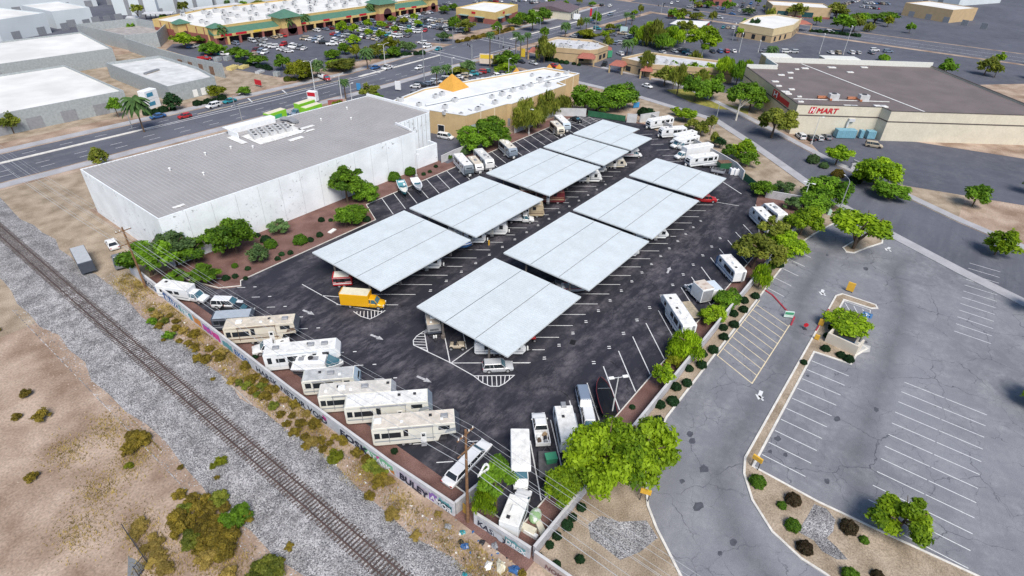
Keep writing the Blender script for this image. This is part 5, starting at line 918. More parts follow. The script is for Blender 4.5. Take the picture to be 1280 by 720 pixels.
def flat_trailer(label, cx, cy, rz, L, W=2.2, deckm=None, rails=False, name='flatbed_trailer', cat='trailer', zd=.62):
    t = thing(name, label, cat, cx, cy, .012, rz); m = MB(); m.box((0, 0, zd), (L, W, .12)); m.build('deck', deckm or M('deck_wood', (.24, .18, .13), .9, .25, 3), t); m = MB()
    for s in (-1, 1): m.bar((L / 2, s * .6, zd - .1), (L / 2 + 1.2, 0, zd - .1), .09); m.box((0, s * W / 2, zd), (L, .08, .2))
    m.build('frame', dark_steel, t)
    if rails:
        m = MB()
        for s in (-1, 1):
            for z in (.4, .75): m.bar((-L / 2, s * W / 2, zd + z), (L / 2, s * W / 2, zd + z), .05)
            for k in range(5): m.bar((-L / 2 + L * k / 4, s * W / 2, zd), (-L / 2 + L * k / 4, s * W / 2, zd + .75), .05)
        for x in (-1, 1): m.bar((x * L / 2, -W / 2, zd + .75), (x * L / 2, W / 2, zd + .75), .05); m.bar((x * L / 2, -W / 2, zd + .4), (x * L / 2, W / 2, zd + .4), .05)
        m.build('side_rail', steel, t)
    for a in (-.4, .4):
        for s in (-1, 1): wheel(t, a - .3, s * (W / 2 + .12), .33, .2)
    return t
RVG = 'trailers and motorhomes parked along the graffiti wall'
# --- row along the graffiti wall
cab_truck('shuttle_bus', 'white shuttle bus with open side door nearest the far wall corner', 'shuttle bus', 30.8, 96.2, -64, 8.8, 2.9, 'white', windows=True, stripe=stripe_gray, W=2.3)
near_car('van', 'white', 'white van with slatted roof rack beside the shuttle bus', 'van', *(34.4, 88.4, -53, 5.8,)[:3])
near_car('pickup', 'black', 'long black pickup between slatted white van and black enclosed trailer', 'pickup truck', *(34.4, 85.2, -59, 7.6,)[:3])
rv('cargo_trailer', 'black enclosed cargo trailer with silver roof beside the beige fifth wheel', 32.2, 81.9, -43, 6.4, 'cargo', 2.4, 2.8, rv_dark, M('silver_roof', (.45, .50, .55), .4, .06, metal=.2), rv_gray)
W5 = ((.03, .6, .42, .70), (.11, 2.4, .42, .68), (.36, .5, .45, .8), (.76, 1.4, .66, .84))
rv('fifth_wheel_trailer', 'beige fifth wheel with tan roof and black front cap beside cargo trailer', 33.6, 75.4, -42, 11.3, 'fifth', 2.5, 3.8, rv_beige, roof_tan, stripe_brown, rv_dark, (.2, .82), (.5, .6, .64), windows=W5)
near_car('pickup', 'white', 'white pickup nosed to the graffiti wall behind the rounded white fifth wheel', 'pickup truck', *(32.6, 72.2, 151, 4.5,)[:3])
rv('fifth_wheel_trailer', 'bright white fifth wheel with rounded nose beside the cabin boat', 34.0, 65.2, -41, 11.1, 'fifth', 2.5, 3.8, rv_white, roof_white, M('pale_stripe', (.62, .66, .70), .4, .05), PAINT['white'], (.16, .62, .8), (.5, .58), windows=((.05, .5, .42, .74), (.16, 1.2, .46, .66), (.31, 1.4, .46, .72), (.50, .5, .5, .7), (.64, .5, .6, .76), (.77, .9, .66, .8)))
boat('white cabin boat with bow windscreen on trailer between two white trailers', 34.3, 62.2, -47, 7.6, white_paint, cabin=True, W=2.5, wind=False)
rv('travel_trailer', 'boxy trailer with grey roof and blue-grey nose beside the cabin boat', 33.3, 57.4, -43, 8.0, 'trailer', 2.5, 3.3, rv_cream, roof_gray, stripe_gray, M('nose_blue', (.33, .42, .50), .4, .05), (.5,), (.66, .3))
rv('fifth_wheel_trailer', 'cream fifth wheel with dark front cap and black roof unit beside the grey-roofed trailer', 33.6, 51.8, -44, 10.5, 'fifth', 2.5, 3.8, rv_cream, M('roof_putty', (.57, .55, .51), .8, .14, 1.2, fine=.08, fscale=5), stripe_gray, rv_gray, (.6, .3), (.1, .25, .42, .9), windows=W5)
rv('fifth_wheel_trailer', 'cream fifth wheel with three white roof units next to last in the row', 35.0, 46.9, -44, 11.8, 'fifth', 2.5, 3.8, rv_cream, roof_white, stripe_gray, M('cap_slate', (.18, .22, .27), .4, .06), (.08, .39), (.35, .62, .52, .8), windows=W5)
rv('fifth_wheel_trailer', 'cream fifth wheel with tan roof and entry steps nearest the white limousine', 34.7, 41.3, -44, 11.4, 'fifth', 2.5, 3.8, rv_cream, M('roof_sand', (.60, .55, .48), .8, .14, 1.2, fine=.08, fscale=5), stripe_gray, rv_dark, (.07, .83), (.34, .67, .8), windows=W5, door=.58)
near_car('limousine', 'white', 'white stretch limousine parked by the tall brown utility pole', 'limousine', *(35.6, 33.0, 3, 7.5,)[:3])
# --- the corner below and the near right row
cab_truck('motorhome', 'white motorhome facing the wall corner, nose to nose with the bus', 'motorhome', 39.7, 27.6, -141, 7.5, 3.15, 'white', over=True, windows=False, W=2.45)
cab_truck('shuttle_bus', 'white bus with plain roof wedged in the wall corner beside junk', 'bus', 33.9, 23.6, 19, 6.4, 2.9, 'white', windows=True, W=2.35)
t_ = near_car('pickup', 'white', 'white pickup with its bed full of junk beside the corner motorhome', 'pickup truck', *(46.2, 29.0, 43, 6.2,)[:3])
pj = t_.location; rj = random.Random(6)
for k, (nm, mt) in enumerate((('cardboard_box', M('cardboard', (.35, .25, .15), .9, .1)), ('plastic_crate', plastic_white), ('toolbox', plastic_black), ('scrap_wood', MATS['deck_wood'] if 'deck_wood' in MATS else bark), ('canvas_bag', trim_gray))):
    a = t_.rotation_euler.z; dx, dy = -1.2 - .32 * k, (.45 if k % 2 else -.4); o = MB(); o.box((0, 0, .2), (.6 - .06 * k, .5, .4), .3 * k, taper=.9); o.box((.05, .02, .43), (.4, .3, .06), .3 * k); q = o.build(nm, mt); q.location = (pj.x + dx * math.cos(a) - dy * math.sin(a), pj.y + dx * math.sin(a) + dy * math.cos(a), .69); tag(q, ('brown cardboard box in the bed of the junk-filled pickup', 'white crate in the bed of the junk-filled pickup', 'black toolbox in the bed of the junk-filled pickup', 'scrap wood in the bed of the junk-filled pickup', 'grey bag at the tailgate of the junk-filled pickup')[k], nm.split('_')[-1])
flat_trailer('dark flat trailer carrying a green bin beside the corner motorhome', 42.0, 24.8, 37, 4.1, 2.4, M('deck_dark', (.10, .10, .105), .8, .2))
fx, fy = (42.6, 24.8); t = thing('green_bin', 'green bin with a lid on the dark flat trailer', 'bin', fx, fy, .72, -40); m = MB(); m.box((0, 0, .45), (1.3, 1.0, .9), taper=1.08); m.build('tub', PAINT['green'], t); m = MB(); m.box((0, 0, .95), (1.5, 1.15, .1)); m.build('lid', PAINT['green'], t)
rv('travel_trailer', 'plain white trailer half under the big bright tree', 47.8, 26.0, 43, 6.9, 'trailer', 2.5, 3.1, rv_white, roof_white, stripe_gray, None, (.9,), (.75, .6))
near_car('van', 'steel blue', 'blue-grey van with teal windscreen beside the covered black boat', 'van', *(54.6, 27.2, -138, 4.7,)[:3])
near_car('suv', 'white', 'white car under the big tree behind the blue-grey van', 'car', *(51.4, 24.4, -140, 3.5,)[:3])
boat('boat under a black cover on trailer beside the light pole', 56.6, 25.0, 42, 7.0, PAINT['black'], cover=M('black_canvas', (.006, .006, .007), .45, .2), stripe=PAINT['maroon'], W=2.4)
rv('travel_trailer', 'long white trailer alone in the near right row', 81.6, 25.2, 47, 9.8, 'fifth', 2.5, 3.3, rv_white, roof_white, stripe_gray, None, (.35,), (.2, .5, .62, .8))
flat_trailer('flat trailer with tan deck between long white trailer and box truck', 86.4, 24.5, 49, 4.9, 2.2, M('tan_deck', (.36, .31, .23), .9, .2, 2))
cab_truck('box_truck', 'white box truck with rust-stained roof in the near right row', 'box truck', 92.0, 25.8, 58, 5.7, 3.4, 'white', roofm=M('rust_stained_roof', (.56, .50, .44), .8, .2, 1.2, col2=(.34, .24, .18), lo=.5, hi=.75), W=2.5)
rv('cargo_trailer', 'low pale trailer tucked beside the rust-roofed box truck', 94.4, 23.8, 52, 3.7, 'cargo', 2.0, 2.2, rv_white, M('silver_roof2', (.55, .62, .68), .4, .05), stripe_gray)
rv('travel_trailer', 'white trailer under the olive tree in the right row', 103.4, 23.8, 48, 7.2, 'trailer', 2.5, 3.1, rv_white, roof_white, stripe_blue, stripe_blue, (.4,), (.65, .2))
rv('travel_trailer', 'white trailer with dark swirl side, left of the pair near the gate', 129.0, 25.7, 44, 9.0, 'trailer', 2.5, 3.2, rv_white, roof_white, rv_gray, None, (.4,), (.2, .65))
rv('travel_trailer', 'white trailer with pale roof, right of the pair near the gate', 133.8, 24.9, 50, 6.7, 'trailer', 2.5, 3.2, rv_white, roof_white, stripe_gray, None, (.5,), (.25, .7))
# --- far right row in front of the curved wall
rv('travel_trailer', 'white trailer first in the far row, beside the pale end wall', 176.8, 75.0, 156, 9.7, 'trailer', 2.5, 3.2, rv_white, roof_white, stripe_gray, None, (.4,), (.2,))
boat('white motorboat with dark cover roll in front of the first far trailer', 177.2, 74.8, 144, 8.1, white_paint)
rv('travel_trailer', 'white trailer with sloped nose behind the blue-decked boat', 171.0, 67.8, 142, 8.6, 'trailer', 2.5, 3.2, rv_white, roof_white, stripe_gray, None, (.6,), (.3, .8))
boat('white boat with blue deck in front of the second far trailer', 171.4, 68.2, 147, 6.7, white_paint, deck=PAINT['blue'])
cab_truck('motorhome', 'small white motorhome with overhang in the far row behind two boats', 'motorhome', 169.0, 63.2, 161, 9.4, 3.0, 'white', over=True, windows=True)
cab_truck('motorhome', 'white motorhome with cab overhang beside the far row pickup', 'motorhome', 166.0, 61.4, 158, 9.9, 2.9, 'white', over=True, windows=True)
near_car('pickup', 'silver', 'silver pickup left of the long white box truck in the far row', 'pickup truck', *(164.6, 60.4, 156, 8.4,)[:3])
cab_truck('box_truck', 'long white box truck in the far row by the curved wall', 'box truck', 159.4, 55.8, 153, 12.3, 3.4, 'white', W=2.5)
rv('travel_trailer', 'white trailer with four small windows beside the long box truck', 154.8, 51.4, 149, 9.5, 'trailer', 2.5, 3.1, rv_white, roof_white, stripe_gray, None, (.35,), (.6,))
flat_trailer('low grey trailer piled flat beside the green dumpster', 155.6, 49.2, 137, 4.2, 2.0, trim_gray)
for lab, (x, y), w in (('green dumpster with brown lid by the curved wall', (157.4, 45.7), 3.2),):
    t = thing('dumpster', lab, 'dumpster', x, y, .01, -40); m = MB(); m.box((0, 0, .95), (w, 2.0, 1.7), taper=1.06); m.build('bin', green_metal, t); m = MB(); m.box((0, 0, 1.85), (w * 1.05, 2.1, .1)); m.build('lid', rust_steel, t)
flat_trailer('railed utility trailer beside the white tanks', 152.2, 45.3, -78, 3.5, 2.0, trim_gray, True, 'utility_trailer')
for k, (p, lab) in enumerate((((154.4, 42.2), 'white tank left of the pair by the green street gate'), ((154.8, 41.2), 'white tank right of the pair by the green street gate'))):
    t = thing('water_tank', lab, 'tank', p[0], p[1], .01, -45); m = MB(); m.box((0, 0, .95), (1.3, 1.3, 1.8)); m.build('tank_body', white_paint, t, bevel=.12, seg=2); m = MB(); m.tube([(0, 0, 1.85), (0, 0, 2.0)], .25, 10); m.build('cap', plastic_black, t)
# --- row below the white warehouse
boat('teal and white motorboat nearest the warehouse trees', 87.0, 100.2, -124, 8.1, PAINT['teal'], deck=rv_cream, stripe=white_paint)
boat('white boat parked right beside the teal motorboat', 90.6, 98.9, -122, 7.5, white_paint, deck=rv_gray)
near_hd = None
rv('travel_trailer', 'white trailer with swooping black windows, left of three near the warehouse', 107.2, 98.4, -119, 9.8, 'trailer', 2.5, 3.2, rv_white, roof_white, rv_gray, M('nose_slate', (.12, .15, .18), .4, .06), (.35,), (.15, .7))
rv('travel_trailer', 'small tan-roofed trailer squeezed between two larger white trailers', 109.8, 96.4, -120, 7.0, 'trailer', 2.2, 2.7, rv_cream, roof_tan, stripe_gray, PAINT['white'], (.5,), (.2,))
rv('travel_trailer', 'white trailer with rounded nose, right of three under the dense trees', 113.5, 96.6, -119, 9.5, 'trailer', 2.5, 3.3, rv_white, M('roof_pale_gray', (.55, .55, .54), .8, .1), stripe_gray, PAINT['white'], (.3, .6), (.2, .75))
rv('travel_trailer', 'white trailer with slate blue nose standing alone in the upper row', 124.4, 96.9, -119, 8.4, 'trailer', 2.5, 3.2, rv_white, M('roof_light_tan', (.60, .57, .50), .8, .12), rv_dark, M('nose_steel', (.2, .25, .31), .4, .06), (.4,), (.2, .7))
rv('travel_trailer', 'beige trailer left of the pair near the light pole by drooping trees', 148.9, 96.6, -125, 7.2, 'trailer', 2.4, 3.0, rv_beige, M('roof_cream', (.6, .57, .5), .8, .1), stripe_brown, None, (.5,), (.25,))
rv('travel_trailer', 'white trailer with blue nose right of the beige one by drooping trees', 154.0, 98.1, -126, 9.1, 'trailer', 2.5, 3.1, rv_white, roof_white, stripe_gray, M('nose_sky', (.4, .48, .55), .4, .06), (.4,), (.7,))
near_car('sedan', 'black', 'black car last in the upper row beside the striped zone', 'car', *(163.4, 98.6, -103, 5.0,)[:3])
near_car('van', 'white', 'white car by the beige building door between warehouse and trees', 'car', *(121.9, 119.0, -73, 4.9,)[:3])
# --- vehicles under the canopies, noses out
t = rv('cargo_trailer', 'short red cargo trailer with pale roof under the nearest left canopy', 51.8, 78.6, -44, 3.5, 'cargo', 2.2, 2.4, PAINT['red'], rv_cream, PAINT['white'])
cab_truck('box_truck', 'bright yellow box truck parked by the nearest left canopy', 'box truck', 49.9, 70.5, -57, 7.7, 3.0, 'yellow', boxm=PAINT['yellow'], roofm=M('cream_roof', (.66, .62, .48), .7, .08), W=2.3)
TG = ((.2, 1.2, .46, .78), (.55, .6, .5, .8), (.8, .7, .5, .8))
for (lab, F_, hh_, kw) in (('white trailer nose under the nearest left canopy beyond yellow truck', (65.8, 71.8, -50, 7.5), 3.1, {}), ('white trailer nose at the corner of the second left canopy by yellow bollard', (79.0, 71.9, -50, 8.0), 3.1, {}), ('white trailer with dark swirls under the second left canopy', (84.6, 71.1, -50, 9.0), 3.2, {'stripe': rv_gray}), ('white trailer with dark stripes under the third left canopy', (122.8, 70.4, -50, 9.0), 3.1, {'stripe': rv_dark}), ('pale trailer behind the striped one under the third left canopy', (129.5, 72.4, -50, 8.0), 3.3, {}), ('beige trailer under the fourth left canopy', (136.3, 69.9, -50, 8.0), 2.6, {'body': rv_beige}), ('white trailer nose under the third right canopy corner', (106.9, 42.9, -50, 7.0), 2.6, {}), ('white trailer behind the silver SUV at the nearest right canopy corner', (55.8, 44.0, -50, 8.2), 2.7, {'stripe': rv_gray}), ('white trailer nose under the second right canopy', (96.1, 43.9, -50, 6.0), 2.4, {})): rv('travel_trailer', lab, *F_, 'trailer', 2.5, hh_, windows=TG, **kw)
boat('blue boat with a pointed nose under the nearest left canopy', 74.7, 71.4, -50, 7.0, PAINT['blue'], cover=M('blue_canvas', (.02, .09, .32), .8, .1))
boat('white boat nose under the second right canopy corner', 84.7, 43.4, -50, 6.0, white_paint, cover=M('grey_canvas', (.3, .32, .34), .85, .1))
boat('silver boat with red hull edge between the two nearest right canopies', 77.6, 44.0, -50, 6.5, PAINT['silver'], stripe=PAINT['red'], deck=rv_gray)
cab_truck('service_truck', 'white service truck with side tool boxes under the second left canopy', 'service truck', 93.7, 69.0, -50, 6.4, 2.0, 'white', flat=True, W=2.1, boxm=white_paint)
rv('motorhome', 'tan motorhome with striped side under the second left canopy', 96.5, 70.7, -50, 10.5, 'classa', 2.5, 3.4, M('rv_tan', (.45, .37, .25), .45, .06), roof_tan, stripe_brown, None, (.4, .8), (.2,))
rv('motorhome', 'dark maroon motorhome under the third left canopy', 105.6, 71.3, -50, 11.0, 'classa', 2.5, 3.5, PAINT['maroon'], roof_tan, M('stripe_sand', (.4, .32, .2), .4, .05), None, (.4, .8), (.2,))
cab_truck('motorhome', 'white camper truck with red stripe beside the farthest left canopy', 'camper truck', 146.6, 69.6, -50, 7.0, 2.9, 'white', over=True, windows=True, stripe=PAINT['red'])
near_car('pickup', 'red', 'red pickup nosing out from the farthest right canopy', 'pickup truck', *(132.8, 41.0, -50, 5.7,)[:3])
near_car('suv', 'silver', 'silver SUV parked in front of the nearest right canopy corner', 'SUV', *(52.3, 41.6, -46, 4.8,)[:3])
rv('travel_trailer', 'small tan camper beside the white hatching at nearest right canopy', 52.8, 56.1, -129, 4.6, 'trailer', 2.2, 2.5, rv_beige, M('roof_tan2', (.5, .43, .34), .8, .12), rv_dark, rv_dark, (.4,), (.7,))
t = thing('utility_buggy', 'small open tan buggy parked beside the tan camper', 'buggy', *(52.1, 50.0), .012, -50)
m = MB(); m.box((0, 0, .6), (2.6, 1.3, .5), taper=.9); m.box((.7, 0, .92), (1.0, 1.1, .2), taper=.85); m.build('body', PAINT['beige'], t, bevel=.05); m = MB()
for s in (-1, 1): m.bar((.3, s * .6, .9), (.0, s * .55, 1.75), .07); m.bar((0, s * .55, 1.75), (-1., s * .55, 1.75), .07); m.bar((-1., s * .55, 1.75), (-1.2, s * .6, .9), .07)
m.bar((0, -.55, 1.75), (0, .55, 1.75), .07); m.bar((-1., -.55, 1.75), (-1., .55, 1.75), .07); m.build('roll_cage', plastic_black, t); m = MB(); [m.box((-.3, s * .3, .95), (.5, .45, .3)) for s in (-1, 1)]; m.build('seat', plastic_black, t)
for a in (-.95, .95):
    for s in (-1, 1): wheel(t, a, s * .75, .36, .3)
t = thing('quad_bike', 'red quad bike at the right edge of the nearest canopy', 'quad bike', *(61.4, 41.9), .012, -50); m = MB(); m.box((0, 0, .62), (1.7, .7, .35), taper=.8); m.box((.3, 0, .9), (.5, .5, .2), taper=.8); m.build('body', PAINT['red'], t, bevel=.05); m = MB(); m.bar((.4, -.45, 1.1), (.4, .45, 1.1), .05); m.build('handlebar', plastic_black, t)
for a in (-.6, .6):
    for s in (-1, 1): wheel(t, a, s * .5, .30, .26)
near_car('pickup', 'grey', 'grey pickup added to darken the gap under the second right canopy', 'pickup truck', 76.5, 47, -50); flat_trailer('tan flat trailer added to darken the gap between two nearest right canopies', 73.2, 52.6, -50, 6, 2.2, MATS['tan_deck']); near_car('sedan', 'beige', 'beige car added to darken the gap at the third right canopy edge', 'car', 98.4, 50.5, -50)  # extra vehicles, added under the canopies to make the gaps darker
rv('travel_trailer', 'tan trailer added to darken the gap before the third right canopy', 98.0, 45.6, -50, 7, 'trailer', 2.4, 2.5, rv_beige, roof_tan, stripe_brown); near_car('pickup', 'maroon', 'maroon pickup added to darken the third left canopy gap', 'pickup truck', 100.2, 77, -50)
# --- cars by the supermarket, on the roads and at the shops
nn_ = {'sedan': 'car', 'suv': 'SUV', 'pickup': 'pickup', 'van': 'van', 'hatchback': 'hatchback'}
for kind, col, lab, (x, y), rz in (('suv', 'white', 'white delivery van nosed to the supermarket wall', (199.2, 36.3), 38), ('sedan', 'black', 'black car between white van and silver car at the supermarket wall', (199.8, 33.5), 38), ('hatchback', 'silver', 'silver car second from the left bins at supermarket wall', (201.7, 31.4), 38), ('sedan', 'grey', 'dark grey car nearest the long blue container', (204.7, 29.7), 38), ('van', 'beige', 'pale car in the lane below the blue bins', (206.6, 16.3), -75),
    ('sedan', 'white', 'white pickup on the curving side street near the olive trees', (218.9, 100.7), -105), ('sedan', 'blue', 'blue-black hatchback on the main road near the palm', (73.9, 198.6), 178), ('hatchback', 'red', 'red hatchback on the main road behind the dark one', (79.5, 192.7), 178), ('suv', 'white', 'white wagon on the main road ahead of the red hatchback', (91.0, 196.6), 185), ('sedan', 'teal', 'grey-green car in the right turn lane by the yard sign', (97.6, 197.8), 185), ('sedan', 'white', 'white car on the main road near the big signal mast', (175.8, 185.5), 185), ('suv', 'white', 'white car leaving the mall beside the teal car', (207.1, 212.4), 170), ('sedan', 'teal', 'teal car turning in the middle of the crossing', (207.3, 205.0), 195), ('suv', 'white', 'white SUV at the mall driveway mouth', (211.6, 220.1), 120), ('sedan', 'white', 'white car on the main road at far left of palms', (165.9, 194.3), 185), ('sedan', 'blue', 'blue car by the grass strip below the mall trees', (162.7, 198.5), 185), ('pickup', 'silver', 'silver pickup by the grass strip below the mall trees', (166.3, 195.0), 185), ('sedan', 'silver', 'silver car on the side street before the restaurant', (217.0, 155.8), -100), ('sedan', 'red', 'red car peeking behind the shop roof on the side street', (219.4, 146.5), -100), ('sedan', 'black', 'black car on the side street beside palms and signal', (215.5, 161.7), -100), ('sedan', 'black', 'dark sedan at the far end of the main road', (372.9, 190.9), 10), ('sedan', 'white', 'white car turning at the distant crossing', (440.2, 193.7), 200), ('van', 'silver', 'silver van at the distant crossing', (453.5, 195.0), 200), ('sedan', 'black', 'black car on the far avenue by the bank', (424.3, 167.5), -90), ('sedan', 'blue', 'dark blue car on the far avenue right of the bank', (427.3, 143.3), -90), ('suv', 'black', 'black SUV before the far crossing', (390.4, 223.7), 10), ('suv', 'white', 'white SUV beside the black one before the far crossing', (391.9, 217.7), 10), ('suv', 'white', 'white car beside the driveway to the restaurant', (262.5, 137.4), 60), ('pickup', 'black', 'dark pickup parked below the red awning of the restaurant', (238.5, 131.9), 20), ('van', 'steel blue', 'blue van behind the restaurant', (281.4, 152.1), 100), ('suv', 'silver', 'silver SUV behind the restaurant', (284.5, 150.9), 100)):
    far_car(kind, col, lab, 'car', x, y, rz, 'cars on the roads and by the shops')
lt = PAINT['red']; x, y = (137.7, 198.9); t = cab_truck('tow_truck', 'red and white truck pulling out of the mall driveway', 'truck', x, y, 265, 6.5, 2.0, 'red', flat=True, W=2.1, boxm=white_paint)
for lab, (x, y), rz in (('green box truck nearest the condensers behind the warehouse', (97.7, 167.5), 8), ('green box truck in the middle behind the warehouse, cab left', (107.5, 169.2), 188), ('green box truck at the back behind the warehouse, beside the red sign', (106.5, 164.1), 188)):
    t = cab_truck('box_truck', lab, 'box truck', x, y + 1, rz, 9.5, 3.6, 'steel blue', boxm=M('lime_box', (.22, .52, .03), .5, .06), roofm=MATS['cream_roof'], W=2.5)
    for s in (-1, 1): m = MB(); m.box((-1.2, s * 1.262, 2.2), (2.8, .03, 1.1)); m.build('side_panel', M('panel_green', (.05, .36, .18), .5, .08), t); m = MB(); m.box((-3.4, s * 1.262, 1.9), (1.1, .03, 1.2)); m.build('side_lettering', M('panel_yellow', (.6, .6, .1), .5, .08), t)
rc_ = random.Random(21); COLS = ['white'] * 9 + ['silver'] * 7 + ['grey'] * 4 + ['black'] * 4 + ['steel blue'] * 3 + ['blue', 'red', 'beige', 'beige', 'maroon', 'teal']; KINDS_ = ['sedan'] * 4 + ['suv'] * 4 + ['pickup', 'van', 'hatchback']
def row(a, b_, n, ang, occ, desc, group, flip=True):
    c = 0
    for i in range(n):
        if rc_.random() > occ: continue
        f = (i + .5) / n; x, y = a[0] + (b_[0] - a[0]) * f, a[1] + (b_[1] - a[1]) * f; k = rc_.choice(KINDS_); col = rc_.choice(COLS)
        far_car(k, col, f'{col} {nn_[k]}, {ORD[c]} {desc}', nn_[k], x + rc_.uniform(-.25, .25), y + rc_.uniform(-.15, .15), ang + rc_.uniform(-3, 3) + (180 if flip and rc_.random() < .35 else 0), group); c += 1
MG = 'cars parked in front of the strip mall'
for a, b_, n, ang, occ, d_ in (((155.2, 272), (155.6, 247), 8, 150, .55, 'from the storefronts in the car row left of the bare tree'), ((160.8, 269), (163.4, 247), 8, 30, .75, 'from the storefronts in the row right of the bare tree'), ((144.5, 267), (147.2, 246), 7, 30, .6, 'from the storefronts in the leftmost mall row'), ((139.5, 262), (142.5, 246), 5, 150, .35, 'from the storefronts behind the three small yard trees'),
    ((176.5, 268), (178.2, 246), 8, 150, .85, 'from the storefronts in the row below the big arch'), ((182, 270), (184.6, 246), 8, 30, .8, 'from the storefronts one row right of the arch row'), ((193.5, 270), (196, 246), 9, 150, .9, 'from the storefronts in the third double row, left half'), ((199, 271), (201.6, 240), 11, 30, .9, 'from the storefronts in the third double row, right half'), ((210.5, 271), (213, 238), 12, 150, .9, 'from the storefronts in the fourth double row, left half'), ((216, 271), (218.6, 236), 12, 30, .92, 'from the storefronts in the fourth double row, right half'), ((227, 272), (229.5, 240), 11, 150, .9, 'from the storefronts in the fifth double row, left half'), ((232.5, 272), (235, 240), 11, 30, .9, 'from the storefronts in the fifth double row, right half'), ((243.5, 272), (245.5, 236), 12, 150, .9, 'from the storefronts in the sixth double row, left half'), ((249, 272), (251, 238), 12, 30, .9, 'from the storefronts in the sixth double row, right half'), ((259, 272), (262, 236), 12, 150, .75, 'from the storefronts in the last mall row')): row(a, b_, n, ang, occ, d_, MG)
row((146, 279.2), (178, 279.6), 11, 90, .5, 'along the arcade left of the big arch', MG); row((186, 279.8), (236, 280.6), 17, 90, .5, 'along the arcade between both big towers', MG); row((252, 280.8), (280, 281.2), 10, 90, .6, 'along the arcade right of the far tower', MG)
SG = 'cars parked behind the beige shop building'
row((153, 166), (193, 161.8), 15, 120, .88, 'from the left in the row along the hedge', SG); row((168, 155.6), (192, 152.0), 9, 60, .92, 'from the left in the middle row behind the pyramid', SG); row((167, 149.8), (190, 147.4), 9, 120, .92, 'from the left in the row just behind the pyramid', SG); row((146, 160), (150, 148), 5, 30, .8, 'from the hedge in the short row left of the pyramid', SG)
PG = 'cars parked in the plaza behind the supermarket'
row((297, 124), (284, 108), 6, 100, .75, 'from the back in the row near the white-trunked trees', PG); row((292, 118), (280, 125), 4, 60, .7, 'beside the white-trunked tree stand', PG); row((338, 68), (362, 44), 9, 40, .5, 'from the left behind the supermarket parapet', PG); row((366, 56), (372, 38), 6, 130, .5, 'in the short plaza row under the tall light', PG); row((318, 92), (336, 72), 7, 130, .4, 'in the plaza row along the low parapet', PG); row((300, 108), (312, 98), 4, 40, .6, 'in the plaza row left of the tall light', PG)
FG = 'cars in the far car parks at the top'
row((545.7, 98.5), (581.2, 95.6), 7, 60, .85, 'in the far right car park, left row', FG); row((542.2, 85.7), (541.7, 73.9), 7, 60, .8, 'in the far right car park, nearest row', FG); row((569.0, 88.8), (579.0, 70.5), 9, 60, .85, 'in the far right car park, middle row', FG); row((357.0, 263.5), (368.8, 262.5), 5, 60, .9, 'left of the brown gabled roof', FG); row((327.9, 293.7), (373.0, 268.2), 14, 80, .7, 'in the far top row behind the corner shop', FG); row((294.7, 293.9), (315.1, 298.7), 6, 80, .8, 'beside the corner shop trees', FG); row((243.0, 240.0), (243.8, 231.7), 4, 60, .8, 'below the corner shop awnings', FG); row((246.2, 229.5), (253.9, 226.2), 4, 30, .8, 'beside the round trees by the corner shop', FG); row((431.7, 177.0), (450.4, 172.8), 5, 100, .7, 'before the brick and teal building', FG); row((139.1, 367.6), (138.8, 354.2), 5, 60, .8, 'under the grey shade roofs at top left', FG); row((129.2, 286.5), (132.4, 286.4), 3, 20, .9, 'beside the round tree behind the block shells', FG); row((130.0, 268.9), (135.0, 261.3), 5, 20, .8, 'on the yard edge near the red loader', FG)
XG = 'cars around the far crossing and plaza'
for a, b_, n, ang, occ, d_ in (((300, 156), (318, 146), 8, 60, .8, 'in the plaza row left of the bank'), ((300, 164), (322, 158), 9, 100, .8, 'in the plaza row behind the restaurant'), ((270, 176), (320, 180), 14, 95, .6, 'in the plaza row along the main road'), ((262, 126), (276, 112), 7, 40, .8, 'behind the roadside shops, left'), ((268, 106), (276, 90), 6, 20, .8, 'behind the roadside shops, right'), ((306, 232), (330, 236), 9, 90, .85, 'right of the corner shop'), ((310, 262), (336, 268), 9, 90, .85, 'behind the corner shop'), ((352, 250), (372, 256), 8, 90, .85, 'behind the brown gabled roof'), ((372, 130), (382, 108), 8, 10, .7, 'beside the bank and beige store'), ((442, 100), (446, 170), 18, 10, .75, 'across the far avenue, near row'), ((462, 90), (468, 165), 18, 10, .75, 'across the far avenue, second row'), ((482, 60), (488, 165), 19, 10, .75, 'across the far avenue, third row'), ((404, 150), (412, 30), 9, -90, .5, 'driving on the far avenue'), ((270, 192), (380, 200), 8, 5, .5, 'driving on the main road east')): row(a, b_, n, ang, occ, d_, XG)
t = cab_truck('loader_truck', 'red flat truck on the construction yard beside grey blocks', 'truck', *(121.9, 259.7), -20, 5.5, 2, 'red', flat=True, boxm=PAINT['red'])

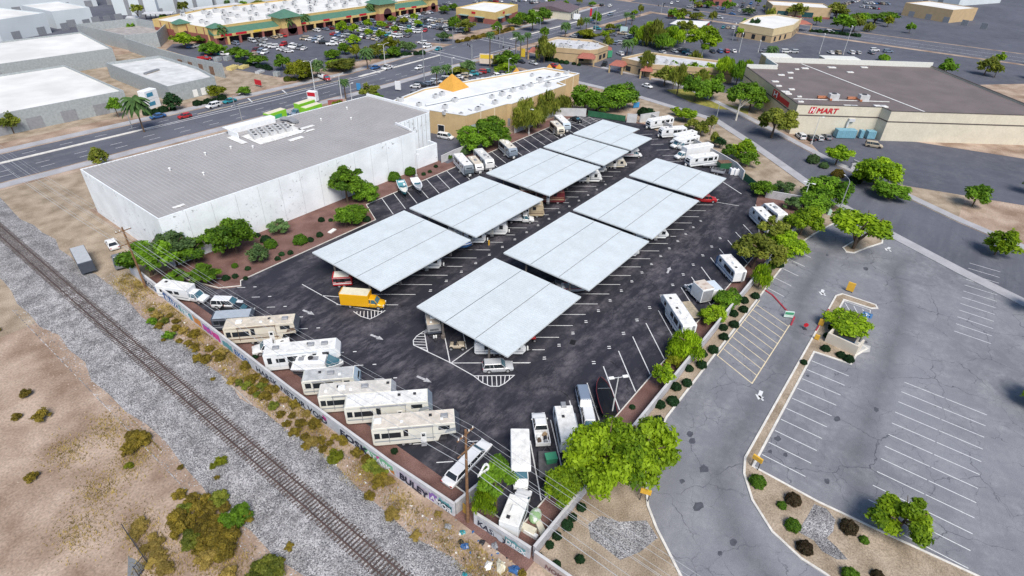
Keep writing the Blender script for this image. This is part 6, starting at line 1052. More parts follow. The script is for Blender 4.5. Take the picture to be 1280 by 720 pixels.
# ================================================================== TREES AND SHRUBS
import numpy as np
LEAFM = {'green': leaf_green, 'lime': leaf_lime, 'olive': leaf_olive, 'dark': leaf_dark, 'yellow': leaf_yellow, 'sage': leaf_sage, 'brush': leaf_brush, 'red': leaf_red, 'straw': leaf_straw}
_crown = {}
def crown_mesh(species, shape, lod, var):
    k = (species, shape, lod, var)
    if k in _crown: return _crown[k]
    rs = np.random.RandomState(abs(hash((shape, lod, var))) % 9999 if False else (var * 17 + lod * 5 + len(shape) * 3 + 1)); n = {3: 24000, 2: 7500, 1: 2300, 0: 520}[lod]; s = {3: .048, 2: .068, 1: .105, 0: .20}[lod]
    if shape == 'ball': C = np.array([[0, 0, 0.]]); R_ = np.array([.92]); 
    else:
        m = {'round': 34, 'open': 22, 'droop': 26, 'column': 20, 'multi': 26}[shape]; v = rs.normal(size=(m, 3)); v /= np.linalg.norm(v, axis=1)[:, None]; v[:, 2] = np.where(v[:, 2] < -.35, -v[:, 2] * .6, v[:, 2]); rad = rs.uniform(.40, .86, m)[:, None]; C = v * rad; R_ = rs.uniform(.20, .34, m)
        if shape == 'open': R_ = rs.uniform(.16, .29, m); C = v * rs.uniform(.45, .9, m)[:, None]
        if shape == 'multi': R_ = rs.uniform(.20, .34, m); C = v * rs.uniform(.5, .8, m)[:, None]; C[:, 2] *= .55
        if shape == 'column': C[:, :2] *= .8
    w = R_ ** 2; w /= w.sum(); li = rs.choice(len(R_), n, p=w); d = rs.normal(size=(n, 3)); d /= np.linalg.norm(d, axis=1)[:, None]; d[:, 2] = np.where(d[:, 2] < -.3, -d[:, 2], d[:, 2]) if shape != 'ball' else np.abs(d[:, 2]) * 1.25 - .35
    q = rs.uniform(.5, 1.0, n) + rs.rand(n) ** 3 * .35 if shape != 'ball' else rs.uniform(.86, 1.04, n); lump = 1 + .16 * np.sin(d[:, 0] * 7 + li) * np.sin(d[:, 1] * 6 + li * 2); P = C[li] + d * (R_[li] * q * lump)[:, None]
    if shape == 'droop': dr = rs.uniform(0, 1, n) ** 2 * .45; P[:, 2] -= dr * np.clip(np.hypot(P[:, 0], P[:, 1]) + .3, 0, 1)
    nr = d * .8 + rs.normal(size=(n, 3)) * .55 + np.array([0, 0, .35]); nr /= np.linalg.norm(nr, axis=1)[:, None]; a = np.cross(nr, rs.normal(size=(n, 3))); a /= np.linalg.norm(a, axis=1)[:, None]; b = np.cross(nr, a)
    if shape == 'droop': a = a * .5 + np.array([0, 0, -1.]); a /= np.linalg.norm(a, axis=1)[:, None]; b = np.cross(a, nr); b /= np.linalg.norm(b, axis=1)[:, None] + 1e-6
    sz = s * rs.uniform(.6, 1.3, n)[:, None]; el = 1.7 if shape == 'droop' else 1.15; wd = .38 if shape == 'droop' else .62
    V = np.empty((n, 4, 3)); V[:, 0] = P - a * sz * el; V[:, 1] = P + b * sz * wd; V[:, 2] = P + a * sz * el; V[:, 3] = P - b * sz * wd
    me = bpy.data.meshes.new('crown'); me.vertices.add(n * 4); me.vertices.foreach_set('co', V.ravel()); me.loops.add(n * 4); me.loops.foreach_set('vertex_index', np.arange(n * 4)); me.polygons.add(n); me.polygons.foreach_set('loop_start', np.arange(0, n * 4, 4)); me.update(calc_edges=True)
    lt_ = rs.uniform(0, 1, len(R_)); tint = np.clip(.02 + .58 * lt_[li] + .42 * rs.uniform(0, 1, n), 0, 1); at = me.attributes.new('tint', 'FLOAT', 'FACE'); at.data.foreach_set('value', tint.astype(np.float32)); me.materials.append(LEAFM[species]); _crown[k] = me; return me
_trunk = {}
def trunk_mesh(shape, mat, var):
    k = (shape, mat.name, var)
    if k in _trunk: return _trunk[k]
    r = random.Random(var * 7 + 3); m = MB(); lean = .25 if shape == 'multi' else .06
    if shape == 'multi':
        for q in range(4): a = q * 1.6 + r.uniform(0, .5); m.tube([(0, 0, 0), (.06 * math.cos(a), .06 * math.sin(a), .25), (.30 * math.cos(a), .30 * math.sin(a), .55), (.5 * math.cos(a + .3), .5 * math.sin(a + .3), .86)], [.05, .045, .035, .015], 7)
    else:
        top = (r.uniform(-lean, lean), r.uniform(-lean, lean), .55); m.tube([(0, 0, 0), (top[0] * .4, top[1] * .4, .28), top, (top[0], top[1], .85)], [.06, .048, .036, .012], 8)
        for q in range(6): a = q * 1.05 + r.uniform(0, .5); z = .34 + .06 * q; m.tube([(top[0] * z, top[1] * z, z), (.25 * math.cos(a), .25 * math.sin(a), z + .14), (.52 * math.cos(a), .52 * math.sin(a), z + .27)], [.028, .02, .008], 6)
    _trunk[k] = m.mesh('trunk', mat, True); return _trunk[k]
_tv = [0]
def tree(label, x, y, h, r, species='green', shape='round', bk=None, name='tree', squash=None, group=None):
    _tv[0] += 1; dist = math.sqrt(x * x + y * y + 55 ** 2); pxr = r / dist * 572; lod = 3 if pxr > 34 else (2 if pxr > 13 else (1 if pxr > 5 else 0)); t = thing(name, label, 'tree', x, y, 0, (_tv[0] * 67) % 360, group); var = _tv[0] % 3
    rz = squash * r if squash else {'round': 1.12, 'open': .9, 'droop': 1.15, 'column': 1.6, 'multi': .62, 'ball': .9}[shape] * r
    rz = min(rz, h * .56) if h > 1.5 else min(rz, h * .55); o = link('trunk', trunk_mesh('multi' if shape == 'multi' else 'single', bk or bark, var), t); o.scale = (r, r, h)
    c = link('crown', crown_mesh(species, shape, lod, var), t); c.location.z = h - rz; c.scale = (r, r, rz); return t
TREES = [
 ('broad green tree at the warehouse corner beside the white shuttle bus', 30.6, 108.5, 7.2, 5.5, 'green', 'open'), ('grey-green tree against the left end of the white warehouse wall', 35.3, 108.5, 7.3, 4.7, 'sage', 'open'), ('darker green tree right of the grey-green one at warehouse wall', 37.9, 106.6, 5.4, 3.3, 'green', 'open'),
 ('full green tree standing alone against the left half of the warehouse wall', 45.2, 104.0, 8.3, 4.3, 'green', 'round'), ('small leaning green tree left of the lone tree at warehouse wall', 42.5, 107.2, 5.5, 2.4, 'green', 'open'),
 ('tall ragged green tree against the right half of the warehouse wall', 74.4, 105.7, 9.3, 4.9, 'green', 'open'), ('lower green tree at the right foot of the ragged tree', 78.4, 104.0, 4.4, 3.5, 'green', 'round'), ('small dense green tree at the lot edge below the ragged tree', 66.4, 96.3, 4.6, 2.5, 'green', 'round'), ('dense bushy tree right of the small one at the lot edge', 69.5, 96.7, 4.0, 3.1, 'green', 'round'),
 ('small sage green tree in the red gravel between round shrubs', 46.2, 97.6, 3.8, 2.1, 'sage', 'round'), ('light green low tree in front of the warehouse corner trees', 36.1, 98.4, 3.4, 3.2, 'green', 'open'), ('low light tree behind the shuttle bus', 33.0, 102.5, 2.0, 2.6, 'green', 'open'), ('sparse pale tree low against the warehouse wall', 55.5, 105.0, 2.6, 2.6, 'sage', 'open'),
 ('round green tree at left above the three white trailers', 119.6, 106.3, 7.0, 5.0, 'green', 'round'), ('round green tree at right above the three white trailers', 127.0, 104.9, 8.6, 5.8, 'green', 'round'),
 ('first drooping olive tree beside the light pole, leftmost of four', 142.8, 103.9, 10.8, 4.8, 'olive', 'droop'), ('second drooping olive tree of the four by beige building', 149.0, 104.1, 7.3, 3.5, 'olive', 'droop'), ('third drooping olive tree, tallest of four by beige building', 160.4, 108.4, 7.9, 4.5, 'olive', 'droop'), ('fourth drooping olive tree, rightmost by the beige building', 168.6, 107.7, 6.0, 4.6, 'olive', 'droop'),
 ('green tree left in the hedge above the green gate', 172.9, 101.5, 9.7, 5.3, 'green', 'round'), ('green tree low in the hedge above the green gate', 177.8, 99.6, 6.4, 6.2, 'green', 'round'), ('green tree at the street side of the hedge above the gate', 185.1, 95.3, 9.2, 6.8, 'green', 'round'), ('small green tree at right end of the hedge above the gate', 186.6, 93.7, 6.1, 3.6, 'green', 'round'),
 ('dark green round tree beside the shop car park entrance', 201.0, 157.9, 7.6, 5.7, 'green', 'round'), ('olive tree left of the dark round tree by shop car park', 203.3, 165.5, 4.8, 4.2, 'olive', 'round'), ('lime tree in front of the dark round tree by shop car park', 192.7, 153.1, 4.9, 4.5, 'lime', 'round'), ('yellow-green bush tree at the hedge of the shop car park', 185.3, 166.5, 5.2, 4.0, 'sage', 'round'), ('low green tree in the hedge of the shop car park', 182.0, 167.5, 2.8, 4.2, 'olive', 'round'),
 ('round tree beside the mall end wall and block shells', 128.2, 287.4, 6.4, 5.8, 'lime', 'round'), ('smaller tree right of the round one at the mall end wall', 137.4, 291.8, 3.5, 3.9, 'green', 'round'), ('green tree left of a pair behind the red loader', 128.5, 267.6, 5.4, 5.0, 'green', 'round'), ('green tree right of a pair behind the red loader', 131.7, 264.5, 4.1, 3.4, 'green', 'round'), ('left tree of the twin crowns by the yellow lumber', 133.2, 254.1, 4.8, 3.9, 'green', 'round'), ('right tree of the twin crowns by the yellow lumber', 134.2, 249.0, 4.4, 3.6, 'green', 'round'), ('flat-topped tree on thin legs between yard and car park', 132.7, 236.5, 4.8, 4.5, 'green', 'multi'), ('slim tree standing alone at the car park corner', 135.2, 222.7, 6.3, 3.9, 'green', 'round'), ('big yellow-green round tree beside the street light on the main road', 131.9, 205.7, 7.9, 5.9, 'yellow', 'round'), ('green-grey tree right of the big yellow-green one', 138.6, 204.5, 6.2, 3.8, 'sage', 'round'), ('wide yellowish low tree at the mall driveway', 151.1, 205.4, 4.8, 6.6, 'olive', 'round'), ('dark round tree at the lower edge of the mall car park', 160.6, 223.1, 4.4, 3.5, 'green', 'round'), ('dark tree beside the round one at lower edge of mall car park', 170.8, 228.2, 4.8, 3.2, 'green', 'round'),
 ('yellow-green round tree beside the grey block building', 97.9, 205.9, 4.3, 3.8, 'yellow', 'round'), ('dark brownish tree between site office and block building', 80.9, 202.6, 5.5, 3.0, 'dark', 'round'), ('low dark tree right of the yellow-green roadside tree', 105.9, 202.3, 2.7, 3.0, 'green', 'round'),
 ('yellow bush tree beside the red sign behind the warehouse', 118.4, 165.4, 2.7, 2.7, 'yellow', 'round'), ('green tree at roadside behind the far end of warehouse', 131.8, 164.8, 5.8, 3.6, 'olive', 'open'), ('low round tree at roadside behind the warehouse parapet', 132.5, 162.4, 3.1, 2.7, 'green', 'round'),
 ('leftmost tree of the mall car park lower row', 162.9, 226.1, 3.7, 3.7, 'green', 'round'), ('second tree of the mall car park hedge line', 170.6, 228.1, 4.9, 3.0, 'green', 'round'), ('yellow-green tree fourth in the roadside belt', 168.8, 217.6, 6.0, 3.7, 'yellow', 'round'), ('olive palm-backed tree in the middle of roadside belt', 170.7, 213.1, 5.4, 3.1, 'olive', 'round'), ('large yellow-green tree in middle of roadside belt', 176.0, 213.3, 6.3, 4.3, 'olive', 'round'), ('yellow tree behind the double street lamp in roadside belt', 185.7, 214.9, 7.5, 4.4, 'yellow', 'round'), ('dark tree below the yellow one in roadside belt', 181.7, 207.7, 5.1, 3.7, 'green', 'round'), ('sage tree near the right end of roadside belt', 192.0, 211.6, 5.2, 3.6, 'sage', 'round'), ('pale sage tree at right end of roadside belt', 195.7, 210.9, 4.4, 2.8, 'sage', 'round'), ('wide flat tree by the dark car at the mall driveway', 152.5, 208.6, 4.3, 6.1, 'lime', 'multi'),
 ('tree first from left in the mall car park near arcade', 201.2, 269.1, 5.6, 3.5, 'lime', 'round'), ('tree below and right of the first mall car park tree', 202.3, 260.9, 5.0, 3.2, 'lime', 'round'), ('tree in front of the big mall arch', 219.0, 269.7, 4.5, 3.2, 'lime', 'round'), ('tree among cars below the big mall arch', 205.4, 252.7, 3.6, 2.8, 'lime', 'round'), ('tree right of the big arch amid parked cars', 220.8, 260.4, 4.6, 3.4, 'lime', 'round'), ('round tree among the centre car rows of mall', 205.7, 243.8, 4.1, 3.2, 'lime', 'round'), ('bright tree at the lower left of mall car rows', 186.8, 242.1, 4.3, 3.6, 'lime', 'round'), ('tree near the arcade left of far tower', 237.9, 270.7, 4.2, 2.9, 'lime', 'round'), ('yellowish tree near the arcade under far tower', 241.8, 265.2, 3.7, 2.7, 'yellow', 'round'), ('tree against the arcade right of the yellowish one', 253.7, 269.4, 4.0, 2.8, 'lime', 'round'), ('tree below the arcade at right of far rows', 240.7, 253.1, 3.7, 3.1, 'lime', 'round'), ('small tree in the centre right of mall car rows', 223.3, 252.4, 3.0, 2.5, 'lime', 'round'), ('small tree in the far right mall car rows', 222.3, 241.3, 3.1, 2.2, 'lime', 'round'), ('tree by the storefront corner left of corner shop', 283.4, 273.2, 4.5, 3.6, 'green', 'round'), ('sage tree on the island left of corner shop', 224.3, 217.9, 4.1, 4.4, 'sage', 'round'),
 ('green tree in front of the corner shop awning', 249.5, 234.1, 7.1, 4.1, 'green', 'round'), ('olive tree right of the first under the corner shop', 246.7, 223.0, 7.2, 5.5, 'olive', 'round'), ('green tree left of three beside the corner shop', 281.8, 216.5, 5.2, 5.1, 'green', 'round'), ('green tree behind three beside the corner shop', 294.9, 221.5, 5.7, 4.9, 'green', 'round'), ('tall green tree second of the corner shop group', 279.6, 202.5, 10.7, 5.7, 'green', 'round'), ('green tree rightmost of the corner shop group', 301.7, 211.1, 8.6, 6.0, 'green', 'round'), ('small tree left behind the corner shop', 298.3, 280.3, 3.8, 3.7, 'green', 'round'), ('small tree among far cars left of corner shop', 287.2, 277.7, 3.9, 3.6, 'green', 'round'), ('yellow tree in the median strip by the twin palms', 284.4, 170.4, 4.7, 5.8, 'yellow', 'round'), ('yellow-green round tree near the plaza corner', 314.6, 172.7, 3.6, 3.3, 'yellow', 'round'), ('grey-green round tree near the plaza corner', 316.5, 168.6, 3.7, 2.9, 'sage', 'round'), ('tall eucalyptus with pale trunk in front of the restaurant', 223.6, 154.7, 10.6, 5.2, 'olive', 'droop'), ('slim eucalyptus in front of the roadside shops', 243.8, 115.2, 8.2, 3.6, 'olive', 'droop'), ('tree on the island right of brown gabled shop', 383.3, 226.8, 3.3, 3.1, 'green', 'round')]
TREES += [
 ('big plaza tree left end of the white-trunked stand', 293.2, 139.2, 11.7, 7.6, 'lime', 'droop'), ('plaza tree second in the white-trunked stand', 292.2, 133.6, 13.4, 6.5, 'olive', 'droop'), ('plaza tree third in the white-trunked stand', 288.2, 127.8, 7.8, 6.7, 'green', 'droop'), ('plaza tree right end of the white-trunked stand', 299.2, 126.9, 9.3, 6.2, 'lime', 'droop'), ('white-trunked tree before the bank canopy', 313.4, 126.9, 11.5, 5.4, 'olive', 'open', 1), ('white-trunked tree with split trunk in the plaza', 285.8, 106.0, 14.3, 8.5, 'lime', 'open', 1), ('round tree behind the bank roof', 383.6, 160.6, 6.1, 5.3, 'olive', 'round'), ('wispy tree right behind the bank roof', 387.7, 152.2, 4.6, 5.7, 'olive', 'round'), ('dark slim tree beside the beige store wall', 364.6, 108.3, 10.3, 4.4, 'dark', 'column'), ('low grey tree before the far avenue', 435.4, 135.2, 4.5, 4.8, 'sage', 'round'), ('small tree beside the brick and teal building', 455.1, 154.0, 4.5, 2.8, 'green', 'round'), ('bushy tree left of the brick and teal building', 443.5, 166.9, 4.8, 4.1, 'green', 'round'), ('bushy olive tree further left of the teal building', 440.1, 172.7, 4.2, 4.1, 'olive', 'round'), ('palm-like tree at upper right of the plaza top', 468.1, 134.3, 3.8, 2.3, 'olive', 'round'),
 ('yellow-green tree in front of the distant tan shops', 450.6, 108.9, 8.6, 6.9, 'olive', 'round'), ('small yellow tree left of the distant tan shops', 472.4, 130.5, 3.2, 2.1, 'yellow', 'round'), ('tall tree right of the distant tan shops', 466.7, 86.9, 10.0, 8.1, 'olive', 'round'), ('large green round tree by the far avenue', 417.2, 71.7, 9.5, 7.7, 'green', 'round'), ('green tree joined right of the large round avenue tree', 422.7, 66.7, 9.1, 6.2, 'olive', 'round'), ('left tree of the far right hedge of tall trees', 461.6, 71.7, 7.8, 7.1, 'green', 'multi'), ('middle tree of the far right hedge of tall trees', 468.2, 63.3, 7.2, 6.7, 'green', 'multi'), ('right tree of the far right hedge of tall trees', 482.8, 57.5, 7.3, 6.8, 'green', 'multi'), ('yellowish palm-like tree at the far right kerb', 460.1, 54.3, 6.7, 3.3, 'yellow', 'round'), ('round clipped tree behind the supermarket parapet', 346.9, 37.4, 3.3, 2.7, 'green', 'ball'), ('small round tree by the orange entry tower', 309.4, 74.2, 3.5, 1.8, 'green', 'round'),
 ('olive tree at left of the street below roadside shops', 232.9, 109.3, 10.7, 3.2, 'olive', 'droop'), ('tall round tree on the grass strip, leftmost', 225.8, 96.6, 7.5, 5.4, 'olive', 'round'), ('tree second on the grass strip', 217.2, 87.2, 10.8, 4.1, 'olive', 'droop'), ('dark green tree in the middle of the grass strip', 214.4, 78.7, 9.5, 5.5, 'green', 'round'), ('dark green tree right in the middle of the grass strip', 219.9, 74.9, 7.8, 5.3, 'green', 'round'), ('lime tree behind the grass strip, left', 245.2, 92.3, 6.7, 4.0, 'lime', 'round'), ('lime tree behind the grass strip, second', 248.0, 87.1, 6.5, 4.0, 'lime', 'round'), ('lime tree behind the grass strip, third and tallest', 245.7, 80.6, 10.9, 3.9, 'lime', 'droop'), ('tree leaning on the supermarket corner, left', 247.0, 74.9, 9.2, 3.9, 'green', 'droop'), ('tree at the left corner of the supermarket roof', 256.0, 74.6, 9.2, 3.2, 'lime', 'droop'), ('white-trunked tree on the pavement of the side street', 202.3, 58.5, 12.3, 5.8, 'green', 'open', 1), ('dense tree behind the white-trunked pavement tree', 216.5, 58.8, 10.1, 5.5, 'green', 'round'), ('dark yellow-flecked tree standing at the supermarket corner planter', 192.6, 43.4, 10.0, 6.5, 'olive', 'open'),
 ('left round tree behind the far trailer row wall', 192.9, 76.3, 2.8, 2.2, 'lime', 'round'), ('right larger round tree behind the far trailer row wall', 188.9, 71.2, 4.2, 4.1, 'lime', 'round'), ('columnar olive tree beside the cobra street light', 181.5, 59.5, 7.3, 2.3, 'olive', 'column'), ('lower columnar olive tree behind the curved wall', 173.4, 55.0, 4.7, 1.9, 'olive', 'column'), ('bushy olive tree left of the columnar one', 178.4, 61.4, 5.0, 3.0, 'olive', 'round'), ('bushy olive tree leftmost behind the curved wall', 182.3, 65.6, 3.7, 2.5, 'olive', 'round'), ('dark bushy tree under the columnar trees', 172.1, 52.6, 3.3, 2.1, 'dark', 'round'), ('bright green tree left above the dumpster', 164.1, 47.1, 4.6, 2.6, 'green', 'round'), ('tall bright green tree above the dumpster', 167.0, 44.0, 5.9, 3.7, 'lime', 'round'), ('bright green tree lowest above the street gate', 162.6, 41.0, 4.4, 3.4, 'green', 'round'), ('low dark tree left of the first far trailer', 185.9, 83.7, 2.4, 3.3, 'dark', 'round'),
 ('green tree inside the wall beside the street gate', 146.7, 31.2, 3.8, 3.3, 'green', 'round'), ('thin see-through tree on the street verge', 152.4, 27.5, 2.9, 2.8, 'sage', 'open'), ('thin tree behind the entrance wall beside lamp', 142.8, 23.4, 3.2, 2.3, 'sage', 'open'), ('large dark tree where the drive meets the side street', 152.3, 17.8, 7.4, 5.4, 'green', 'round'), ('bright tree behind the yellow-topped one on the verge', 145.0, 18.6, 4.9, 4.3, 'green', 'round'), ('bright yellow-topped tree on the verge beside white trailers', 130.7, 17.5, 6.7, 4.3, 'lime', 'round'), ('olive thin tree right of the trailer with olive cover', 120.7, 21.5, 6.3, 3.0, 'olive', 'open'), ('olive tree overhanging the white trailer in the right row', 109.2, 21.0, 7.2, 5.5, 'olive', 'open'), ('bright green tree on the wall line in front of olive tree', 120.0, 17.7, 4.8, 4.3, 'lime', 'round'), ('slim lime tree hanging over the wall near the red kerb', 102.9, 17.7, 5.2, 2.2, 'lime', 'droop'), ('gnarled tree with leaning trunks on the teardrop island', 131.8, 6.7, 9.4, 6.4, 'lime', 'multi'), ('round tree on the verge across the side street', 182.0, 21.8, 5.7, 4.0, 'lime', 'round'), ('tall tree at right edge across the side street', 172.1, 10.0, 8.9, 5.7, 'lime', 'round'), ('lower tree at right edge below the tall one', 166.5, 5.3, 4.4, 4.6, 'green', 'round'), ('dense low tree left of the tall right edge tree', 173.8, 13.1, 3.1, 3.5, 'green', 'round'),
 ('round tree by the wall at the top of the clipped shrubs', 92.4, 20.3, 3.5, 2.5, 'green', 'round'), ('bright small tree by the wall beside long trailer', 86.1, 20.6, 3.3, 2.4, 'lime', 'round'), ('bright drooping tree over the wall in the middle', 74.0, 20.3, 4.9, 3.2, 'lime', 'droop'), ('small lime tree by the wall near the light pole', 65.3, 20.3, 4.3, 1.7, 'lime', 'round'), ('low yellow flowering bush tree by the wall', 70.8, 20.7, 1.9, 1.4, 'yellow', 'round'), ('bright spreading tree beside the walled trash enclosure', 98.8, 1.5, 4.0, 4.2, 'lime', 'multi'),
 ('huge bright green tree over the wall corner, left crown', 43.4, 17.7, 10.6, 5.3, 'lime', 'round'), ('huge bright green tree over the drive, right crown', 48.8, 15.0, 8.4, 4.2, 'lime', 'round'), ('smaller bright tree under the left side of the huge tree', 38.5, 20.3, 6.0, 2.3, 'lime', 'round'), ('feathery tree behind the corner wall beside the limousine', 32.8, 25.9, 8.7, 2.6, 'green', 'open'), ('bright lime tree overhanging the corner wall by the pole', 31.4, 26.4, 5.7, 1.9, 'lime', 'droop'), ('tree at the lower right edge of the customer lot', 60.3, -12.6, 5.4, 3.7, 'lime', 'open'),
 ('scrawny tree at top left before the pale warehouse', 139.3, 357.6, 10.0, 3.2, 'olive', 'open'), ('pale-trunked tall tree against the middle pale warehouse', 169.7, 370.2, 7.5, 3.7, 'olive', 'open', 1), ('low green tree beside the shade roof at top left', 154.6, 364.0, 2.5, 2.5, 'green', 'round'), ('green bush tree at the left edge by the red wall', 126.9, 339.5, 5.4, 2.9, 'green', 'round'), ('yellow-green bush tree at the left edge by the red wall', 129.4, 335.4, 2.5, 2.9, 'yellow', 'round'), ('tree beside the right pale warehouse', 209.3, 377.0, 2.9, 3.2, 'green', 'round'), ('tree at the top behind the mall roof centre', 217.0, 370.5, 3.4, 4.8, 'olive', 'round')]
for T_ in TREES: tree(T_[0], *T_[1:5], T_[5], T_[6], bark_white if len(T_) > 7 else None)
# trees that stand in the parts of the place beyond the photograph's edges
re2 = random.Random(9)
for i, (x, y, h, r, sp, lab) in enumerate(((5, 122, 5, 2.6, 'green', 'green tree in the gravel yard left of the warehouse'), (-4, 135, 6, 3, 'olive', 'olive tree at the back of the gravel yard'), (46, 170, 5, 2.4, 'olive', 'olive tree on the roadside left behind the warehouse'), (66, 208, 6, 2.6, 'green', 'green roadside tree left of the site office'), (40, 214, 6, 3, 'olive', 'olive tree far left beyond the main road'), (150, -18, 6, 3.4, 'lime', 'lime tree by the right kerb of customer lot'), (128, -26, 6, 3.2, 'green', 'green tree at the right end of customer lot'), (176, -12, 6, 3.5, 'green', 'green tree right across the side street'), (98, -26, 5.5, 3, 'lime', 'lime tree inside the right half of customer lot'), (196, -24, 6, 3.2, 'olive', 'olive tree beside the supermarket lane'), (330, 10, 8, 4.5, 'green', 'green tree far right of the plaza'), (350, -4, 8, 4.5, 'olive', 'olive tree far right of the plaza'), (-8, 226, 7, 3.5, 'green', 'green tree at far left by the construction yard'))): tree(lab, x, y, h, r, sp, 'round')
# ---- palms
def palm(label, x, y, h, r, skirt=True):
    t = thing('palm_tree', label, 'palm', x, y, 0, re2.uniform(0, 360)); m = MB(); m.tube([(0, 0, 0), (.1, .05, h * .5), (0, 0, h)], [.28, .2, .2], 8); m.build('trunk', bark, t); m = MB(); rp_ = random.Random(int(x * 10))
    for k in range(34):
        a = k * 2.4; up = 1.0 - (k / 34) * 1.7; L = r * rp_.uniform(.85, 1.1); px_ = (0, 0, h); pts = []
        for q in range(5): f = q / 4; pts.append(Vector((math.cos(a) * L * f, math.sin(a) * L * f, h + .2 + up * L * f * .75 - L * .75 * f * f)))
        sd = Vector((-math.sin(a), math.cos(a), 0))
        for q in range(4):
            w0, w1 = r * .20 * math.sin(math.pi * (q / 4 * .8 + .15)), r * .20 * math.sin(math.pi * ((q + 1) / 4 * .8 + .15)); dz = Vector((0, 0, -.12 * r))
            m.face([pts[q], pts[q + 1], pts[q + 1] + sd * w1 + dz, pts[q] + sd * w0 + dz]); m.face([pts[q], pts[q] - sd * w0 + dz, pts[q + 1] - sd * w1 + dz, pts[q + 1]])
    m.build('crown', M('palm_frond', (.055, .11, .03), .7, .3, .8, spec=.2), t)
    if skirt: m = MB(); m.tube([(0, 0, h - r * .75), (0, 0, h - .1)], [r * .22, r * .34], 9); m.build('dead_frond_skirt', M('dead_frond', (.20, .15, .07), .9, .3, 3), t)
for lab, a in (('tall palm left of the pair by the mall crossing', (199.7, 166.6, 13.7, 2.1)), ('palm right of the crossing beside the red sign', (216.5, 165.5, 11.8, 1.9)), ('palm left of two behind the eucalyptus', (222.8, 167.5, 9.3, 2.1)), ('palm right of two near the eucalyptus', (229.9, 169.1, 9.4, 1.9)), ('fat palm on the road median', (276.9, 178.9, 7.1, 2.9)), ('taller palm over the yellow tree on the median', (285.0, 171.2, 9.6, 2.2)), ('palm left of the twin far median palms', (333.8, 173.5, 6.9, 2.1)), ('palm right of the twin far median palms', (339.6, 172.6, 5.1, 1.8)), ('short palm between restaurant and roadside shops', (263.7, 134.5, 6.5, 3.1)), ('palm left of two in the shop car park hedge', (158.1, 157.9, 8.1, 2.2)), ('palm right of two in the shop car park hedge', (174.3, 168.4, 4.3, 2.3)), ('palm at the left edge of main road near site office', (65.2, 188.7, 9.6, 4.0)), ('palm at the left corner tower of the strip mall', (143.1, 283.9, 7.9, 3.6)), ('palm left of the big mall arch', (177.9, 281.9, 8.4, 3.8)), ('palm right of the big mall arch', (190.0, 285.0, 7.6, 3.2)), ('palm in front of the far mall tower', (235.3, 285.8, 8.1, 2.9)), ('palm right of the far mall tower arch', (243.6, 282.8, 8.5, 2.6)), ('palm behind roadside belt of the main road', (160.6, 200.6, 7.5, 3.2)), ('small palm beside the lamp behind the warehouse', (127.3, 173.0, 6.4, 1.9)), ('small palm by the supermarket entry parapet', (306.6, 79.8, 5.7, 3.1)), ('palm at the top left by the pale warehouse', (199.6, 377.6, 3.7, 2.0))): palm(lab, *a)
# ---- shrubs
_sh = {}
def shrub(label, x, y, r, species='dark', shape='ball', group=None, sq=.85, z=0., name='shrub', cat='shrub'):
    _tv[0] += 1; dist = math.sqrt(x * x + y * y + 60 ** 2); pxr = r / dist * 572; lod = 2 if pxr > 9 else (1 if pxr > 3 else 0); o = link(name, crown_mesh(species, shape, lod, _tv[0] % 3)); o.location = (x, y, r * sq * (.62 if shape == 'ball' else .55) + z); o.scale = (r, r, r * sq); o.rotation_euler.z = _tv[0] * 1.7; return tag(o, label, cat, group)
CL = [98.9, 17.0, 0.84, 96.0, 18.1, 0.87, 93.1, 17.2, 0.85, 90.7, 18.1, 0.84, 87.5, 16.9, 0.89, 85.5, 18.0, 0.78, 83.0, 17.0, 0.83, 78.5, 17.1, 0.91, 76.4, 18.1, 0.83, 73.7, 17.1, 0.88, 71.6, 18.3, 0.74, 68.3, 17.2, 0.81, 66.4, 18.1, 0.84, 63.2, 17.2, 0.94, 61.4, 18.3, 0.81, 58.5, 17.2, 0.79]
CL = [CL[i:i + 3] for i in range(0, len(CL), 3)]
for i, c in enumerate(CL): shrub(f'clipped round shrub, {ORD[i] if i < 16 else "last"} from the red kerb along the smooth wall', *c, 'dark', 'ball', 'clipped round shrubs along the side wall')
